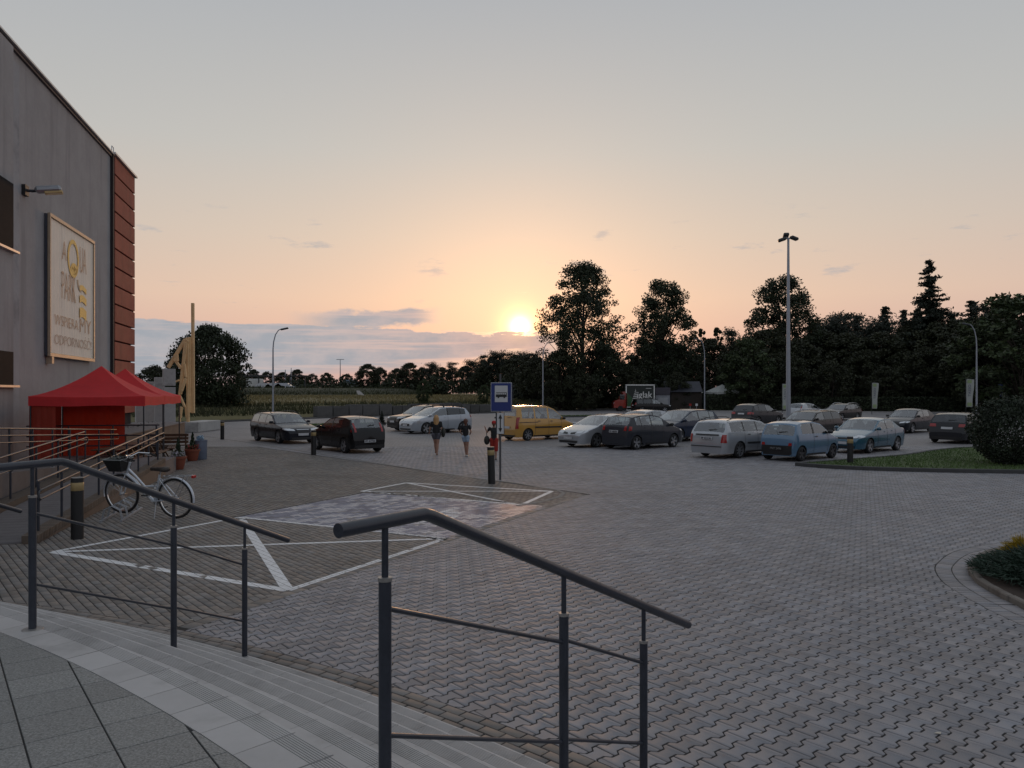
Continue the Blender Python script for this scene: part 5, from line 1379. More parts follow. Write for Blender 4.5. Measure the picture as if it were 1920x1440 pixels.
def P_(n, c, r=.28, me_=.35):
    m = bpy.data.materials.new(n); m.use_nodes = True; t = m.node_tree; q = G(t); b = t.nodes['Principled BSDF']
    dark = max(c) < .1
    dust = q.noise(t.nodes.new('ShaderNodeTexCoord').outputs['Object'], 1.1, 3, .5)
    t.links.new(q.mix(q.map(dust, .45, .75, 0., .025 if dark else .10), (*c, 1), (.16, .15, .14, 1)), b.inputs['Base Color'])
    b.inputs['Metallic'].default_value = .0 if dark else me_*.8; b.inputs['Roughness'].default_value = .18 if dark else .22
    b.inputs['Coat Weight'].default_value = .3 if dark else 1.0; b.inputs['Coat Roughness'].default_value = .02; b.inputs['Specular IOR Level'].default_value = .22 if dark else .5
    MATS[n] = m; return m
BLUEB, BLK, NAVY = P_('black_blue_paint', (.008, .010, .017)), P_('black_paint', (.008, .008, .009)), P_('navy_paint', (.018, .028, .055))
SILV, SILB, GREYM = P_('silver_paint', (.40, .42, .45), .3, .5), P_('cool_silver_paint', (.40, .44, .49), .3, .5), P_('dark_grey_paint', (.030, .033, .042))
YELO, BLU, TEAL = P_('mustard_paint', (.52, .275, .05), .35, .1), P_('light_blue_paint', (.10, .185, .29), .35, .2), P_('teal_blue_paint', (.026, .105, .165), .32, .3)
BRN, WHT, ANTH = P_('brown_black_paint', (.010, .008, .008)), P_('white_car_paint', (.42, .45, .48), .35, .05), P_('anthracite_car_paint', (.020, .021, .025))
HA, HT = LAT, LAT+math.pi                # parked nose-away / nose-towards the camera along the paving
HD, HU = LAT-math.pi/2, LAT+math.pi/2
def cpos(S, head, axle_pt, which, side):
    """centre of a car whose wheel (front/rear, left/right) stands on a surveyed point"""
    a = S['fo'] if which == 'f' else S['fo']+S['wb']; lx = S['L']/2-a; ly = (S['W']/2-.115)*(1 if side == 'l' else -1)
    c, s_ = math.cos(head), math.sin(head); return (axle_pt[0]-(lx*c-ly*s_), axle_pt[1]-(lx*s_+ly*c))
def volvo_x(root, decal, L, hw, zt, belt):
    decal('grille_bar', [(-.25, .52), (-.21, .52), (.25, .66), (.21, .66)], 'front', CHROME, 3, 1, .022)
    for a, b in (((-.30, .505), (.30, .52)), ((-.31, .665), (.31, .68))): decal('grille_frame', [(a[0], a[1]), (b[0], a[1]), (b[0], b[1]), (a[0], b[1])], 'front', CHROME, 4, 1, .02)
S = spec(WAGON, extra=volvo_x, mm=BLUEB, mould=None); car('black estate car with roof rails and slanted grille bar, facing the bollard', cpos(S, HD, gp(524.4, 831.7), 'f', 'r'), HD, S, BLUEB)
S = spec(HATCH, L=4.06, mm=BLK); car('black hatchback seen from behind, right of the black estate', cpos(S, HU, gp(647.8, 849.7), 'r', 'l'), HU, S, BLK, 'PP 4772S')
S = spec(MPV, tint=True, bars=(2.35, 3.05), hm=SILB, mm=SILB, bp=True, sp=5); car('silver-blue people carrier with black roof bars behind the walking women', cpos(S, HT, gp(798.4, 813.3), 'f', 'l'), HT, S, SILB)
SUV = spec(MPV, L=4.4, H=1.66, W=1.83, wb=2.6, wr=.35, clear=.24, fc=1.25, fw=1.95, belt=(1.06, 1.12), win=[(1.55, 2.45), (2.52, 3.35), (3.42, 3.85)],
    prof=[(0, .62), (.04, .84), (.2, .95), (1.22, 1.08), (1.95, 1.56), (2.5, 1.65), (3.4, 1.63), (3.88, 1.54), (4.20, 1.12), (4.32, 1.0), (4.40, .60)], hl=(.46, .78, .82, .90), fp=.56, rp=.86, rails=True)
S = spec(SUV, grille=(.36, .52, .86, .9)); car('dark off-roader with large grille half hidden behind the silver people carrier', (-5.9, 50.3), HT, S, BRN)
def comb_x(root, decal, L, hw, zt, belt):
    decal('rear_bumper_pad', [(hw*.8, .30), (-hw*.8, .30), (-hw*.8, .46), (hw*.8, .46)], 'rear', YELO, 4, 1, .02)
    for sv in ('left', 'right'): decal('door_rail', [(2.9, .92), (4.15, .92), (4.15, .95), (2.9, .95)], sv, TRIM, 4, 1, .012)
S = spec(VAN, extra=comb_x, hm=TRIM, bp=False); car('mustard yellow family van behind the bus stop sign', cpos(S, HA, gp(988.5, 826.3), 'r', 'r'), HA, S, YELO)
PRIM = spec(SEDAN, L=4.56, W=1.76, H=1.48, wb=2.68, fo=.96, wr=.31, fc=1.08, fw=2.02, fr=3.35, fb=4.22, belt=(.93, 1.0), win=[(1.52, 2.45), (2.52, 3.30)],
    prof=[(0, .52), (.05, .64), (.25, .76), (1.06, .97), (2.02, 1.40), (2.6, 1.48), (3.2, 1.46), (3.8, 1.25), (4.25, 1.04), (4.50, .98), (4.56, .55)], hl=(.36, .60, .76, .74), grille=None)
def prim_x(root, decal, L, hw, zt, belt):
    for s_ in (1, -1): decal('grille', [(s_*.10, .60), (s_*.40, .62), (s_*.40, .70), (s_*.10, .66)], 'front', TRIM, 3, 2, .012)
S = spec(PRIM, extra=prim_x, hm=SILV, mm=SILV); car('silver family car with split grille, nose pointing left of the grey hatchback', cpos(S, HT, gp(1116.7, 839), 'f', 'l'), HT, S, SILV)
S = spec(JAZZ, hm=GREYM, rbm=GREYM); car('dark grey small hatchback seen from its rear corner with bright alloy wheels', cpos(S, HA, gp(1191.7, 843.3), 'r', 'r'), HA, S, GREYM, 'PP 48504')
S = spec(MPV, H=1.60, belt=(.98, 1.08), hm=NAVY, mm=NAVY); car('dark blue rounded car with dusty windscreen behind the grey hatchback', (8.75, 39.7), HT, S, NAVY)
S = spec(HATCH); car('pale silver car with only its roof showing behind the dark grey hatchback', (7.2, 43.6), HT, S, SILV)
S = spec(SUV, L=4.45, H=1.62, tl=(.50, .88, .80, 1.04), tls=.26, tint=True, rails=False, ant=3.6); car('dark off-roader with red tail lights left of the tall light mast', (18.2, 57.0), HA, S, ANTH)
FOC = spec(WAGON, L=4.46, W=1.70, H=1.46, wb=2.61, fo=.87, wr=.30, fc=1.10, fw=1.86, fr=4.08, fb=4.32, belt=(.93, .98), win=[(1.40, 2.30), (2.36, 3.14), (3.22, 4.00)],
    prof=[(0, .52), (.05, .66), (.25, .78), (1.08, .96), (1.86, 1.38), (2.4, 1.46), (3.3, 1.46), (3.9, 1.43), (4.10, 1.37), (4.33, .98), (4.40, .90), (4.46, .52)], tl=(.64, .60, .80, .90), tls=.07, rp=.70, rb=(.44, .47), mould=.55, sp=8)
def foc_x(root, decal, L, hw, zt, belt):
    decal('tailgate_strip', [(.52, .855), (-.52, .855), (-.52, .905), (.52, .905)], 'rear', TRIM, 4, 1, .015)
S = spec(FOC, extra=foc_x, mm=SILV); car('silver estate car with black roof rails seen from behind', cpos(S, HA, gp(1384, 859), 'r', 'r'), HA, S, SILV, 'PP 82136')
S = spec(CINQ); car('small boxy light blue hatchback with black rear bumper', cpos(S, HA, gp(1500, 865), 'r', 'r'), HA, S, BLU, 'PNT 2496')
S = spec(SEDAN, hm=TEAL, mm=TEAL); car('teal blue saloon behind the lawn-corner bollard', cpos(S, HT, gp(1628, 850), 'f', 'l'), HT, S, TEAL)
S = spec(WAGON, L=4.70, W=1.83, H=1.44, tint=True, railm=CHROME, hm=BRN, mm=BRN, mould=None); car('dark brown estate car with chrome window line behind the light blue hatchback', (16.5, 42.9), HT, S, BRN)
S = spec(HATCH); car('white hatchback far back right of the light mast', (27.3, 71.5), HA, S, WHT)
S = spec(WAGON, mould=None, railm=CHROME); car('dark estate car far back right of the white hatchback', (29.3, 68.6), HT, S, BRN)
S = spec(SEDAN, L=4.3, W=1.72, H=1.46, wb=2.6, belt=(.93, 1.0), fr=3.35, fb=4.05, win=[(1.46, 2.35), (2.42, 3.2)], prof=[(0, .50), (.05, .62), (.2, .72), (.6, .84), (1.16, .95), (1.92, 1.38), (2.4, 1.46), (3.2, 1.43), (3.5, 1.36), (4.08, 1.02), (4.24, .92), (4.3, .52)], wr=.31, grille=(.38, .56, .68, 1.0)); car('dark blue-black hatchback facing left below the middle flag', cpos(S, HT, gp(1709, 812.4), 'f', 'l'), HT, S, BLUEB)
S = spec(HATCH, L=4.25, W=1.80, H=1.47, tint=True, tl=(.50, .80, .76, .94), rp=.68, wb=2.6); car('dark grey hatchback seen from behind next to the big round shrub', cpos(S, HA, gp(1752.8, 829), 'r', 'l'), HA, S, ANTH)
S = spec(HATCH); car('pale car mostly hidden behind the big round shrub', (27.6, 39.2), HA, S, SILB)
# ================================================================== PEOPLE
def cap(mb, p0, p1, r0, r1, n=12):
    p0, p1 = Vector(p0), Vector(p1); d = (p1-p0); L = d.length
    if L < 1e-5: return mb.sphere(p0, r0, n, 6)
    d /= L; pts = []; rs = []
    for k in range(5):
        a = math.pi/2*(k/4); pts.append(p0-d*r0*math.cos(a)); rs.append(max(r0*math.sin(a), .0008))
    for k in range(5):
        a = math.pi/2*(k/4); pts.append(p1+d*r1*math.sin(a)); rs.append(max(r1*math.cos(a), .0008))
    return mb.tube(pts, rs, n)
def flesh(name, caps, mat, parent, vox=.010, ell=(), smooth=3):
    mb = MB()
    for c in caps: cap(mb, *c)
    for c, r, sc in ell: mb.sphere(c, r, 14, 9, sc)
    o = mb.build(name, mat, parent)
    m = o.modifiers.new('union', 'REMESH'); m.mode = 'VOXEL'; m.voxel_size = vox; m.use_smooth_shade = True
    s_ = o.modifiers.new('soft', 'SMOOTH'); s_.factor = .5; s_.iterations = smooth
    return o
SKIN = pm('skin', (.36, .20, .14), .55, 0, .08, 6); SKIN2 = pm('tanned_skin', (.30, .16, .11), .55, 0, .08, 6)
BLKC = pm('black_cotton', (.012, .012, .014), .85, 0, .25, 14); GRYC = pm('grey_shorts_cloth', (.085, .085, .105), .85, 0, .2, 14); JEAN = pm('light_denim', (.28, .36, .46), .8, 0, .25, 18); REDC = pm('red_cloth', (.30, .022, .015), .85, 0, .15, 10)
BLON = pm('blonde_hair', (.42, .24, .10), .5, 0, .3, 30); BRNH = pm('reddish_brown_hair', (.10, .035, .018), .5, 0, .3, 30); REDCAP = pm('red_cap', (.38, .015, .015), .7); SHOE = pm('white_shoe', (.5, .5, .48), .6); BAG = pm('black_bag', (.014, .016, .012), .6, 0, .3, 9)
def hand(caps, w, d, k=1.0, curl=.5):
    """five fingers from wrist w along direction d"""
    w, d = Vector(w), Vector(d).normalized(); side = d.cross(Vector((1, 0, 0)))
    side = side.normalized() if side.length > .1 else Vector((0, 1, 0)); nrm = d.cross(side)
    palm = w+d*.045*k
    caps.append((w, palm, .026*k, .030*k)); caps.append((palm-side*.018*k, w+d*.085*k-side*.020*k, .015*k, .013*k)); caps.append((palm+side*.018*k, w+d*.085*k+side*.020*k, .015*k, .013*k))
    for i, l in enumerate((.062, .074, .070, .055)):
        b = w+d*.088*k+side*(i-1.5)*.0195*k; m = b+d*l*.5*k+nrm*l*.10*curl*k; e = m+d*l*.42*k+nrm*l*.45*curl*k
        caps.append((b, m, .0088*k, .008*k)); caps.append((m, e, .008*k, .0068*k))
    tb_ = w+d*.03*k-side*.026*k; tm = tb_+d*.03*k-side*.024*k; caps.append((tb_, tm, .011*k, .010*k)); caps.append((tm, tm+d*.028*k+nrm*.012*k, .0095*k, .008*k))
def head_geo(c, k):
    """skull, jaw, nose, brow, ears and neck as one set; +y is the face"""
    x, y, z = c
    ell = [((x, y-.005*k, z+.02*k), .098*k, (.86, 1.05, 1.08)), ((x, y+.025*k, z-.055*k), .062*k, (.9, 1, .95)), ((x, y+.105*k, z-.015*k), .016*k, (.8, 1.2, 1.3)), ((x, y+.085*k, z+.03*k), .03*k, (2.0, .6, .5)), ((x, y+.088*k, z-.06*k), .016*k, (1.6, .6, .5))]
    for s_ in (-1, 1): ell += [((x+s_*.086*k, y-.01*k, z-.005*k), .026*k, (.35, .8, 1.15)), ((x+s_*.034*k, y+.083*k, z+.008*k), .013*k, (1, .6, .7))]
    return ell
def person(label, loc, h, pose, skin, rz=0.0):
    k = h/1.70; r = thing('person', label, 'person', (loc[0], loc[1], .006), rz, 'people walking across the car park')
    s3 = lambda p: tuple(c*k for c in p)
    J = {a: s3(b) for a, b in pose['J'].items()}; f = pose.get('fat', 1.0)*k
    caps = [(J['pel'], J['chest'], .125*f, .125*f), (J['chest'], J['neck'], .10*f, .058*k), (J['neck'], J['head'], .050*k, .052*k)]
    for s_ in 'lr':
        caps += [(J['chest'], J['sh'+s_], .085*f, .058*f), (J['sh'+s_], J['el'+s_], .050*f, .038*f), (J['el'+s_], J['wr'+s_], .036*f, .025*k), (J['pel'], J['hi'+s_], .11*f, .098*f),
                 (J['hi'+s_], J['kn'+s_], .088*f, .056*f), (J['kn'+s_], (Vector(J['kn'+s_])*.62+Vector(J['an'+s_])*.38), .054*f, .056*f), ((Vector(J['kn'+s_])*.62+Vector(J['an'+s_])*.38), J['an'+s_], .056*f, .034*k),
                 (J['an'+s_], J['to'+s_], .034*k, .026*k)]
        hand(caps, J['wr'+s_], Vector(J['wr'+s_])-Vector(J['el'+s_]), k, pose.get('curl', .6))
    body = flesh('body', caps, skin, r, .0085*k, head_geo(J['head'], k))
    sh = [(J['pel'], J['chest'], .140*f, .142*f), (J['chest'], (Vector(J['neck'])*.75+Vector(J['chest'])*.25), .115*f, .072*k)]
    for s_ in 'lr':
        m = Vector(J['sh'+s_]).lerp(Vector(J['el'+s_]), pose.get('sleeve', .45)); sh += [(J['chest'], J['sh'+s_], .10*f, .070*f), (J['sh'+s_], m, .064*f, .062*f)]
    flesh('shirt', sh, pose['shirt'], r, .014*k)
    so = [((Vector(J['pel'])+Vector((0, 0, .03*k))), J['pel'], .138*f, .140*f)]
    for s_ in 'lr':
        m = Vector(J['hi'+s_]).lerp(Vector(J['kn'+s_]), pose.get('leg', .35)); so += [(J['pel'], J['hi'+s_], .128*f, .115*f), (J['hi'+s_], m, .110*f, .098*f*pose.get('wide', 1))]
    flesh('shorts', so, pose['shorts'], r, .014*k)
    for s_ in 'lr':
        a, t = Vector(J['an'+s_]), Vector(J['to'+s_]); flesh('shoe', [(a+Vector((0, -.03*k, -.045*k)), t+Vector((0, .01, -.01*k)), .042*k, .034*k)], pose['shoe'], r, .010*k)
    hx, hy, hz_ = J['head']
    if pose['hair'] == 'long': flesh('hair', [((hx, hy-.05*k, hz_+.02*k), (hx, hy-.085*k, hz_-.24*k), .10*k, .085*k), ((hx-.05*k, hy-.05*k, hz_), (hx-.07*k, hy-.07*k, hz_-.22*k), .07*k, .05*k), ((hx+.05*k, hy-.05*k, hz_), (hx+.07*k, hy-.07*k, hz_-.20*k), .07*k, .05*k)], pose['hm'], r, .011*k, [((hx, hy-.018*k, hz_+.045*k), .112*k, (.94, 1.0, 1.0))])
    elif pose['hair'] == 'bob': flesh('hair', [((hx, hy-.035*k, hz_+.02*k), (hx, hy-.06*k, hz_-.07*k), .10*k, .07*k)], pose['hm'], r, .011*k, [((hx, hy-.016*k, hz_+.042*k), .112*k, (.94, 1.02, 1.0))])
    else:
        cp = flesh('cap', [((hx, hy+.05*k, hz_+.055*k), (hx, hy+.16*k, hz_+.05*k), .06*k, .035*k)], pose['hm'], r, .011*k, [((hx, hy-.008*k, hz_+.055*k), .112*k, (.92, 1.04, .86))])
        flesh('hair', [((hx, hy-.05*k, hz_+.0), (hx, hy-.06*k, hz_-.05*k), .075*k, .06*k)], BRNH, r, .012*k)
    return r, J, k
def pose(**o):
    J = dict(pel=(0, 0, .93), chest=(0, .01, 1.24), neck=(0, .01, 1.43), head=(0, .03, 1.575), shl=(-.175, 0, 1.375), shr=(.175, 0, 1.375), ell=(-.23, -.02, 1.09), elr=(.23, -.02, 1.09), wrl=(-.22, .08, .86), wrr=(.22, .08, .86),
             hil=(-.085, 0, .88), hir=(.085, 0, .88), knl=(-.085, .03, .48), knr=(.085, .03, .48), anl=(-.08, 0, .085), anr=(.08, 0, .085), tol=(-.09, .15, .035), tor=(.09, .15, .035)); J.update(o); return J
pA = dict(J=pose(ell=(-.27, .05, 1.12), wrl=(-.29, .22, .98), elr=(.25, -.03, 1.08), wrr=(.24, .07, .88), knl=(-.04, .16, .50), anl=(-.02, .10, .16), tol=(-.02, .24, .10), knr=(.05, .03, .47), anr=(.03, -.02, .085), tor=(.03, .13, .035)), fat=1.12, shirt=BLKC, shorts=GRYC, shoe=pm('tan_sandal', (.20, .09, .05), .6), hair='long', hm=BLON, leg=.30)
rA, JA, kA = person('blonde person in black top and grey shorts carrying a dark shoulder bag', gp(818, 853.6), 1.56, pA, SKIN, R(5))
def bag(parent, c, sz, strap, name='shoulder_bag'):
    b = flesh(name, [], BAG, parent, .012, [(c, 1.0, sz)], 4); MB().tube(strap, .012, 6).build('strap', BAG, b); return b
gA = gp(818, 853.6); bg_ = thing('shoulder_bag', 'dark shoulder bag hanging at the side of the blonde person', 'bag', (gA[0], gA[1], 0), R(5))
bag(bg_, (.30*kA, -.02, .98*kA), (.085, .15, .20), [(.14*kA, -.02, 1.45*kA), (.26*kA, -.06, 1.25*kA), (.31*kA, -.04, 1.10*kA)], 'bag_body')
pB = dict(J=pose(ell=(-.25, -.02, 1.12), wrl=(-.20, .14, 1.02), elr=(.25, -.02, 1.12), wrr=(.20, .16, 1.04), knl=(-.03, .10, .48), anl=(.02, .02, .085), tol=(.0, .17, .035), knr=(.09, -.02, .48), anr=(.09, -.12, .09), tor=(.10, .03, .035)), fat=.92, shirt=BLKC, shorts=JEAN, shoe=SHOE, hair='bob', hm=BRNH, leg=.38)
person('person with short brown hair, black T-shirt, light denim shorts and white shoes', gp(873, 856.2), 1.44, pB, SKIN2, R(-4))
pC = dict(J=pose(shl=(-.18, .0, 1.38), ell=(-.30, .10, 1.20), wrl=(-.37, .18, 1.36), elr=(.24, .02, 1.10), wrr=(.22, .12, .90), knl=(-.07, .12, .50), anl=(-.06, .06, .13), tol=(-.06, .2, .08), knr=(.09, .0, .47), anr=(.09, -.08, .085), tor=(.09, .07, .035)), fat=.95, shirt=BLKC, shorts=REDC, shoe=pm('dark_shoe', (.03, .03, .03), .6), hair='cap', hm=REDCAP, leg=1.08, wide=1.05)
gC = gp(926, 862.5); rC, JC, kC = person('person in red cap, black T-shirt and red trousers walking by the bus sign', gC, 1.42, pC, SKIN2)
bg2 = thing('drawstring_bag', 'small black backpack dangling from the arm of the person in the red cap', 'bag', (gC[0], gC[1], 0))
bag(bg2, (-.31*kC, .08, .86*kC), (.11, .08, .17), [(-.33*kC, .12, 1.20*kC), (-.31*kC, .09, 1.05*kC), (-.31*kC, .08, .98*kC)], 'bag_body')
# ================================================================== LAWN ISLANDS, PLANTER
LAWN = pm('lawn_soil', (.055, .085, .024), .95, 0, .4, 1.5, coords='World'); BLADE = pm('grass_blade', (.075, .125, .034), .7, 0, .4, 2.0, rnd=.35, trans=.15, coords='World')
DKERB = pm('dark_kerb', (.055, .055, .056), .8, 0, .2, 5, .2, 50, coords='World')
def point_in(P, poly):
    x, y = P[:, 0], P[:, 1]; ins = np.zeros(len(P), bool); n = len(poly)
    for i in range(n):
        a, b = poly[i], poly[(i+1) % n]
        c = ((a[1] > y) != (b[1] > y)) & (x < (b[0]-a[0])*(y-a[1])/(b[1]-a[1]+1e-12)+a[0]); ins ^= c
    return ins
def grass(poly, n, z, hmin, hmax, w, seed, mat=BLADE):
    r = np.random.default_rng(seed); P = np.array(poly); lo, hi = P.min(0), P.max(0)
    C = r.uniform(lo, hi, (n*2, 2)); C = C[point_in(C, poly)][:n]; n = len(C)
    a = r.uniform(0, 6.28, n); h = r.uniform(hmin, hmax, n); ww = w*r.uniform(.6, 1.4, n); lean = r.normal(0, .35, (n, 2))*h[:, None]
    dx_ = np.c_[np.cos(a), np.sin(a)]*ww[:, None]
    V = np.empty((n, 3, 3)); V[:, 0, :2] = C-dx_; V[:, 1, :2] = C+dx_; V[:, 2, :2] = C+lean; V[:, :2, 2] = z; V[:, 2, 2] = z+h
    return arr_mesh('grass', V.reshape(-1, 3), np.arange(3*n).reshape(n, 3), mat)
def island(label, poly, h=.12, n=6000, seed=1, inset=.16, blades=(.04, .10), w=.012):
    P = np.array(poly, float); kerb([tuple(p) for p in P], .15, h, 'kerb', 'kerb round the '+label, DKERB, closed=True)
    c = P.mean(0); Q = [tuple(p+(c-p)/np.linalg.norm(c-p)*.05) for p in P]
    o = tag(MB().add([(x, y, h-.03) for x, y in Q], [tuple(range(len(Q)))]).build('lawn', LAWN), 'ground of the '+label, None, kind='structure')
    Q2 = [tuple(p+(c-p)/np.linalg.norm(c-p)*inset) for p in P]
    tag(obj('grass', grass(Q2, n, h-.03, *blades, w, seed)), 'short grass on the '+label, 'grass', kind='stuff')
island('lawn island at the right with the big round shrub', [tuple(p) for p in smooth_path(ISL+[ISL[0]], 4)[:-1]], .12, 26000, 3)
# pale slab strip on the island's tip
c0, c1 = gp(690, 800), gp(752, 790)
island('narrow grass strip left of the silver people carrier', [(-14.5, 54.5), (-9.6, 58.3), (-9.9, 59.6), (-15.5, 56.6)], .12, 2500, 5, .2, (.05, .15), .02)
island('small grass strip behind the yellow van', [(-1.0, 70.5), (1.2, 71.0), (1.0, 74), (-1.6, 73)], .12, 1200, 6, .2, (.05, .2), .03)
island('narrow grass strip right of the yellow van', [(4.5, 75), (8.6, 77.2), (8.2, 78.2), (4.2, 76.4)], .12, 1200, 7, .2, (.05, .15), .03)
# far kerbs and sidewalk left
SIDEW = pm('pale_sidewalk', (.20, .19, .185), .8, 0, .12, .5, coords='World')
tag(MB().add([(-60, 50, .02), (-34, 56.2, .02), (-25, 62.7, .02), (-16.6, 74.7, .02), (-2.5, 90.2, .02), (12, 110.2, .02), (10.5, 111.5, .02), (-4.2, 92, .02), (-18.4, 76.5, .02), (-26.5, 64.8, .02), (-35, 58.6, .02), (-60, 52.5, .02)], [tuple(range(12))]).build('sidewalk', SIDEW), 'pale sidewalk strip along the far edge of the car park', None, kind='structure')
kerb([(-60, 50), (-34, 56.1), (-25, 62.6), (-16.6, 74.6), (-2.5, 90.1), (12, 110.1)], .16, .11, 'kerb', 'dark kerb along the far left edge of the car park', DKERB)
kerb([(12, 110.1), (40, 104.1), (80, 90.1)], .25, .14, 'kerb', 'pale kerb along the far right edge of the car park', pm('pale_kerb', (.32, .31, .30), .8))
tag(MB().add([(20, 100.5, .012), (40, 96.2, .012), (78, 83, .012), (78, 86.5, .012), (40, 99.6, .012), (20, 104, .012)], [(0, 1, 2, 3, 4, 5)]).build('road', pm('asphalt', (.055, .053, .055), .8, 0, .2, .6, coords='World')), 'dark asphalt lane at the far right', None, kind='structure')
kerb([(20, 100.3), (40, 96.0), (78, 82.8)], .2, .10, 'kerb', 'pale kerb between the car park and the far lane', MATS['pale_kerb'])
# planter at the right
SOIL = pm('bark_soil', (.035, .022, .015), .95, 0, .4, 12, .5, 40)
inner = []
s_ = .3
while s_ < seg[-1]-.1:
    p, d, n_ = plant_at(s_); inner.append(tuple(p+n_*.47)); s_ += .25
plant_poly = inner+[(15, 13.5), (15, 4)]
tag(MB().add([(x, y, .06) for x, y in plant_poly], [tuple(range(len(plant_poly)))]).build('planting_bed', SOIL), 'soil of the planting bed at the right edge', None, kind='structure')
EDGE = pm('planter_edge_stone', (.17, .15, .13), .85, 0, .25, 3, .4, 40, stain=((.07, .05, .04), .6))
edge = thing('planter_edge', 'rounded concrete edge of the planting bed', 'planter edge', (0, 0, 0)); edge['kind'] = 'structure'
del edge['category']
s_ = .4
while s_ < seg[-1]-.6:
    p, d, n_ = plant_at(s_+.25); c = p+n_*.45
    if in_view(c, .6): MB().box((c[0], c[1], .015), (.485, .09, .12), Matrix.Rotation(math.atan2(d[1], d[0]), 3, 'Z'), bev=.015).build('edge_stone', EDGE, edge)
    s_ += .49
JUN = pm('juniper_green', (.020, .042, .026), .7, 0, .35, 4, rnd=.3); YFL = pm('yellow_shrub', (.34, .24, .02), .6, 0, .3, 10, rnd=.25, trans=.2)
def juniper(label, c, rad, h, n, seed, mat=JUN, cat='shrub'):
    r = np.random.default_rng(seed); o = thing('juniper_shrub', label, cat, (c[0], c[1], .06), 0, 'low shrubs in the planting bed')
    V = []; F = []; st_ = MB()
    for k in range(n):
        a = r.uniform(0, 6.28); q = math.sqrt(r.uniform(.01, 1)); x, y = rad*q*math.cos(a), rad*q*math.sin(a); z = h*(1-q*q*.75)*r.uniform(.55, 1.05)
        base = np.array([x*.55, y*.55, z*.5]); tip = np.array([x*1.08, y*1.08, z]); dd = tip-base
        for m in range(7):
            p = base+dd*(.25+.75*m/7)+r.normal(0, .012, 3); e = dd/np.linalg.norm(dd)*r.uniform(.05, .09)+r.normal(0, .03, 3); w = np.cross(e, r.normal(size=3)); w = w/np.linalg.norm(w)*.008
            b = len(V); V += [p-w, p+w, p+e]; F.append((b, b+1, b+2))
        if k % 25 == 0: st_.tube([(0, 0, 0), tuple(base), tuple(tip*.9)], [.012, .008, .003], 5)
    obj('foliage', arr_mesh('foliage', np.array(V), np.array(F), mat), o); st_.build('branches', SOIL, o)
juniper('spreading dark green juniper at the front of the planting bed', (7.15, 9.95), 1.05, .40, 2800, 11)
juniper('dark juniper at the lower corner of the planting bed', (6.95, 8.3), .95, .40, 2400, 12)
juniper('dark juniper at the right edge behind the yellow shrub', (8.3, 10.2), 1.3, .48, 3000, 13)
juniper('bright yellow-leaved shrub in the planting bed', (7.55, 11.35), .26, .30, 260, 14, YFL)
juniper('second yellow-leaved shrub at the picture edge of the planting bed', (8.35, 11.75), .26, .32, 240, 15, YFL)

# ================================================================== TREES
BARK = pm('bark', (.040, .030, .022), .9, 0, .3, 6, .5, 30)
FOL = [pm('foliage_%s' % n, c, .65, 0, .45, .35, rnd=.45, hue=.10, trans=.09) for n, c in (('dark_oak', (.022, .032, .012)), ('conifer', (.017, .025, .015)), ('olive', (.028, .033, .013)), ('bright', (.038, .056, .019)))]
def leaves(C, size, seed, up=.2, aspect=.6): return leaf_quads(np.asarray(C), size, up, seed, aspect)
def broad_parts(seed, H, Wd, trunk_h, nclump, nleaf, leaf, openness=.35, shape='oval'):
    r = np.random.default_rng(seed); mb = MB()
    tips = []
    nl = 7
    top = H*.92
    mb.tube([(0, 0, -.2), (r.normal(0, .05), r.normal(0, .05), trunk_h), (r.normal(0, .25), r.normal(0, .25), H*.55), (r.normal(0, .4), r.normal(0, .4), top)], [H*.022, H*.017, H*.010, H*.002], 8)
    C = []
    while len(C) < nclump:
        u = r.uniform(0, 1)**(1.25 if shape == 'oak' else 1.0); z = trunk_h*.75+(H-trunk_h*.75)*u
        if shape == 'oval': rad = Wd*.5*(math.sin(math.pi*min(max(u*.86+.10, 0), 1))**.75)
        elif shape == 'oak': rad = Wd*.5*min(1, (u/.12)**.6 if u < .12 else 1)*(1-max(0, (u-.45)/.55)**2.2*.72)*(.92+.08*math.sin(u*11+seed))
        elif shape == 'round': rad = Wd*.5*math.sqrt(max(1-(2*u-.92)**2, .02))
        else: rad = Wd*.5*(1-u)**.6*(.35+.65*min(u*5, 1))
        a = r.uniform(0, 6.28); q = r.uniform(.05 if shape == 'oak' else .25, 1)**.55; x, y = rad*q*math.cos(a), rad*q*math.sin(a)
        C.append((x, y, z, r.uniform(.6, 1.25)))
    C = np.array(C); cs = Wd*(.070 if shape == 'oak' else .085)
    for i, (x, y, z, s_) in enumerate(C):
        if i % (6 if shape == 'oak' else 3) == 0:
            zb = max(trunk_h*.8, z-math.hypot(x, y)*1.25-H*.05); mb.tube([(x*.06, y*.06, zb), (x*.55, y*.55, zb+(z-zb)*.62), (x, y, z)], [H*.0055, H*.0035, H*.001], 5)
    P = []
    for x, y, z, s_ in C:
        k = int(nleaf/nclump*s_); g_ = r.normal(size=(k, 3)); g_ /= np.linalg.norm(g_, axis=1)[:, None]; rr = r.uniform(0, 1, k)**.45
        P.append(np.array([x, y, z])+g_*rr[:, None]*cs*s_*np.array([1.25, 1.25, .95]))
    P = np.concatenate(P); V, F = leaves(P, leaf, seed+1)
    return mb, V, F
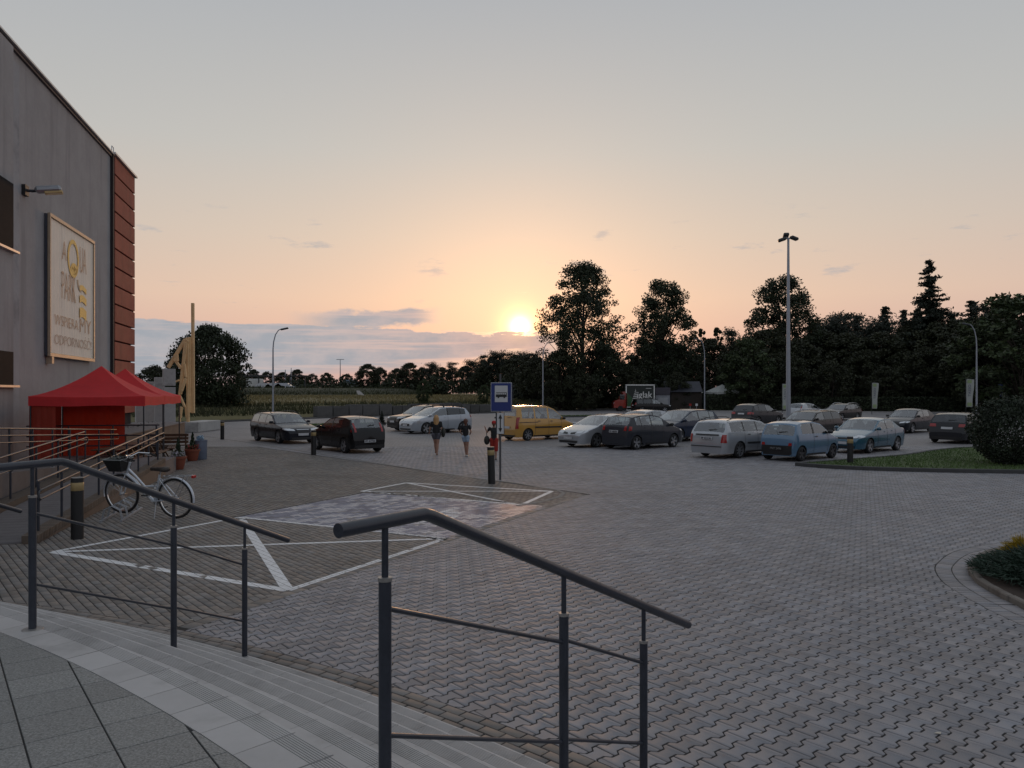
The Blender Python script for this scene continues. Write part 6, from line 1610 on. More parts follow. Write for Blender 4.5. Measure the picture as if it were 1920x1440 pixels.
def conifer_parts(seed, H, Wd, layers, per, leaf, droop=.25, ragged=.25, z0=.08):
    r = np.random.default_rng(seed); mb = MB(); mb.tube([(0, 0, -.2), (r.normal(0, .05), 0, H*.5), (0, 0, H)], [H*.016, H*.010, H*.001], 7); P = []
    for L_ in range(layers):
        u = (L_+r.uniform(-.3, .3))/layers; z = H*(z0+(1-z0)*u); rad = Wd*.5*(1-u)**.85*r.uniform(1-ragged, 1+ragged*.6)+.06
        nb = max(4, int(per*(1-u)+3)); a0 = r.uniform(0, 6.28)
        for b in range(nb):
            zj = z; z = min(z+r.uniform(-.9, .9)*H/layers*1.6, H*.985)
            a = a0+6.28*b/nb+r.normal(0, .5); l = rad*r.uniform(.45, 1.2); d = np.array([math.cos(a), math.sin(a), -droop*r.uniform(.4, 1.3)])
            m = max(5, int(l*9)); t = np.linspace(.12, 1, m)
            pts = np.array([0, 0, z])+t[:, None]*d*l+np.c_[np.zeros(m), np.zeros(m), .22*l*t**2]
            if b % 2 == 0: mb.tube([(0, 0, z), tuple(pts[-1])], [.03*H*.05+.015, .006], 4, False)
            for q in range(8): P.append(pts+r.normal(0, .10+.05*l, (m, 3))*np.array([1, 1, .55]))
            z = zj
    P = np.concatenate(P); V, F = leaves(P, leaf, seed+1, -.35, .35); return mb, V, F
def pine_parts(seed, H, Wd, nclump, nleaf, leaf):
    r = np.random.default_rng(seed); mb = MB(); mb.tube([(0, 0, -.2), (r.normal(0, .2), r.normal(0, .2), H*.55), (r.normal(0, .3), 0, H*.97)], [H*.018, H*.012, H*.003], 7); P = []
    for i in range(nclump):
        u = r.uniform(.25, 1); z = H*u; rad = Wd*.5*(1-.75*(u-.25))*r.uniform(.25, 1.05); a = r.uniform(0, 6.28); c = np.array([rad*math.cos(a), rad*math.sin(a), z+rad*.18])
        mb.tube([(0, 0, z-rad*.3), tuple(c)], [.06, .015], 4, False); k = nleaf//nclump
        P.append(c+r.normal(0, 1, (k, 3))*np.array([.075, .075, .035])*Wd*1.25)
    P = np.concatenate(P); V, F = leaves(P, leaf, seed+1, .6, .3); return mb, V, F
PROTO = {}
def proto(key, parts, mat):
    mb, V, F = parts; PROTO[key] = (mb.mesh('trunk', BARK, True, 60), arr_mesh('crown', V, F, mat))
proto('oakA', broad_parts(21, 18.5, 11.5, 2.2, 330, 40000, .28, shape='oak'), FOL[0])
proto('oakB', broad_parts(22, 17.0, 10.4, 2.2, 300, 36000, .28, shape='oak'), FOL[0])
proto('round', broad_parts(23, 8.6, 9.2, .9, 260, 34000, .27, shape='round'), FOL[0])
proto('bushy', broad_parts(24, 9.0, 7.0, 1.0, 110, 14000, .30, shape='round'), FOL[2])
proto('bright', broad_parts(25, 10.0, 7.5, 1.2, 110, 15000, .32, shape='oval'), FOL[3])
proto('poplar', broad_parts(26, 15.0, 3.6, 1.5, 80, 8000, .32, shape='oval'), FOL[0])
proto('spruce', conifer_parts(27, 19.0, 9.0, 46, 8, .40, .42, .5), FOL[1])
proto('fir', conifer_parts(28, 13.0, 5.6, 42, 8, .32, .25, .35), FOL[1])
proto('pineA', pine_parts(29, 12.0, 5.5, 75, 8000, .40), FOL[1])
proto('pineB', pine_parts(30, 11.0, 6.5, 80, 8000, .40), FOL[1])
proto('thick', broad_parts(31, 12.0, 9.0, .6, 170, 24000, .34, shape='round'), FOL[2])
tn = 0
def tree(key, px, d, top_py=None, label='', width=1.0, rz=None, sc=None, z0=0.0, name='tree', cat='tree', group='trees round the car park'):
    global tn
    base_h = {'oakA': 18.5, 'oakB': 17., 'round': 8.6, 'bushy': 9., 'bright': 10., 'poplar': 15., 'spruce': 19., 'fir': 13., 'pineA': 12., 'pineB': 11., 'thick': 12.}[key]
    p = at(px, d); h = (zat(top_py, d)-z0) if top_py is not None else base_h*sc; k = h/base_h
    o = thing(name, label, cat, (p[0], p[1], z0), random.uniform(0, 6.28) if rz is None else rz, group); o.scale = (k*width, k*width, k); tn += 1
    a, b = PROTO[key]; obj('trunk', a, o); obj('crown', b, o); return o
tree('round', 393, 76, 619, 'large dark round tree behind the timber sculpture', .84, 1.0)
tree('bushy', 290, 112, 688, 'dark tree seen between the tent peak and the concrete pillars', 1.3)
tree('oakA', 1093, 108, 499, 'tallest broad tree right of the setting sun with light gaps in its crown', 1.02, 2.2)
tree('oakB', 1243, 114, 531, 'second tall broad tree, right of the tallest one', 1.0, .7)
tree('oakB', 1468, 118, 523, 'broad dark tree behind the tall light mast', 1.08, 4.0)
tree('spruce', 1742, 110, 485, 'tall ragged spruce standing above the wood', 1.2, 1.0, name='spruce_tree')
tree('fir', 1659, 124, 574, 'slim pointed spruce left of the tall ragged one', 1.3, name='spruce_tree')
tree('fir', 1608, 128, 591, 'pointed conifer in the middle of the wood at right', 1.5, name='spruce_tree')
tree('fir', 1822, 116, 563, 'small conifer just right of the tall ragged spruce', 1.4, name='spruce_tree')
tree('bright', 1915, 84, 560, 'large pale green tree at the right picture edge', 1.45)
tree('poplar', 1345, 150, 615, 'slim columnar tree between the second broad tree and the mast', .9)
tree('poplar', 1316, 155, 617, 'slim columnar tree close behind the second broad tree', .8)
tree('pineA', 1372, 150, 622, 'loose pine left of the tree behind the mast', 1.0, name='pine_tree')
tree('pineB', 1535, 126, 604, 'ragged pine right of the mast', .9, name='pine_tree')
tree('bright', 1405, 104, 640, 'mid green tree below the tree behind the mast', 1.1)
wood = [('thick', 1050, 104, 660), ('thick', 1130, 112, 652), ('thick', 1005, 118, 672), ('bushy', 985, 135, 668), ('thick', 1205, 122, 655), ('thick', 1275, 118, 650), ('bushy', 1180, 106, 690), ('thick', 1330, 126, 640), ('thick', 1440, 112, 622), ('bushy', 1500, 110, 640),
        ('thick', 1540, 116, 625), ('pineB', 1572, 120, 598), ('thick', 1590, 112, 630), ('fir', 1630, 114, 615), ('thick', 1655, 110, 628), ('thick', 1700, 112, 615), ('fir', 1695, 118, 580), ('thick', 1755, 108, 610), ('thick', 1800, 106, 605), ('bushy', 1850, 96, 600), ('thick', 1870, 92, 590), ('thick', 1960, 96, 590),
        ('thick', 1380, 112, 650), ('thick', 1620, 106, 660), ('thick', 1480, 104, 665), ('thick', 1730, 102, 655), ('thick', 1830, 98, 650), ('bushy', 1560, 102, 680), ('thick', 1235, 128, 640), ('thick', 2040, 100, 585), ('thick', 1660, 101, 690), ('pineA', 1580, 134, 592), ('bushy', 1100, 101, 705), ('thick', 1300, 114, 690), ('bushy', 1415, 103, 692), ('thick', 1270, 106, 700), ('fir', 1520, 122, 606), ('fir', 1563, 125, 610), ('pineB', 1645, 122, 600), ('fir', 1785, 118, 588), ('pineA', 1850, 104, 575), ('fir', 1720, 124, 577)]
kinds = {'thick': 'dense dark tree', 'bushy': 'low bushy tree', 'pineA': 'ragged pine', 'pineB': 'ragged pine', 'fir': 'dark conifer'}
ORD = ['first', 'second', 'third', 'fourth', 'fifth', 'sixth', 'seventh', 'eighth', 'ninth', 'tenth', 'eleventh', 'twelfth', 'thirteenth', 'fourteenth', 'fifteenth', 'sixteenth', 'seventeenth', 'eighteenth', 'nineteenth', 'twentieth']
WC, WT = {}, []
def name_row(T, C):
    for grp, i, o, lab in T: o['label'] = lab if C[grp] == 1 else '%s, %s from the left' % (lab, ORD[i-1])
order_ = sorted(range(len(wood)), key=lambda i: wood[i][1])
for n_, i in enumerate(order_):
    k_, px, d, ty = wood[i]
    where = 'behind the advertising truck' if 1130 < px < 1260 else 'behind the yellow van' if px <= 1130 else 'behind the wooden hut and white canopy' if px < 1400 else 'around the tall light mast' if px < 1560 else 'between the mast and the ragged spruce' if px < 1720 else 'right of the ragged spruce'
    grp = '%s %s' % (kinds[k_], where); WC[grp] = WC.get(grp, 0)+1; WT.append((grp, WC[grp], tree(k_, px, d, ty, 'x', 1.15, name='wood_tree', group=grp), '%s %s' % (kinds[k_], where)))
name_row(WT, WC)
# far row left of the sun, on the bank
far = [('thick', 475, 175, 694), ('bushy', 500, 178, 698), ('thick', 530, 176, 699), ('thick', 557, 178, 694), ('bushy', 585, 175, 702), ('thick', 612, 172, 700), ('bushy', 650, 185, 702), ('thick', 690, 168, 684), ('bushy', 712, 172, 690), ('thick', 745, 172, 692), ('thick', 768, 165, 682), ('bushy', 792, 172, 690), ('pineB', 810, 170, 681), ('thick', 830, 165, 690), ('pineA', 848, 162, 681), ('thick', 872, 160, 688), ('pineB', 884, 158, 676), ('pineA', 905, 152, 668), ('thick', 922, 150, 672), ('pineB', 932, 148, 660), ('pineA', 952, 146, 663), ('thick', 965, 144, 668), ('pineB', 980, 146, 662), ('pineA', 1000, 142, 664), ('thick', 905, 150, 690), ('thick', 640, 178, 716), ('thick', 570, 180, 706), ('bushy', 455, 180, 700)]
FC, FT = {}, []
for i in sorted(range(len(far)), key=lambda i: far[i][1]):
    k_, px, d, ty = far[i]
    where = 'beyond the left lamp post' if px < 640 else 'beyond the field, above the silver people carrier' if px < 860 else 'on the skyline just below the setting sun'
    grp = '%s %s' % (kinds[k_], where); FC[grp] = FC.get(grp, 0)+1; FT.append((grp, FC[grp], tree(k_, px, d, ty, 'x', 1.2, z0=2.4, name='skyline_tree', group=grp), grp))
name_row(FT, FC)

def thicket(label, path, h, w, n, z0, seed, mat):
    r = np.random.default_rng(seed); P = np.array(path, float); L = np.r_[0, np.cumsum(np.linalg.norm(np.diff(P, axis=0), axis=1))]; s_ = r.uniform(0, L[-1], n)
    C = np.c_[np.interp(s_, L, P[:, 0]), np.interp(s_, L, P[:, 1])]+r.normal(0, w, (n, 2)); hh = h*(.55+.45*np.sin(s_*.9+seed)*np.sin(s_*.37)); z = z0+np.abs(r.uniform(0, 1, n))**.8*hh
    V, F = leaves(np.c_[C, z], .55, seed); tag(obj('thicket', arr_mesh('thicket', V, F, mat)), label, 'thicket', kind='stuff')
thicket('dark undergrowth beneath the skyline trees', [at(440, 172)[:2], at(700, 168)[:2], at(860, 158)[:2], at(960, 142)[:2], at(1060, 128)[:2]], 3.6, 1.2, 12000, 2.3, 81, FOL[0])
thicket('dark undergrowth at the foot of the wood', [at(960, 122)[:2], at(1150, 112)[:2], at(1400, 110)[:2], at(1700, 106)[:2], at(1960, 98)[:2]], 5.0, 1.5, 16000, 0.0, 82, FOL[1])
# big round thuja shrub on the lawn island, hedge
proto('thuja', (lambda r: (MB().tube([(0, 0, 0), (0, 0, 1.2)], [.08, .03], 6), *leaves((lambda q: q)(np.array([(lambda a, b, c_: (lambda c: (math.cos(a)*math.sin(b)*1.55*c, math.sin(a)*math.sin(b)*1.55*c, max(1.42+1.52*math.cos(b)*c*(1.0), .02)))(c_*(1+.07*math.sin(3*a+1)*math.sin(2*b)+.05*math.sin(7*a)*math.sin(5*b))))(r.uniform(0, 6.28), math.acos(r.uniform(-1, 1)), r.uniform(.72, 1.06)) for _ in range(15000)])), .13, 5, .8, .5)))(np.random.default_rng(40)), pm('thuja_green', (.016, .026, .012), .7, 0, .45, 1.5, rnd=.4))
p = gp(1893, 885); o = thing('round_shrub', 'big round dark evergreen shrub on the lawn island at the right', 'shrub', (16.8, 25.7, .09), .4)
a, b = PROTO['thuja']; obj('trunk', a, o); obj('crown', b, o); o.scale = (.86, .86, .755)
HEDGE = pm('hedge_green', (.024, .034, .014), .75, 0, .45, 1.0, rnd=.4)
def hedge(label, p0, p1, h, w, n, seed):
    r = np.random.default_rng(seed); p0, p1 = np.array(p0), np.array(p1); L = np.linalg.norm(p1-p0); a = math.atan2(p1[1]-p0[1], p1[0]-p0[0])
    o = thing('hedge', label, 'hedge', (p0[0], p0[1], 0), a); x = r.uniform(0, L, n); f = r.uniform(0, 1, n); y = np.where(f < .55, -w/2, r.uniform(-w/2, w/2, n))+r.normal(0, .06, n); z = np.where(f < .55, r.uniform(.05, h, n), h+r.normal(0, .05, n))
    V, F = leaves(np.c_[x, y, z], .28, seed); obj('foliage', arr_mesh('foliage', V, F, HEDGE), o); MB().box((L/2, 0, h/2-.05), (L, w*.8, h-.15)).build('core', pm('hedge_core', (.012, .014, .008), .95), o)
hedge('long clipped dark hedge in front of the wood at the right', at(1390, 104), at(2000, 93), 1.75, 1.2, 9000, 50)
hedge('short dark hedge beside the wooden hut', at(1322, 103), at(1390, 104), 2.0, 1.0, 1400, 51)
VERGE = [(12.2, 110.6), (40, 104.6), (80, 90.6), (84, 98), (42, 110), (12, 118)]
tag(obj('grass', grass(VERGE, 14000, -.02, .08, .3, .05, 8)), 'grass verge in front of the hedge', 'grass', kind='stuff')

# ================================================================== FIELD, BANK, BLOCK WALL
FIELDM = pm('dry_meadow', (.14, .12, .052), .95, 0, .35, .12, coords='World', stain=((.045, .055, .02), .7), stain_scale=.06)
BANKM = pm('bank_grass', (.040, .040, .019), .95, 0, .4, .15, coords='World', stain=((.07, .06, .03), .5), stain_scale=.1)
def sheet(name, rows, mat, label):
    mb = MB(); k = len(rows[0])
    vs = [p for r_ in rows for p in r_]; fs = [(i*k+j, i*k+j+1, (i+1)*k+j+1, (i+1)*k+j) for i in range(len(rows)-1) for j in range(k-1)]
    return tag(mb.add(vs, fs).build(name, mat, None, True, 80), label, None, kind='structure')
lineA = [(-70, 52), (-36, 60), (-27, 66.5), (-19, 78.5), (-5, 94), (9, 113)]
def off(l, dx_, dy_, z): return [(x+dx_+random.uniform(-.1, .1), y+dy_, z+random.uniform(-.08, .08)) for x, y in l]
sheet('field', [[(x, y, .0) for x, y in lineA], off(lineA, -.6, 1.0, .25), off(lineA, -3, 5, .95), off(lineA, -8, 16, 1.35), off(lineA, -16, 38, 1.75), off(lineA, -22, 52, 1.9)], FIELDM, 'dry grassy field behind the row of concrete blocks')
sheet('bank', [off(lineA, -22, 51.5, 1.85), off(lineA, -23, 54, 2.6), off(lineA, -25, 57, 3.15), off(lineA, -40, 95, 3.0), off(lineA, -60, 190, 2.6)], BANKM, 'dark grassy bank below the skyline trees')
MEAD = pm('meadow_blade', (.19, .155, .07), .8, 0, .4, .4, rnd=.4, trans=.15); MEADD = pm('dark_weed_blade', (.045, .05, .02), .8, 0, .4, .4, rnd=.4, trans=.1)
def tall_grass(label, dx0, dy0, dx1, dy1, z0, z1, n, hmin, hmax, w, mat, seed):
    r = np.random.default_rng(seed); LA = np.array(lineA[1:]); s_ = r.uniform(0, len(LA)-1.001, n); i = s_.astype(int); t = (s_-i)[:, None]; C = LA[i]*(1-t)+LA[i+1]*t; u = r.uniform(0, 1, n)[:, None]
    C = C+np.array([dx0, dy0])*(1-u)+np.array([dx1, dy1])*u; z = (z0*(1-u)+z1*u)[:, 0]-.15; a = r.uniform(-.5, .5, n); h = r.uniform(hmin, hmax, n); dx_ = np.c_[np.cos(a), np.sin(a)]*(w*r.uniform(.5, 1.4, n))[:, None]; lean = r.normal(0, .3, (n, 2))*h[:, None]
    V = np.empty((n, 3, 3)); V[:, 0, :2] = C-dx_; V[:, 1, :2] = C+dx_; V[:, 2, :2] = C+lean; V[:, :2, 2] = z[:, None]; V[:, 2, 2] = z+h
    tag(obj('grass', arr_mesh('grass', V.reshape(-1, 3), np.arange(3*n).reshape(n, 3), mat)), label, 'grass', kind='stuff')
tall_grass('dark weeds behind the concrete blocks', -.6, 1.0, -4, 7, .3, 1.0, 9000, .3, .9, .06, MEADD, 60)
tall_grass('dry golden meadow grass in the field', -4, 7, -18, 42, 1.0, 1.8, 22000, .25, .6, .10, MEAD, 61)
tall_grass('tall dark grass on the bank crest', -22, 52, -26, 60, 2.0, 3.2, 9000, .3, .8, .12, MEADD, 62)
BLK2 = pm('old_concrete_block', (.085, .083, .082), .9, 0, .25, 1.0, .5, 20, rnd=.25, stain=((.05, .05, .05), .6), stain_scale=.9)
nb = 0
def block_at(px, d, w, h, label): 
    p = at(px, d); o = thing('concrete_block', label, 'concrete block', (p[0], p[1], 0), R(52)+random.uniform(-.06, .06), 'old concrete blocks lined up along the field')
    m = MB().box((0, 0, h/2), (w, .85, h), bev=.05).build('block', BLK2, o)
    if random.random() < .6: MB().box((0, 0, h+.05), (w*.98, .8, .10), bev=.02).build('cap_slab', BLK2, o)
LB = [(-19.4, 76.6), (-16.0, 80.6), (-5.4, 92.6), (-2.2, 96.2)]
ts_ = []; P0, P1 = np.array([-19.6, 76.6]), np.array([-2.2, 96.6]); Ltot = np.linalg.norm(P1-P0); dd = (P1-P0)/Ltot; s_ = 0
while s_ < Ltot:
    w = random.uniform(1.2, 2.3); c = P0+dd*(s_+w/2); pxx = 960+c[0]/c[1]*FPX; h = random.uniform(.85, 1.12)
    nb += 1; o = thing('concrete_block', '%s from the left of the weathered concrete blocks along the field' % ORD[nb-1], 'concrete block', (c[0], c[1], 0), math.atan2(dd[1], dd[0])+random.uniform(-.05, .05), 'weathered concrete blocks in the long row')
    MB().box((0, 0, h/2), (w-.06, .8, h), bev=.05).build('block', BLK2, o); MB().box((0, 0, h+.045), (w-.10, .76, .08), bev=.02).build('cap_slab', BLK2, o); s_ += w+.03
for i, (px, py) in enumerate(((487, 783), (512, 781))):
    p = gp(px, py+2); o = thing('concrete_slab', ['flat pale concrete slab lying at the left end of the block row', 'flat pale concrete slab lying behind the black estate car'][i], 'slab', (p[0], p[1]+4, 0), R(40), 'fallen slabs')
    for k in range(2): MB().box((.1*k, 0, .18+.22*k), (2.4-.3*k, 1.2, .18), bev=.03).build('slab_piece', pm('pale_slab', (.22, .22, .22), .9, 0, .2, 2), o)
p = at(795, 96); o = thing('young_bush', 'bright leafy bush growing above the block wall', 'bush', (p[0], p[1], .9), 0); a, b = PROTO['bright']; obj('trunk', a, o); obj('crown', b, o); o.scale = (.28, .28, .30)
p = at(908, 100); o = thing('young_bush', 'smaller leafy bush left of the bus sign above the block wall', 'bush', (p[0], p[1], .9), 0); a, b = PROTO['bright']; obj('trunk', a, o); obj('crown', b, o); o.scale = (.24, .24, .24)
p = at(716, 57.6); o = thing('dwarf_conifer', 'tiny dark conifer on the narrow grass strip', 'conifer', (p[0], p[1], .1), 0); a, b = PROTO['fir']; obj('trunk', a, o); obj('crown', b, o); o.scale = (.11, .11, .075)

# ================================================================== LAMPS AND MASTS
def street_lamp(label, px, d, top_py, lean, two=False):
    p = at(px, d); H_ = zat(top_py, d); r = thing('street_lamp', label, 'street lamp', (p[0], p[1], 0), 0, 'curved street lamps')
    LP = pm('lamp_post_grey', (.30, .32, .36), .4, .5, .1); s_ = lean
    MB().tube([(0, 0, 0), (0, 0, H_*.42)], [.095, .085], 12).build('base_section', LP, r, True, 50)
    MB().tube([(0, 0, H_*.42), (0, 0, H_*.76), (s_*.05, 0, H_*.84), (s_*.22, 0, H_*.92), (s_*.5, 0, H_*.97), (s_*.8, 0, H_*.985)], [.085, .062, .055, .05, .045, .04], 12).build('post', LP, r, True, 50)
    MB().box((s_*1.05, 0, H_*.985), (.75, .28, .16), Matrix.Rotation(R(-12*s_), 3, 'Y'), bev=.06).build('lamp_head', pm('lamp_head_dark', (.05, .055, .06), .4), r, True, 50)
    MB().box((0, -.09, 1.0), (.12, .03, .35)).build('service_door', LP, r)
street_lamp('curved street lamp between the sculpture and the black cars', 512, 71, 614, 1)
street_lamp('curved street lamp in front of the tallest broad tree', 1018, 100, 640, 1)
street_lamp('curved street lamp right of the wooden hut', 1321, 100, 634, -1)
street_lamp('curved street lamp at the right beside the printed flag', 1831, 76, 605, -1)
def mast():
    p = at(1478, 60.5); H_ = zat(446, 60.5); r = thing('light_mast', 'tall grey light mast with three floodlights above the parked cars', 'light mast', (p[0], p[1], 0), 0); LP = MATS['lamp_post_grey']
    MB().tube([(0, 0, 0), (0, 0, H_*.34), (0, 0, H_)], [.19, .16, .085], 14).build('post', LP, r, True, 50); MB().box((0, -.19, 1.1), (.18, .03, .5)).build('service_door', LP, r)
    for i, (dx_, dy_, dz_, a) in enumerate(((-.45, .1, -.12, 170), (.42, -.1, -.05, 10), (-.06, .35, .25, 80))):
        M = Matrix.Rotation(R(a), 3, 'Z') @ Matrix.Rotation(R(18), 3, 'Y')
        MB().box((dx_, dy_, H_+dz_), (.62, .42, .24), M, bev=.06).build('floodlight', pm('floodlight_dark', (.03, .03, .032), .4), r, True, 50); MB().beam((0, 0, H_-.05), (dx_, dy_, H_+dz_-.05), .06, .06).build('arm', LP, r)
mast()
def far_pole(label, px, d, top_py, z0, tee):
    p = at(px, d); H_ = zat(top_py, d)-z0; r = thing('far_lamp_pole', label, 'lamp pole', (p[0], p[1], z0), 0, 'lamp poles on the skyline'); LP = MATS['lamp_post_grey']; MB().tube([(0, 0, 0), (0, 0, H_)], [.16, .08], 8).build('post', LP, r, True)
    if tee: MB().box((0, 0, H_), (1.9, .18, .14)).build('lamp_bar', LP, r)
far_pole('far T-shaped lamp pole on the skyline', 638, 190, 674, 2.5, True)
far_pole('far slim pole above the roofed shelter', 535, 170, 693, 2.5, False); far_pole('far slim white pole beside the roofed shelter', 546, 170, 690, 2.5, False)
# far shelter, containers, house
p = at(520, 160); r = thing('roofed_shelter', 'far flat-roofed shelter with thin posts on the bank', 'shelter', (p[0], p[1], 2.6), 0)
MB().box((0, 0, 3.2), (13.5, 5, .22)).build('roof', pm('shelter_roof', (.05, .05, .055), .7), r)
for x in (-6.3, -3.2, 0, 3.2, 6.3): MB().box((x, -2, 1.6), (.18, .18, 3.2)).build('post', STEEL, r)
p = at(478, 165); r = thing('white_trailer', 'far white trailer box beside the round tree', 'trailer', (p[0], p[1], 2.7), 0); MB().box((0, 0, 1.5), (3.0, 2.2, 2.2), bev=.06).build('box', WHITE, r)
for x in (-.9, .9): MB().lathe([(.42, -.1), (.42, .1)], 14, 'y', (x, -1.0, .42)).build('wheel', BLACK, r)
def far_parked(px, label, m):
    p = at(px, 158); r = thing('far_parked_car', label, 'car', (p[0], p[1], 2.9), 0, 'tiny cars under the far shelter'); mb = MB()
    mb.prism([(-2, .35), (2, .35), (2.05, .8), (1.2, .92), (.6, 1.4), (-1.1, 1.42), (-1.9, .95)], -.8, .8); mb.v = [(x, z, y) for x, y, z in mb.v]; mb.build('body', m, r)
    for x in (-1.25, 1.25): MB().lathe([(.32, -.82), (.32, .82)], 12, 'y', (x, 0, .32)).build('wheel', BLACK, r)
far_parked(498, 'tiny pale car parked under the far shelter', SILV); far_parked(518, 'tiny white car parked under the far shelter', WHT); far_parked(535, 'tiny silver car at the right end of the far shelter', SILB)
p = at(657, 185); r = thing('far_house', 'small white house with blue roof far away left of the skyline trees', 'house', (p[0], p[1], 2.6), R(12))
r.scale = (.55, .55, .55)
MB().box((0, 0, 1.7), (7, 6, 3.4)).build('wall', WHITE, r); mb = MB(); mb.prism([(-3.8, 3.35), (3.8, 3.35), (3.0, 5.0), (-3.0, 5.0)], -3.3, 3.3); mb.v = [(x, z, y) for x, y, z in mb.v]; mb.build('roof', pm('blue_grey_roof', (.16, .22, .30), .5), r)
for x in (-2, 0, 2): MB().box((x, -3.02, 1.9), (1.0, .06, 1.2)).build('window', BLACKP, r)
p = at(888, 165); r = thing('far_shed', 'small white far shed at the end of the bank', 'shed', (p[0], p[1], 2.4), 0); MB().box((0, 0, .9), (3.6, 2, 1.2)).build('wall', WHITE, r); MB().box((.9, 0, 1.9), (1.4, 2, 1.4)).build('annex', WHITE, r)
p = at(845, 150); 
# path on the bank
tag(MB().add([(at(672, 140)[0], 138, 2.75), (at(678, 140)[0], 138, 2.75), (at(692, 134)[0], 130, 1.95), (at(680, 134)[0], 130, 1.95)], [(0, 1, 2, 3)]).build('path', SIDEW), 'pale path cutting down the bank', None, kind='structure')

# ================================================================== AD TRUCK, KIOSK, HUT, CANOPY, FLAGS
d = 100.; VR = P_('red_van_paint', (.28, .028, .018), .4, .0)
c = at(1190, d); r = thing('advertising_truck', 'red truck carrying a dark advertising board with white lettering', 'truck', (c[0], c[1], 0), 0)
x0, x1 = (1149-1190)/FPX*d, (1172-1190)/FPX*d
mb = MB(); mb.prism([(x0, .45), (x1+.1, .45), (x1+.1, 2.35), (x0+1.25, 2.35), (x0+.75, 1.55), (x0+.12, 1.35), (x0, 1.0)], -1.0, 1.0); mb.v = [(x, z, y) for x, y, z in mb.v]; cab = mb.build('cab', VR, r)
MB().box(((x0+x1)/2+.28, -1.01, 1.85), (.62, .03, .65)).build('cab_window', CGD, cab); MB().box((x0+1.4, 0, 2.45), (.5, 1.6, .2)).build('roof_beacon', VR, cab)
MB().box((x0+.06, -.75, 1.05), (.14, .35, .18)).build('headlight', HLAMP, cab)
bw2 = (1224-1172)/FPX*d; zt2, zb2 = zat(722, d), zat(763, d)
brd = MB().box((x1+bw2/2, 0, (zt2+zb2)/2), (bw2, 1.9, zt2-zb2)).build('board_box', pm('board_dark', (.014, .02, .018), .5, 0, .2, 2), r)
for a, b in (((x1+bw2/2, -.97, zt2), (bw2+.16, .06, .13)), ((x1+bw2/2, -.97, zb2), (bw2+.16, .06, .10)), ((x1, -.97, (zt2+zb2)/2), (.12, .06, zt2-zb2)), ((x1+bw2, -.97, (zt2+zb2)/2), (.12, .06, zt2-zb2)), ((x1+bw2/2, -.97, zb2-.38), (bw2, .05, .10))): MB().box(a, b).build('board_frame', WHITE, brd)
gp_ = MB().add([(x1+.1, -.958, zb2+.1), (x1+1.9, -.958, zb2+.1), (x1+1.0, -.958, zb2+.7), (x1+.7, -.958, zb2+1.3), (x1+.1, -.958, zb2+1.9)], [(0, 1, 2, 3, 4)]).build('green_print', pm('print_green', (.02, .07, .025), .5, 0, .3, 2), brd)
text_on(r, 'iglak', x1+bw2*.40, zb2+.95, 1.05, bw2*.53, WHITE, y=-.975, thin=.004)
MB().box((x1+bw2*.80, -.97, zb2+2.4), (bw2*.2, .01, .05)).build('small_print', WHITE, brd)
mb = MB()
for i in range(7):
    z = zb2+2.05-.22*i; w = .10+.075*i; mb.add([(x1+bw2*.33-w, -.972, z-.10), (x1+bw2*.33+w, -.972, z-.02), (x1+bw2*.33+w*.8, -.972, z+.06), (x1+bw2*.33-w*.8, -.972, z-.02)], [(0, 1, 2, 3)])
mb.add([(x1+bw2*.33-.03, -.972, zb2+2.0), (x1+bw2*.33+.03, -.972, zb2+2.0), (x1+bw2*.33, -.972, zb2+2.4)], [(0, 1, 2)]); mb.build('tree_logo', WHITE, brd)
for x in (x0+.85, x1+bw2*.75): 
    w_ = MB().lathe([(.36, -1.02), (.36, 1.02)], 18, 'y', (x, 0, .36)).build('wheel', BLACK, r)
MB().box((x1+bw2/2, 0, .55), (bw2, 1.8, .2)).build('chassis', BLACKP, r)
c = at(1240, 101.5); r = thing('kiosk', 'pale grey kiosk with a dark sign band right of the advertising truck', 'kiosk', (c[0], c[1], 0), 0)
MB().box((0, 0, 1.05), (1.9, 1.8, 2.1), bev=.03).build('wall', pm('kiosk_grey', (.22, .23, .26), .6), r); MB().box((0, -.03, 2.6), (1.95, 1.9, .95)).build('sign_band', pm('kiosk_band', (.045, .04, .055), .6, 0, .3, 3), r); MB().box((.0, -.92, 1.15), (1.3, .04, 1.2)).build('hatch', WHITE if False else pm('hatch_grey', (.30, .31, .33), .5), r)
text_on(r, 'lody', -.55, 2.42, .28, 1.1, pm('sign_pale', (.25, .24, .27), .6), y=-1.0) if False else None
MV = spec(MPV, L=4.75, H=1.72, W=1.9, wb=2.9, wr=.33, fc=1.15, fw=1.9, fr=4.45, fb=4.65, belt=(1.02, 1.05), win=[(1.5, 2.5), (2.6, 3.6), (3.7, 4.4)], prof=[(0, .56), (.05, .76), (.3, .92), (1.13, 1.05), (1.9, 1.60), (2.4, 1.71), (4.3, 1.68), (4.47, 1.58), (4.66, 1.05), (4.70, .95), (4.75, .55)], tint=True)
car('black people carrier parked in front of the advertising truck', (at(1221, 95)[0], 95), R(8), MV, BLK)
c = at(1280, 106); r = thing('wooden_hut', 'dark wooden hut with a wide pitched roof right of the kiosk', 'hut', (c[0], c[1], 0), 0); DW = pm('hut_boards', (.03, .022, .017), .8, 0, .4, 2)
MB().box((.2, 0, 1.3), (4.2, 3.0, 2.6)).build('wall', DW, r); mb = MB(); mb.prism([(-1.9, 2.5), (1.9, 2.5), (0, 3.95)], -2.7, 2.2); mb.v = [(z*1.0+.1, x, y) for x, y, z in mb.v]; mb.build('roof', pm('hut_roof', (.035, .037, .05), .6, 0, .3, 2), r)
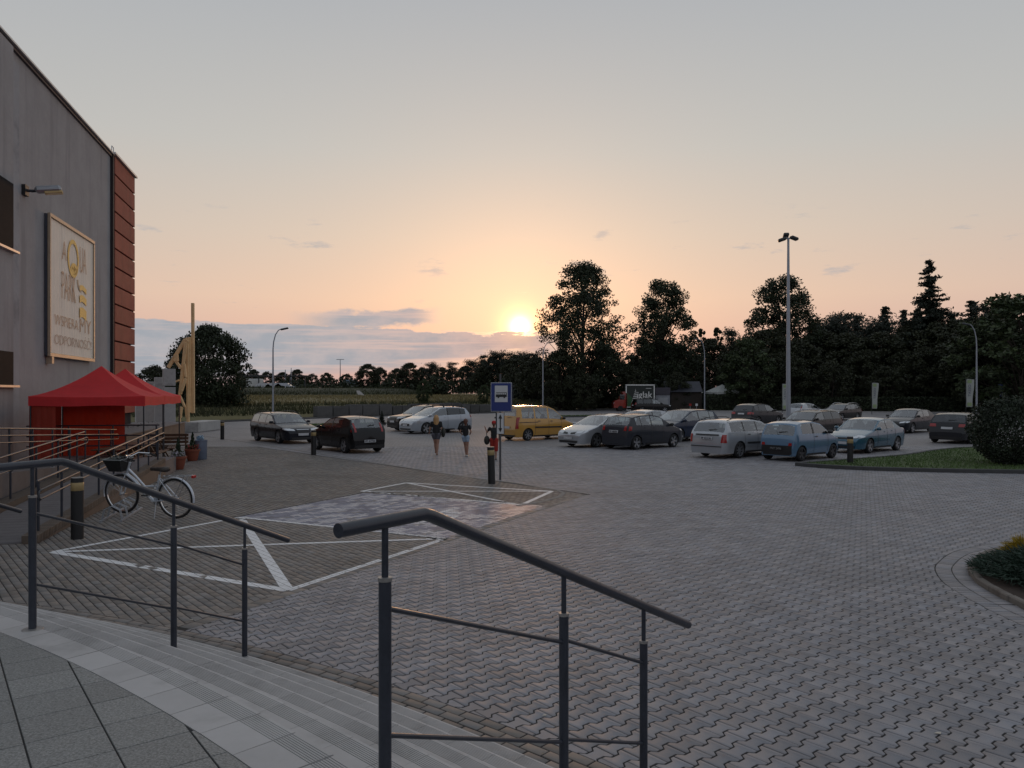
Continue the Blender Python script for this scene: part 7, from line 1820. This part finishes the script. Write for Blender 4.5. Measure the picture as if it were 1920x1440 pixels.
MB().box((2.25, -1.6, 2.45), (.12, .12, .22)).build('lantern', WHITE, r); MB().box((.4, -1.52, 1.0), (.9, .05, 1.9)).build('door', pm('hut_door', (.02, .015, .012), .7), r)
c = at(1354, 105.5); r = thing('market_canopy', 'white pointed canopy half hidden by dark shrubs', 'canopy', (c[0], c[1], 0), R(15)); mb = MB(); zp_, ze_ = zat(721, 107), zat(735, 107)
P4 = [(-1.75, -1.75), (1.75, -1.75), (1.75, 1.75), (-1.75, 1.75)]
for i in range(4): mb.add([(*P4[i], ze_), (*P4[(i+1) % 4], ze_), (0, 0, zp_)], [(0, 1, 2)]); mb.quad((*P4[i], ze_-.28), (*P4[(i+1) % 4], ze_-.28), (*P4[(i+1) % 4], ze_), (*P4[i], ze_))
mb.build('canopy', pm('white_canvas', (.52, .54, .52), .7, trans=.2), r)
for x, y in P4: MB().tube([(x*.96, y*.96, 0), (x*.96, y*.96, ze_)], .03, 6).build('leg', GALV, r)
for i, px in enumerate((1340, 1358)):
    p = at(px+(-2 if i == 0 else 0), 104.2); o = thing('dark_shrub', ['dark shrub in front of the left half of the white canopy', 'dark shrub in front of the right half of the white canopy'][i], 'shrub', (p[0], p[1], 0), i*2.); a, b = PROTO['thick']; obj('trunk', a, o); obj('crown', b, o); o.scale = (.15, .15, .185+.02*i)
FLG = pm('flag_cloth', (.40, .42, .40), .8, 0, .08, 1.0, trans=.25); FLI = pm('flag_ink', (.10, .11, .16), .8); FLGG = pm('flag_green', (.26, .33, .17), .8)
def flag(label, px, d, y0, y1, wpx):
    p = at(px, d); zt3, zb3 = zat(y0, d), zat(y1, d); w = wpx/FPX*d; r = thing('banner_flag', label, 'flag', (p[0], p[1], 0), 0, 'printed banner flags by the hedge')
    MB().tube([(-w/2, 0, 0), (-w/2, 0, zt3+.05)], .03, 8).build('pole', BLACKP, r); MB().tube([(-w/2, 0, zt3+.03), (w/2, 0, zt3+.0)], .018, 6).build('top_arm', BLACKP, r)
    mb = MB(); n = 8
    f = lambda z, x: .05*math.sin(z*3+x*2)
    for i in range(n):
        za, zb4 = zb3+(zt3-zb3)*i/n, zb3+(zt3-zb3)*(i+1)/n; wa, wb_ = w*(.72+.28*i/n), w*(.72+.28*(i+1)/n)
        mb.quad((-w/2+.03, f(za, 0), za), (-w/2+wa, f(za, 1), za), (-w/2+wb_, f(zb4, 1), zb4), (-w/2+.03, f(zb4, 0), zb4))
    cl = mb.build('cloth', FLG, r, True)
    for za, zb4 in ((zb3+.1, zb3+(zt3-zb3)*.16), (zb3+(zt3-zb3)*.86, zt3-.08)): MB().box((-w*.12, -.075, (za+zb4)/2), (w*.5, .012, zb4-za)).build('green_print', FLGG, cl)
    me = text_mesh('TASSO', .42*w); xs = [v.co.x for v in me.vertices]; x0, x1 = min(xs), max(xs); hh = (zt3-zb3)*.42
    for v in me.vertices: a, b, c_ = v.co; v.co = (-w*.02-b*1.0+.04, -.085-c_, zb3+(zt3-zb3)*.38+(a-x0)/(x1-x0)*hh)
    me.materials.clear(); me.materials.append(FLI); obj('lettering', me, cl)
flag('printed pale flag partly behind the light mast', 1473, 86, 720, 768, 13); flag('middle printed pale flag in front of the hedge', 1641, 86, 718, 766, 13); flag('printed pale flag beside the right street lamp', 1819, 80, 711, 763, 16)
p = at(1875, 84); r = thing('blue_road_sign', 'narrow blue road sign rising above the round shrub', 'sign', (p[0], p[1], 0)); MB().tube([(0, 0, 0), (0, 0, zat(720, 84))], .035, 8).build('post', GALV, r); MB().box((0, -.05, zat(732, 84)), (.42, .03, 1.35)).build('plate', SB, r)
for k in range(3): MB().box((0, -.072, zat(732, 84)-.42+.42*k), (.22, .01, .22)).build('pictogram', SW, r)
for px, lab, m in ((1306, 'small white notice board on a short post before the hut', SW), (1294, 'small red notice on a short post before the hut', REDC)):
    p = at(px, 99); r = thing('small_notice', lab, 'sign', (p[0], p[1], 0)); MB().tube([(0, 0, 0), (0, 0, .8)], .03, 6).build('post', GALV, r); MB().box((0, -.04, .85), (.3, .03, .3)).build('plate', m, r)

# ================================================================== SCULPTURE, PILLARS, LOW WALL
PINE = pm('raw_timber', (.74, .50, .26), .7, 0, .2, 1.5, .2, 30); d = 48.; c = at(356, d); r = thing('timber_sculpture', 'abstract pale timber sculpture with a tall pole standing on a concrete base', 'sculpture', (c[0], c[1], 0), 0)
def S2(px, py): return ((px-356)/FPX*d, zat(py, d))
def bm_(name, a, b, w, dep, y=0.0): (xa, za), (xb, zb) = S2(*a), S2(*b); MB().beam((xa, y, za), (xb, y, zb), dep, w, .012, up=(0, 1, .001)).build(name, PINE, r)
q = .1875
def z2(x, y): return (300+x*q, 560+y*q)
def beam2(name, a, b, wpx, y=0.0, dep=.16):
    (xa, za), (xb, zb) = S2(*z2(*a)), S2(*z2(*b)); d_ = Vector((xb-xa, 0, zb-za)); L = d_.length; X = d_/L; Y = Vector((0, 1, 0)); Z = X.cross(Y); M = Matrix((X, Y, Z)).transposed()
    MB().box(((xa+xb)/2, y, (za+zb)/2), (L, dep, wpx*q/FPX*d), M, bev=.012).build(name, PINE, r)
beam2('tall_pole', (320, 42), (325, 1145), 27, .12); beam2('rear_pole', (300, 385), (305, 1140), 14, .0); beam2('front_pole', (285, 390), (290, 1235), 24, -.12)
beam2('body_beam', (275, 440), (220, 955), 30, -.25); beam2('upper_arm', (268, 410), (100, 690), 30, -.22); beam2('forearm', (165, 610), (235, 700), 24, -.30); beam2('elbow', (185, 560), (190, 630), 40, -.34)
beam2('lower_arm', (215, 815), (125, 852), 16, -.3); beam2('thigh', (285, 800), (240, 925), 26, -.38); beam2('shin', (212, 955), (270, 1080), 18, -.3); beam2('leg', (235, 1080), (222, 1190), 26, -.3); beam2('foot', (222, 1190), (222, 1245), 10, -.3); beam2('neck_block', (262, 405), (290, 440), 30, -.2); beam2('rib', (270, 650), (285, 790), 18, -.36); beam2('leg', (265, 1080), (275, 1190), 16, -.1)
(xa, za), (xb, zb) = S2(346, 796), S2(375, 796); MB().box(((xa+xb)/2, 1.2, .32), (xb-xa+.3, 3.6, .62), bev=.02).build('base', CONC, r); MB().box((xa-.01, -.65, .3), (.5, .06, .5)).build('plaque', pm('slate_plaque', (.05, .06, .08), .4), r)
for i, (px, ytop, w) in enumerate(((317, 691, 20), (299, 707, 16), (279, 715, 15), (261, 727, 12))):
    dd_ = 45.5+1.2*i; p = at(px, dd_); h = zat(ytop, dd_); o = thing('concrete_pillar', 'tall grey concrete slab pillar, %s from the sculpture' % ['first', 'second', 'third', 'fourth'][i], 'pillar', (p[0], p[1], 0), fang-R(90)+R(22), 'concrete slab pillars by the building corner')
    ww = w/FPX*dd_*1.05; MB().box((0, 0, h/2-.55), (ww, .35, h-1.1), bev=.015).build('shaft', CONC, o); MB().box((0, 0, h-.52), (ww, .36, 1.0), bev=.015).build('head', CONC, o)
lw = [gp(250, 840), gp(345, 818)]; a = Vector(lw[0]); b = Vector(lw[1]); dv = (b-a); n5 = 6
low = thing('low_planter_wall', 'low concrete planter wall between the tents and the sculpture', 'low wall', (a[0], a[1], 0), math.atan2(dv[1], dv[0]))
for i in range(n5): L5 = dv.length/n5; MB().box((L5*(i+.5), .15, .32), (L5-.015, .3, .64), bev=.01).build('wall_block', CONC, low)
MB().box((dv.length/2, 1.6, .28), (dv.length, 2.6, .5)).build('soil', SOIL, low)
V, F = leaves(np.c_[rng.uniform(0, dv.length, 900), rng.uniform(.3, 2.8, 900), .55+rng.uniform(0, .25, 900)], .14, 70); obj('ground_cover', arr_mesh('gc', V, F, LEAFD), low)
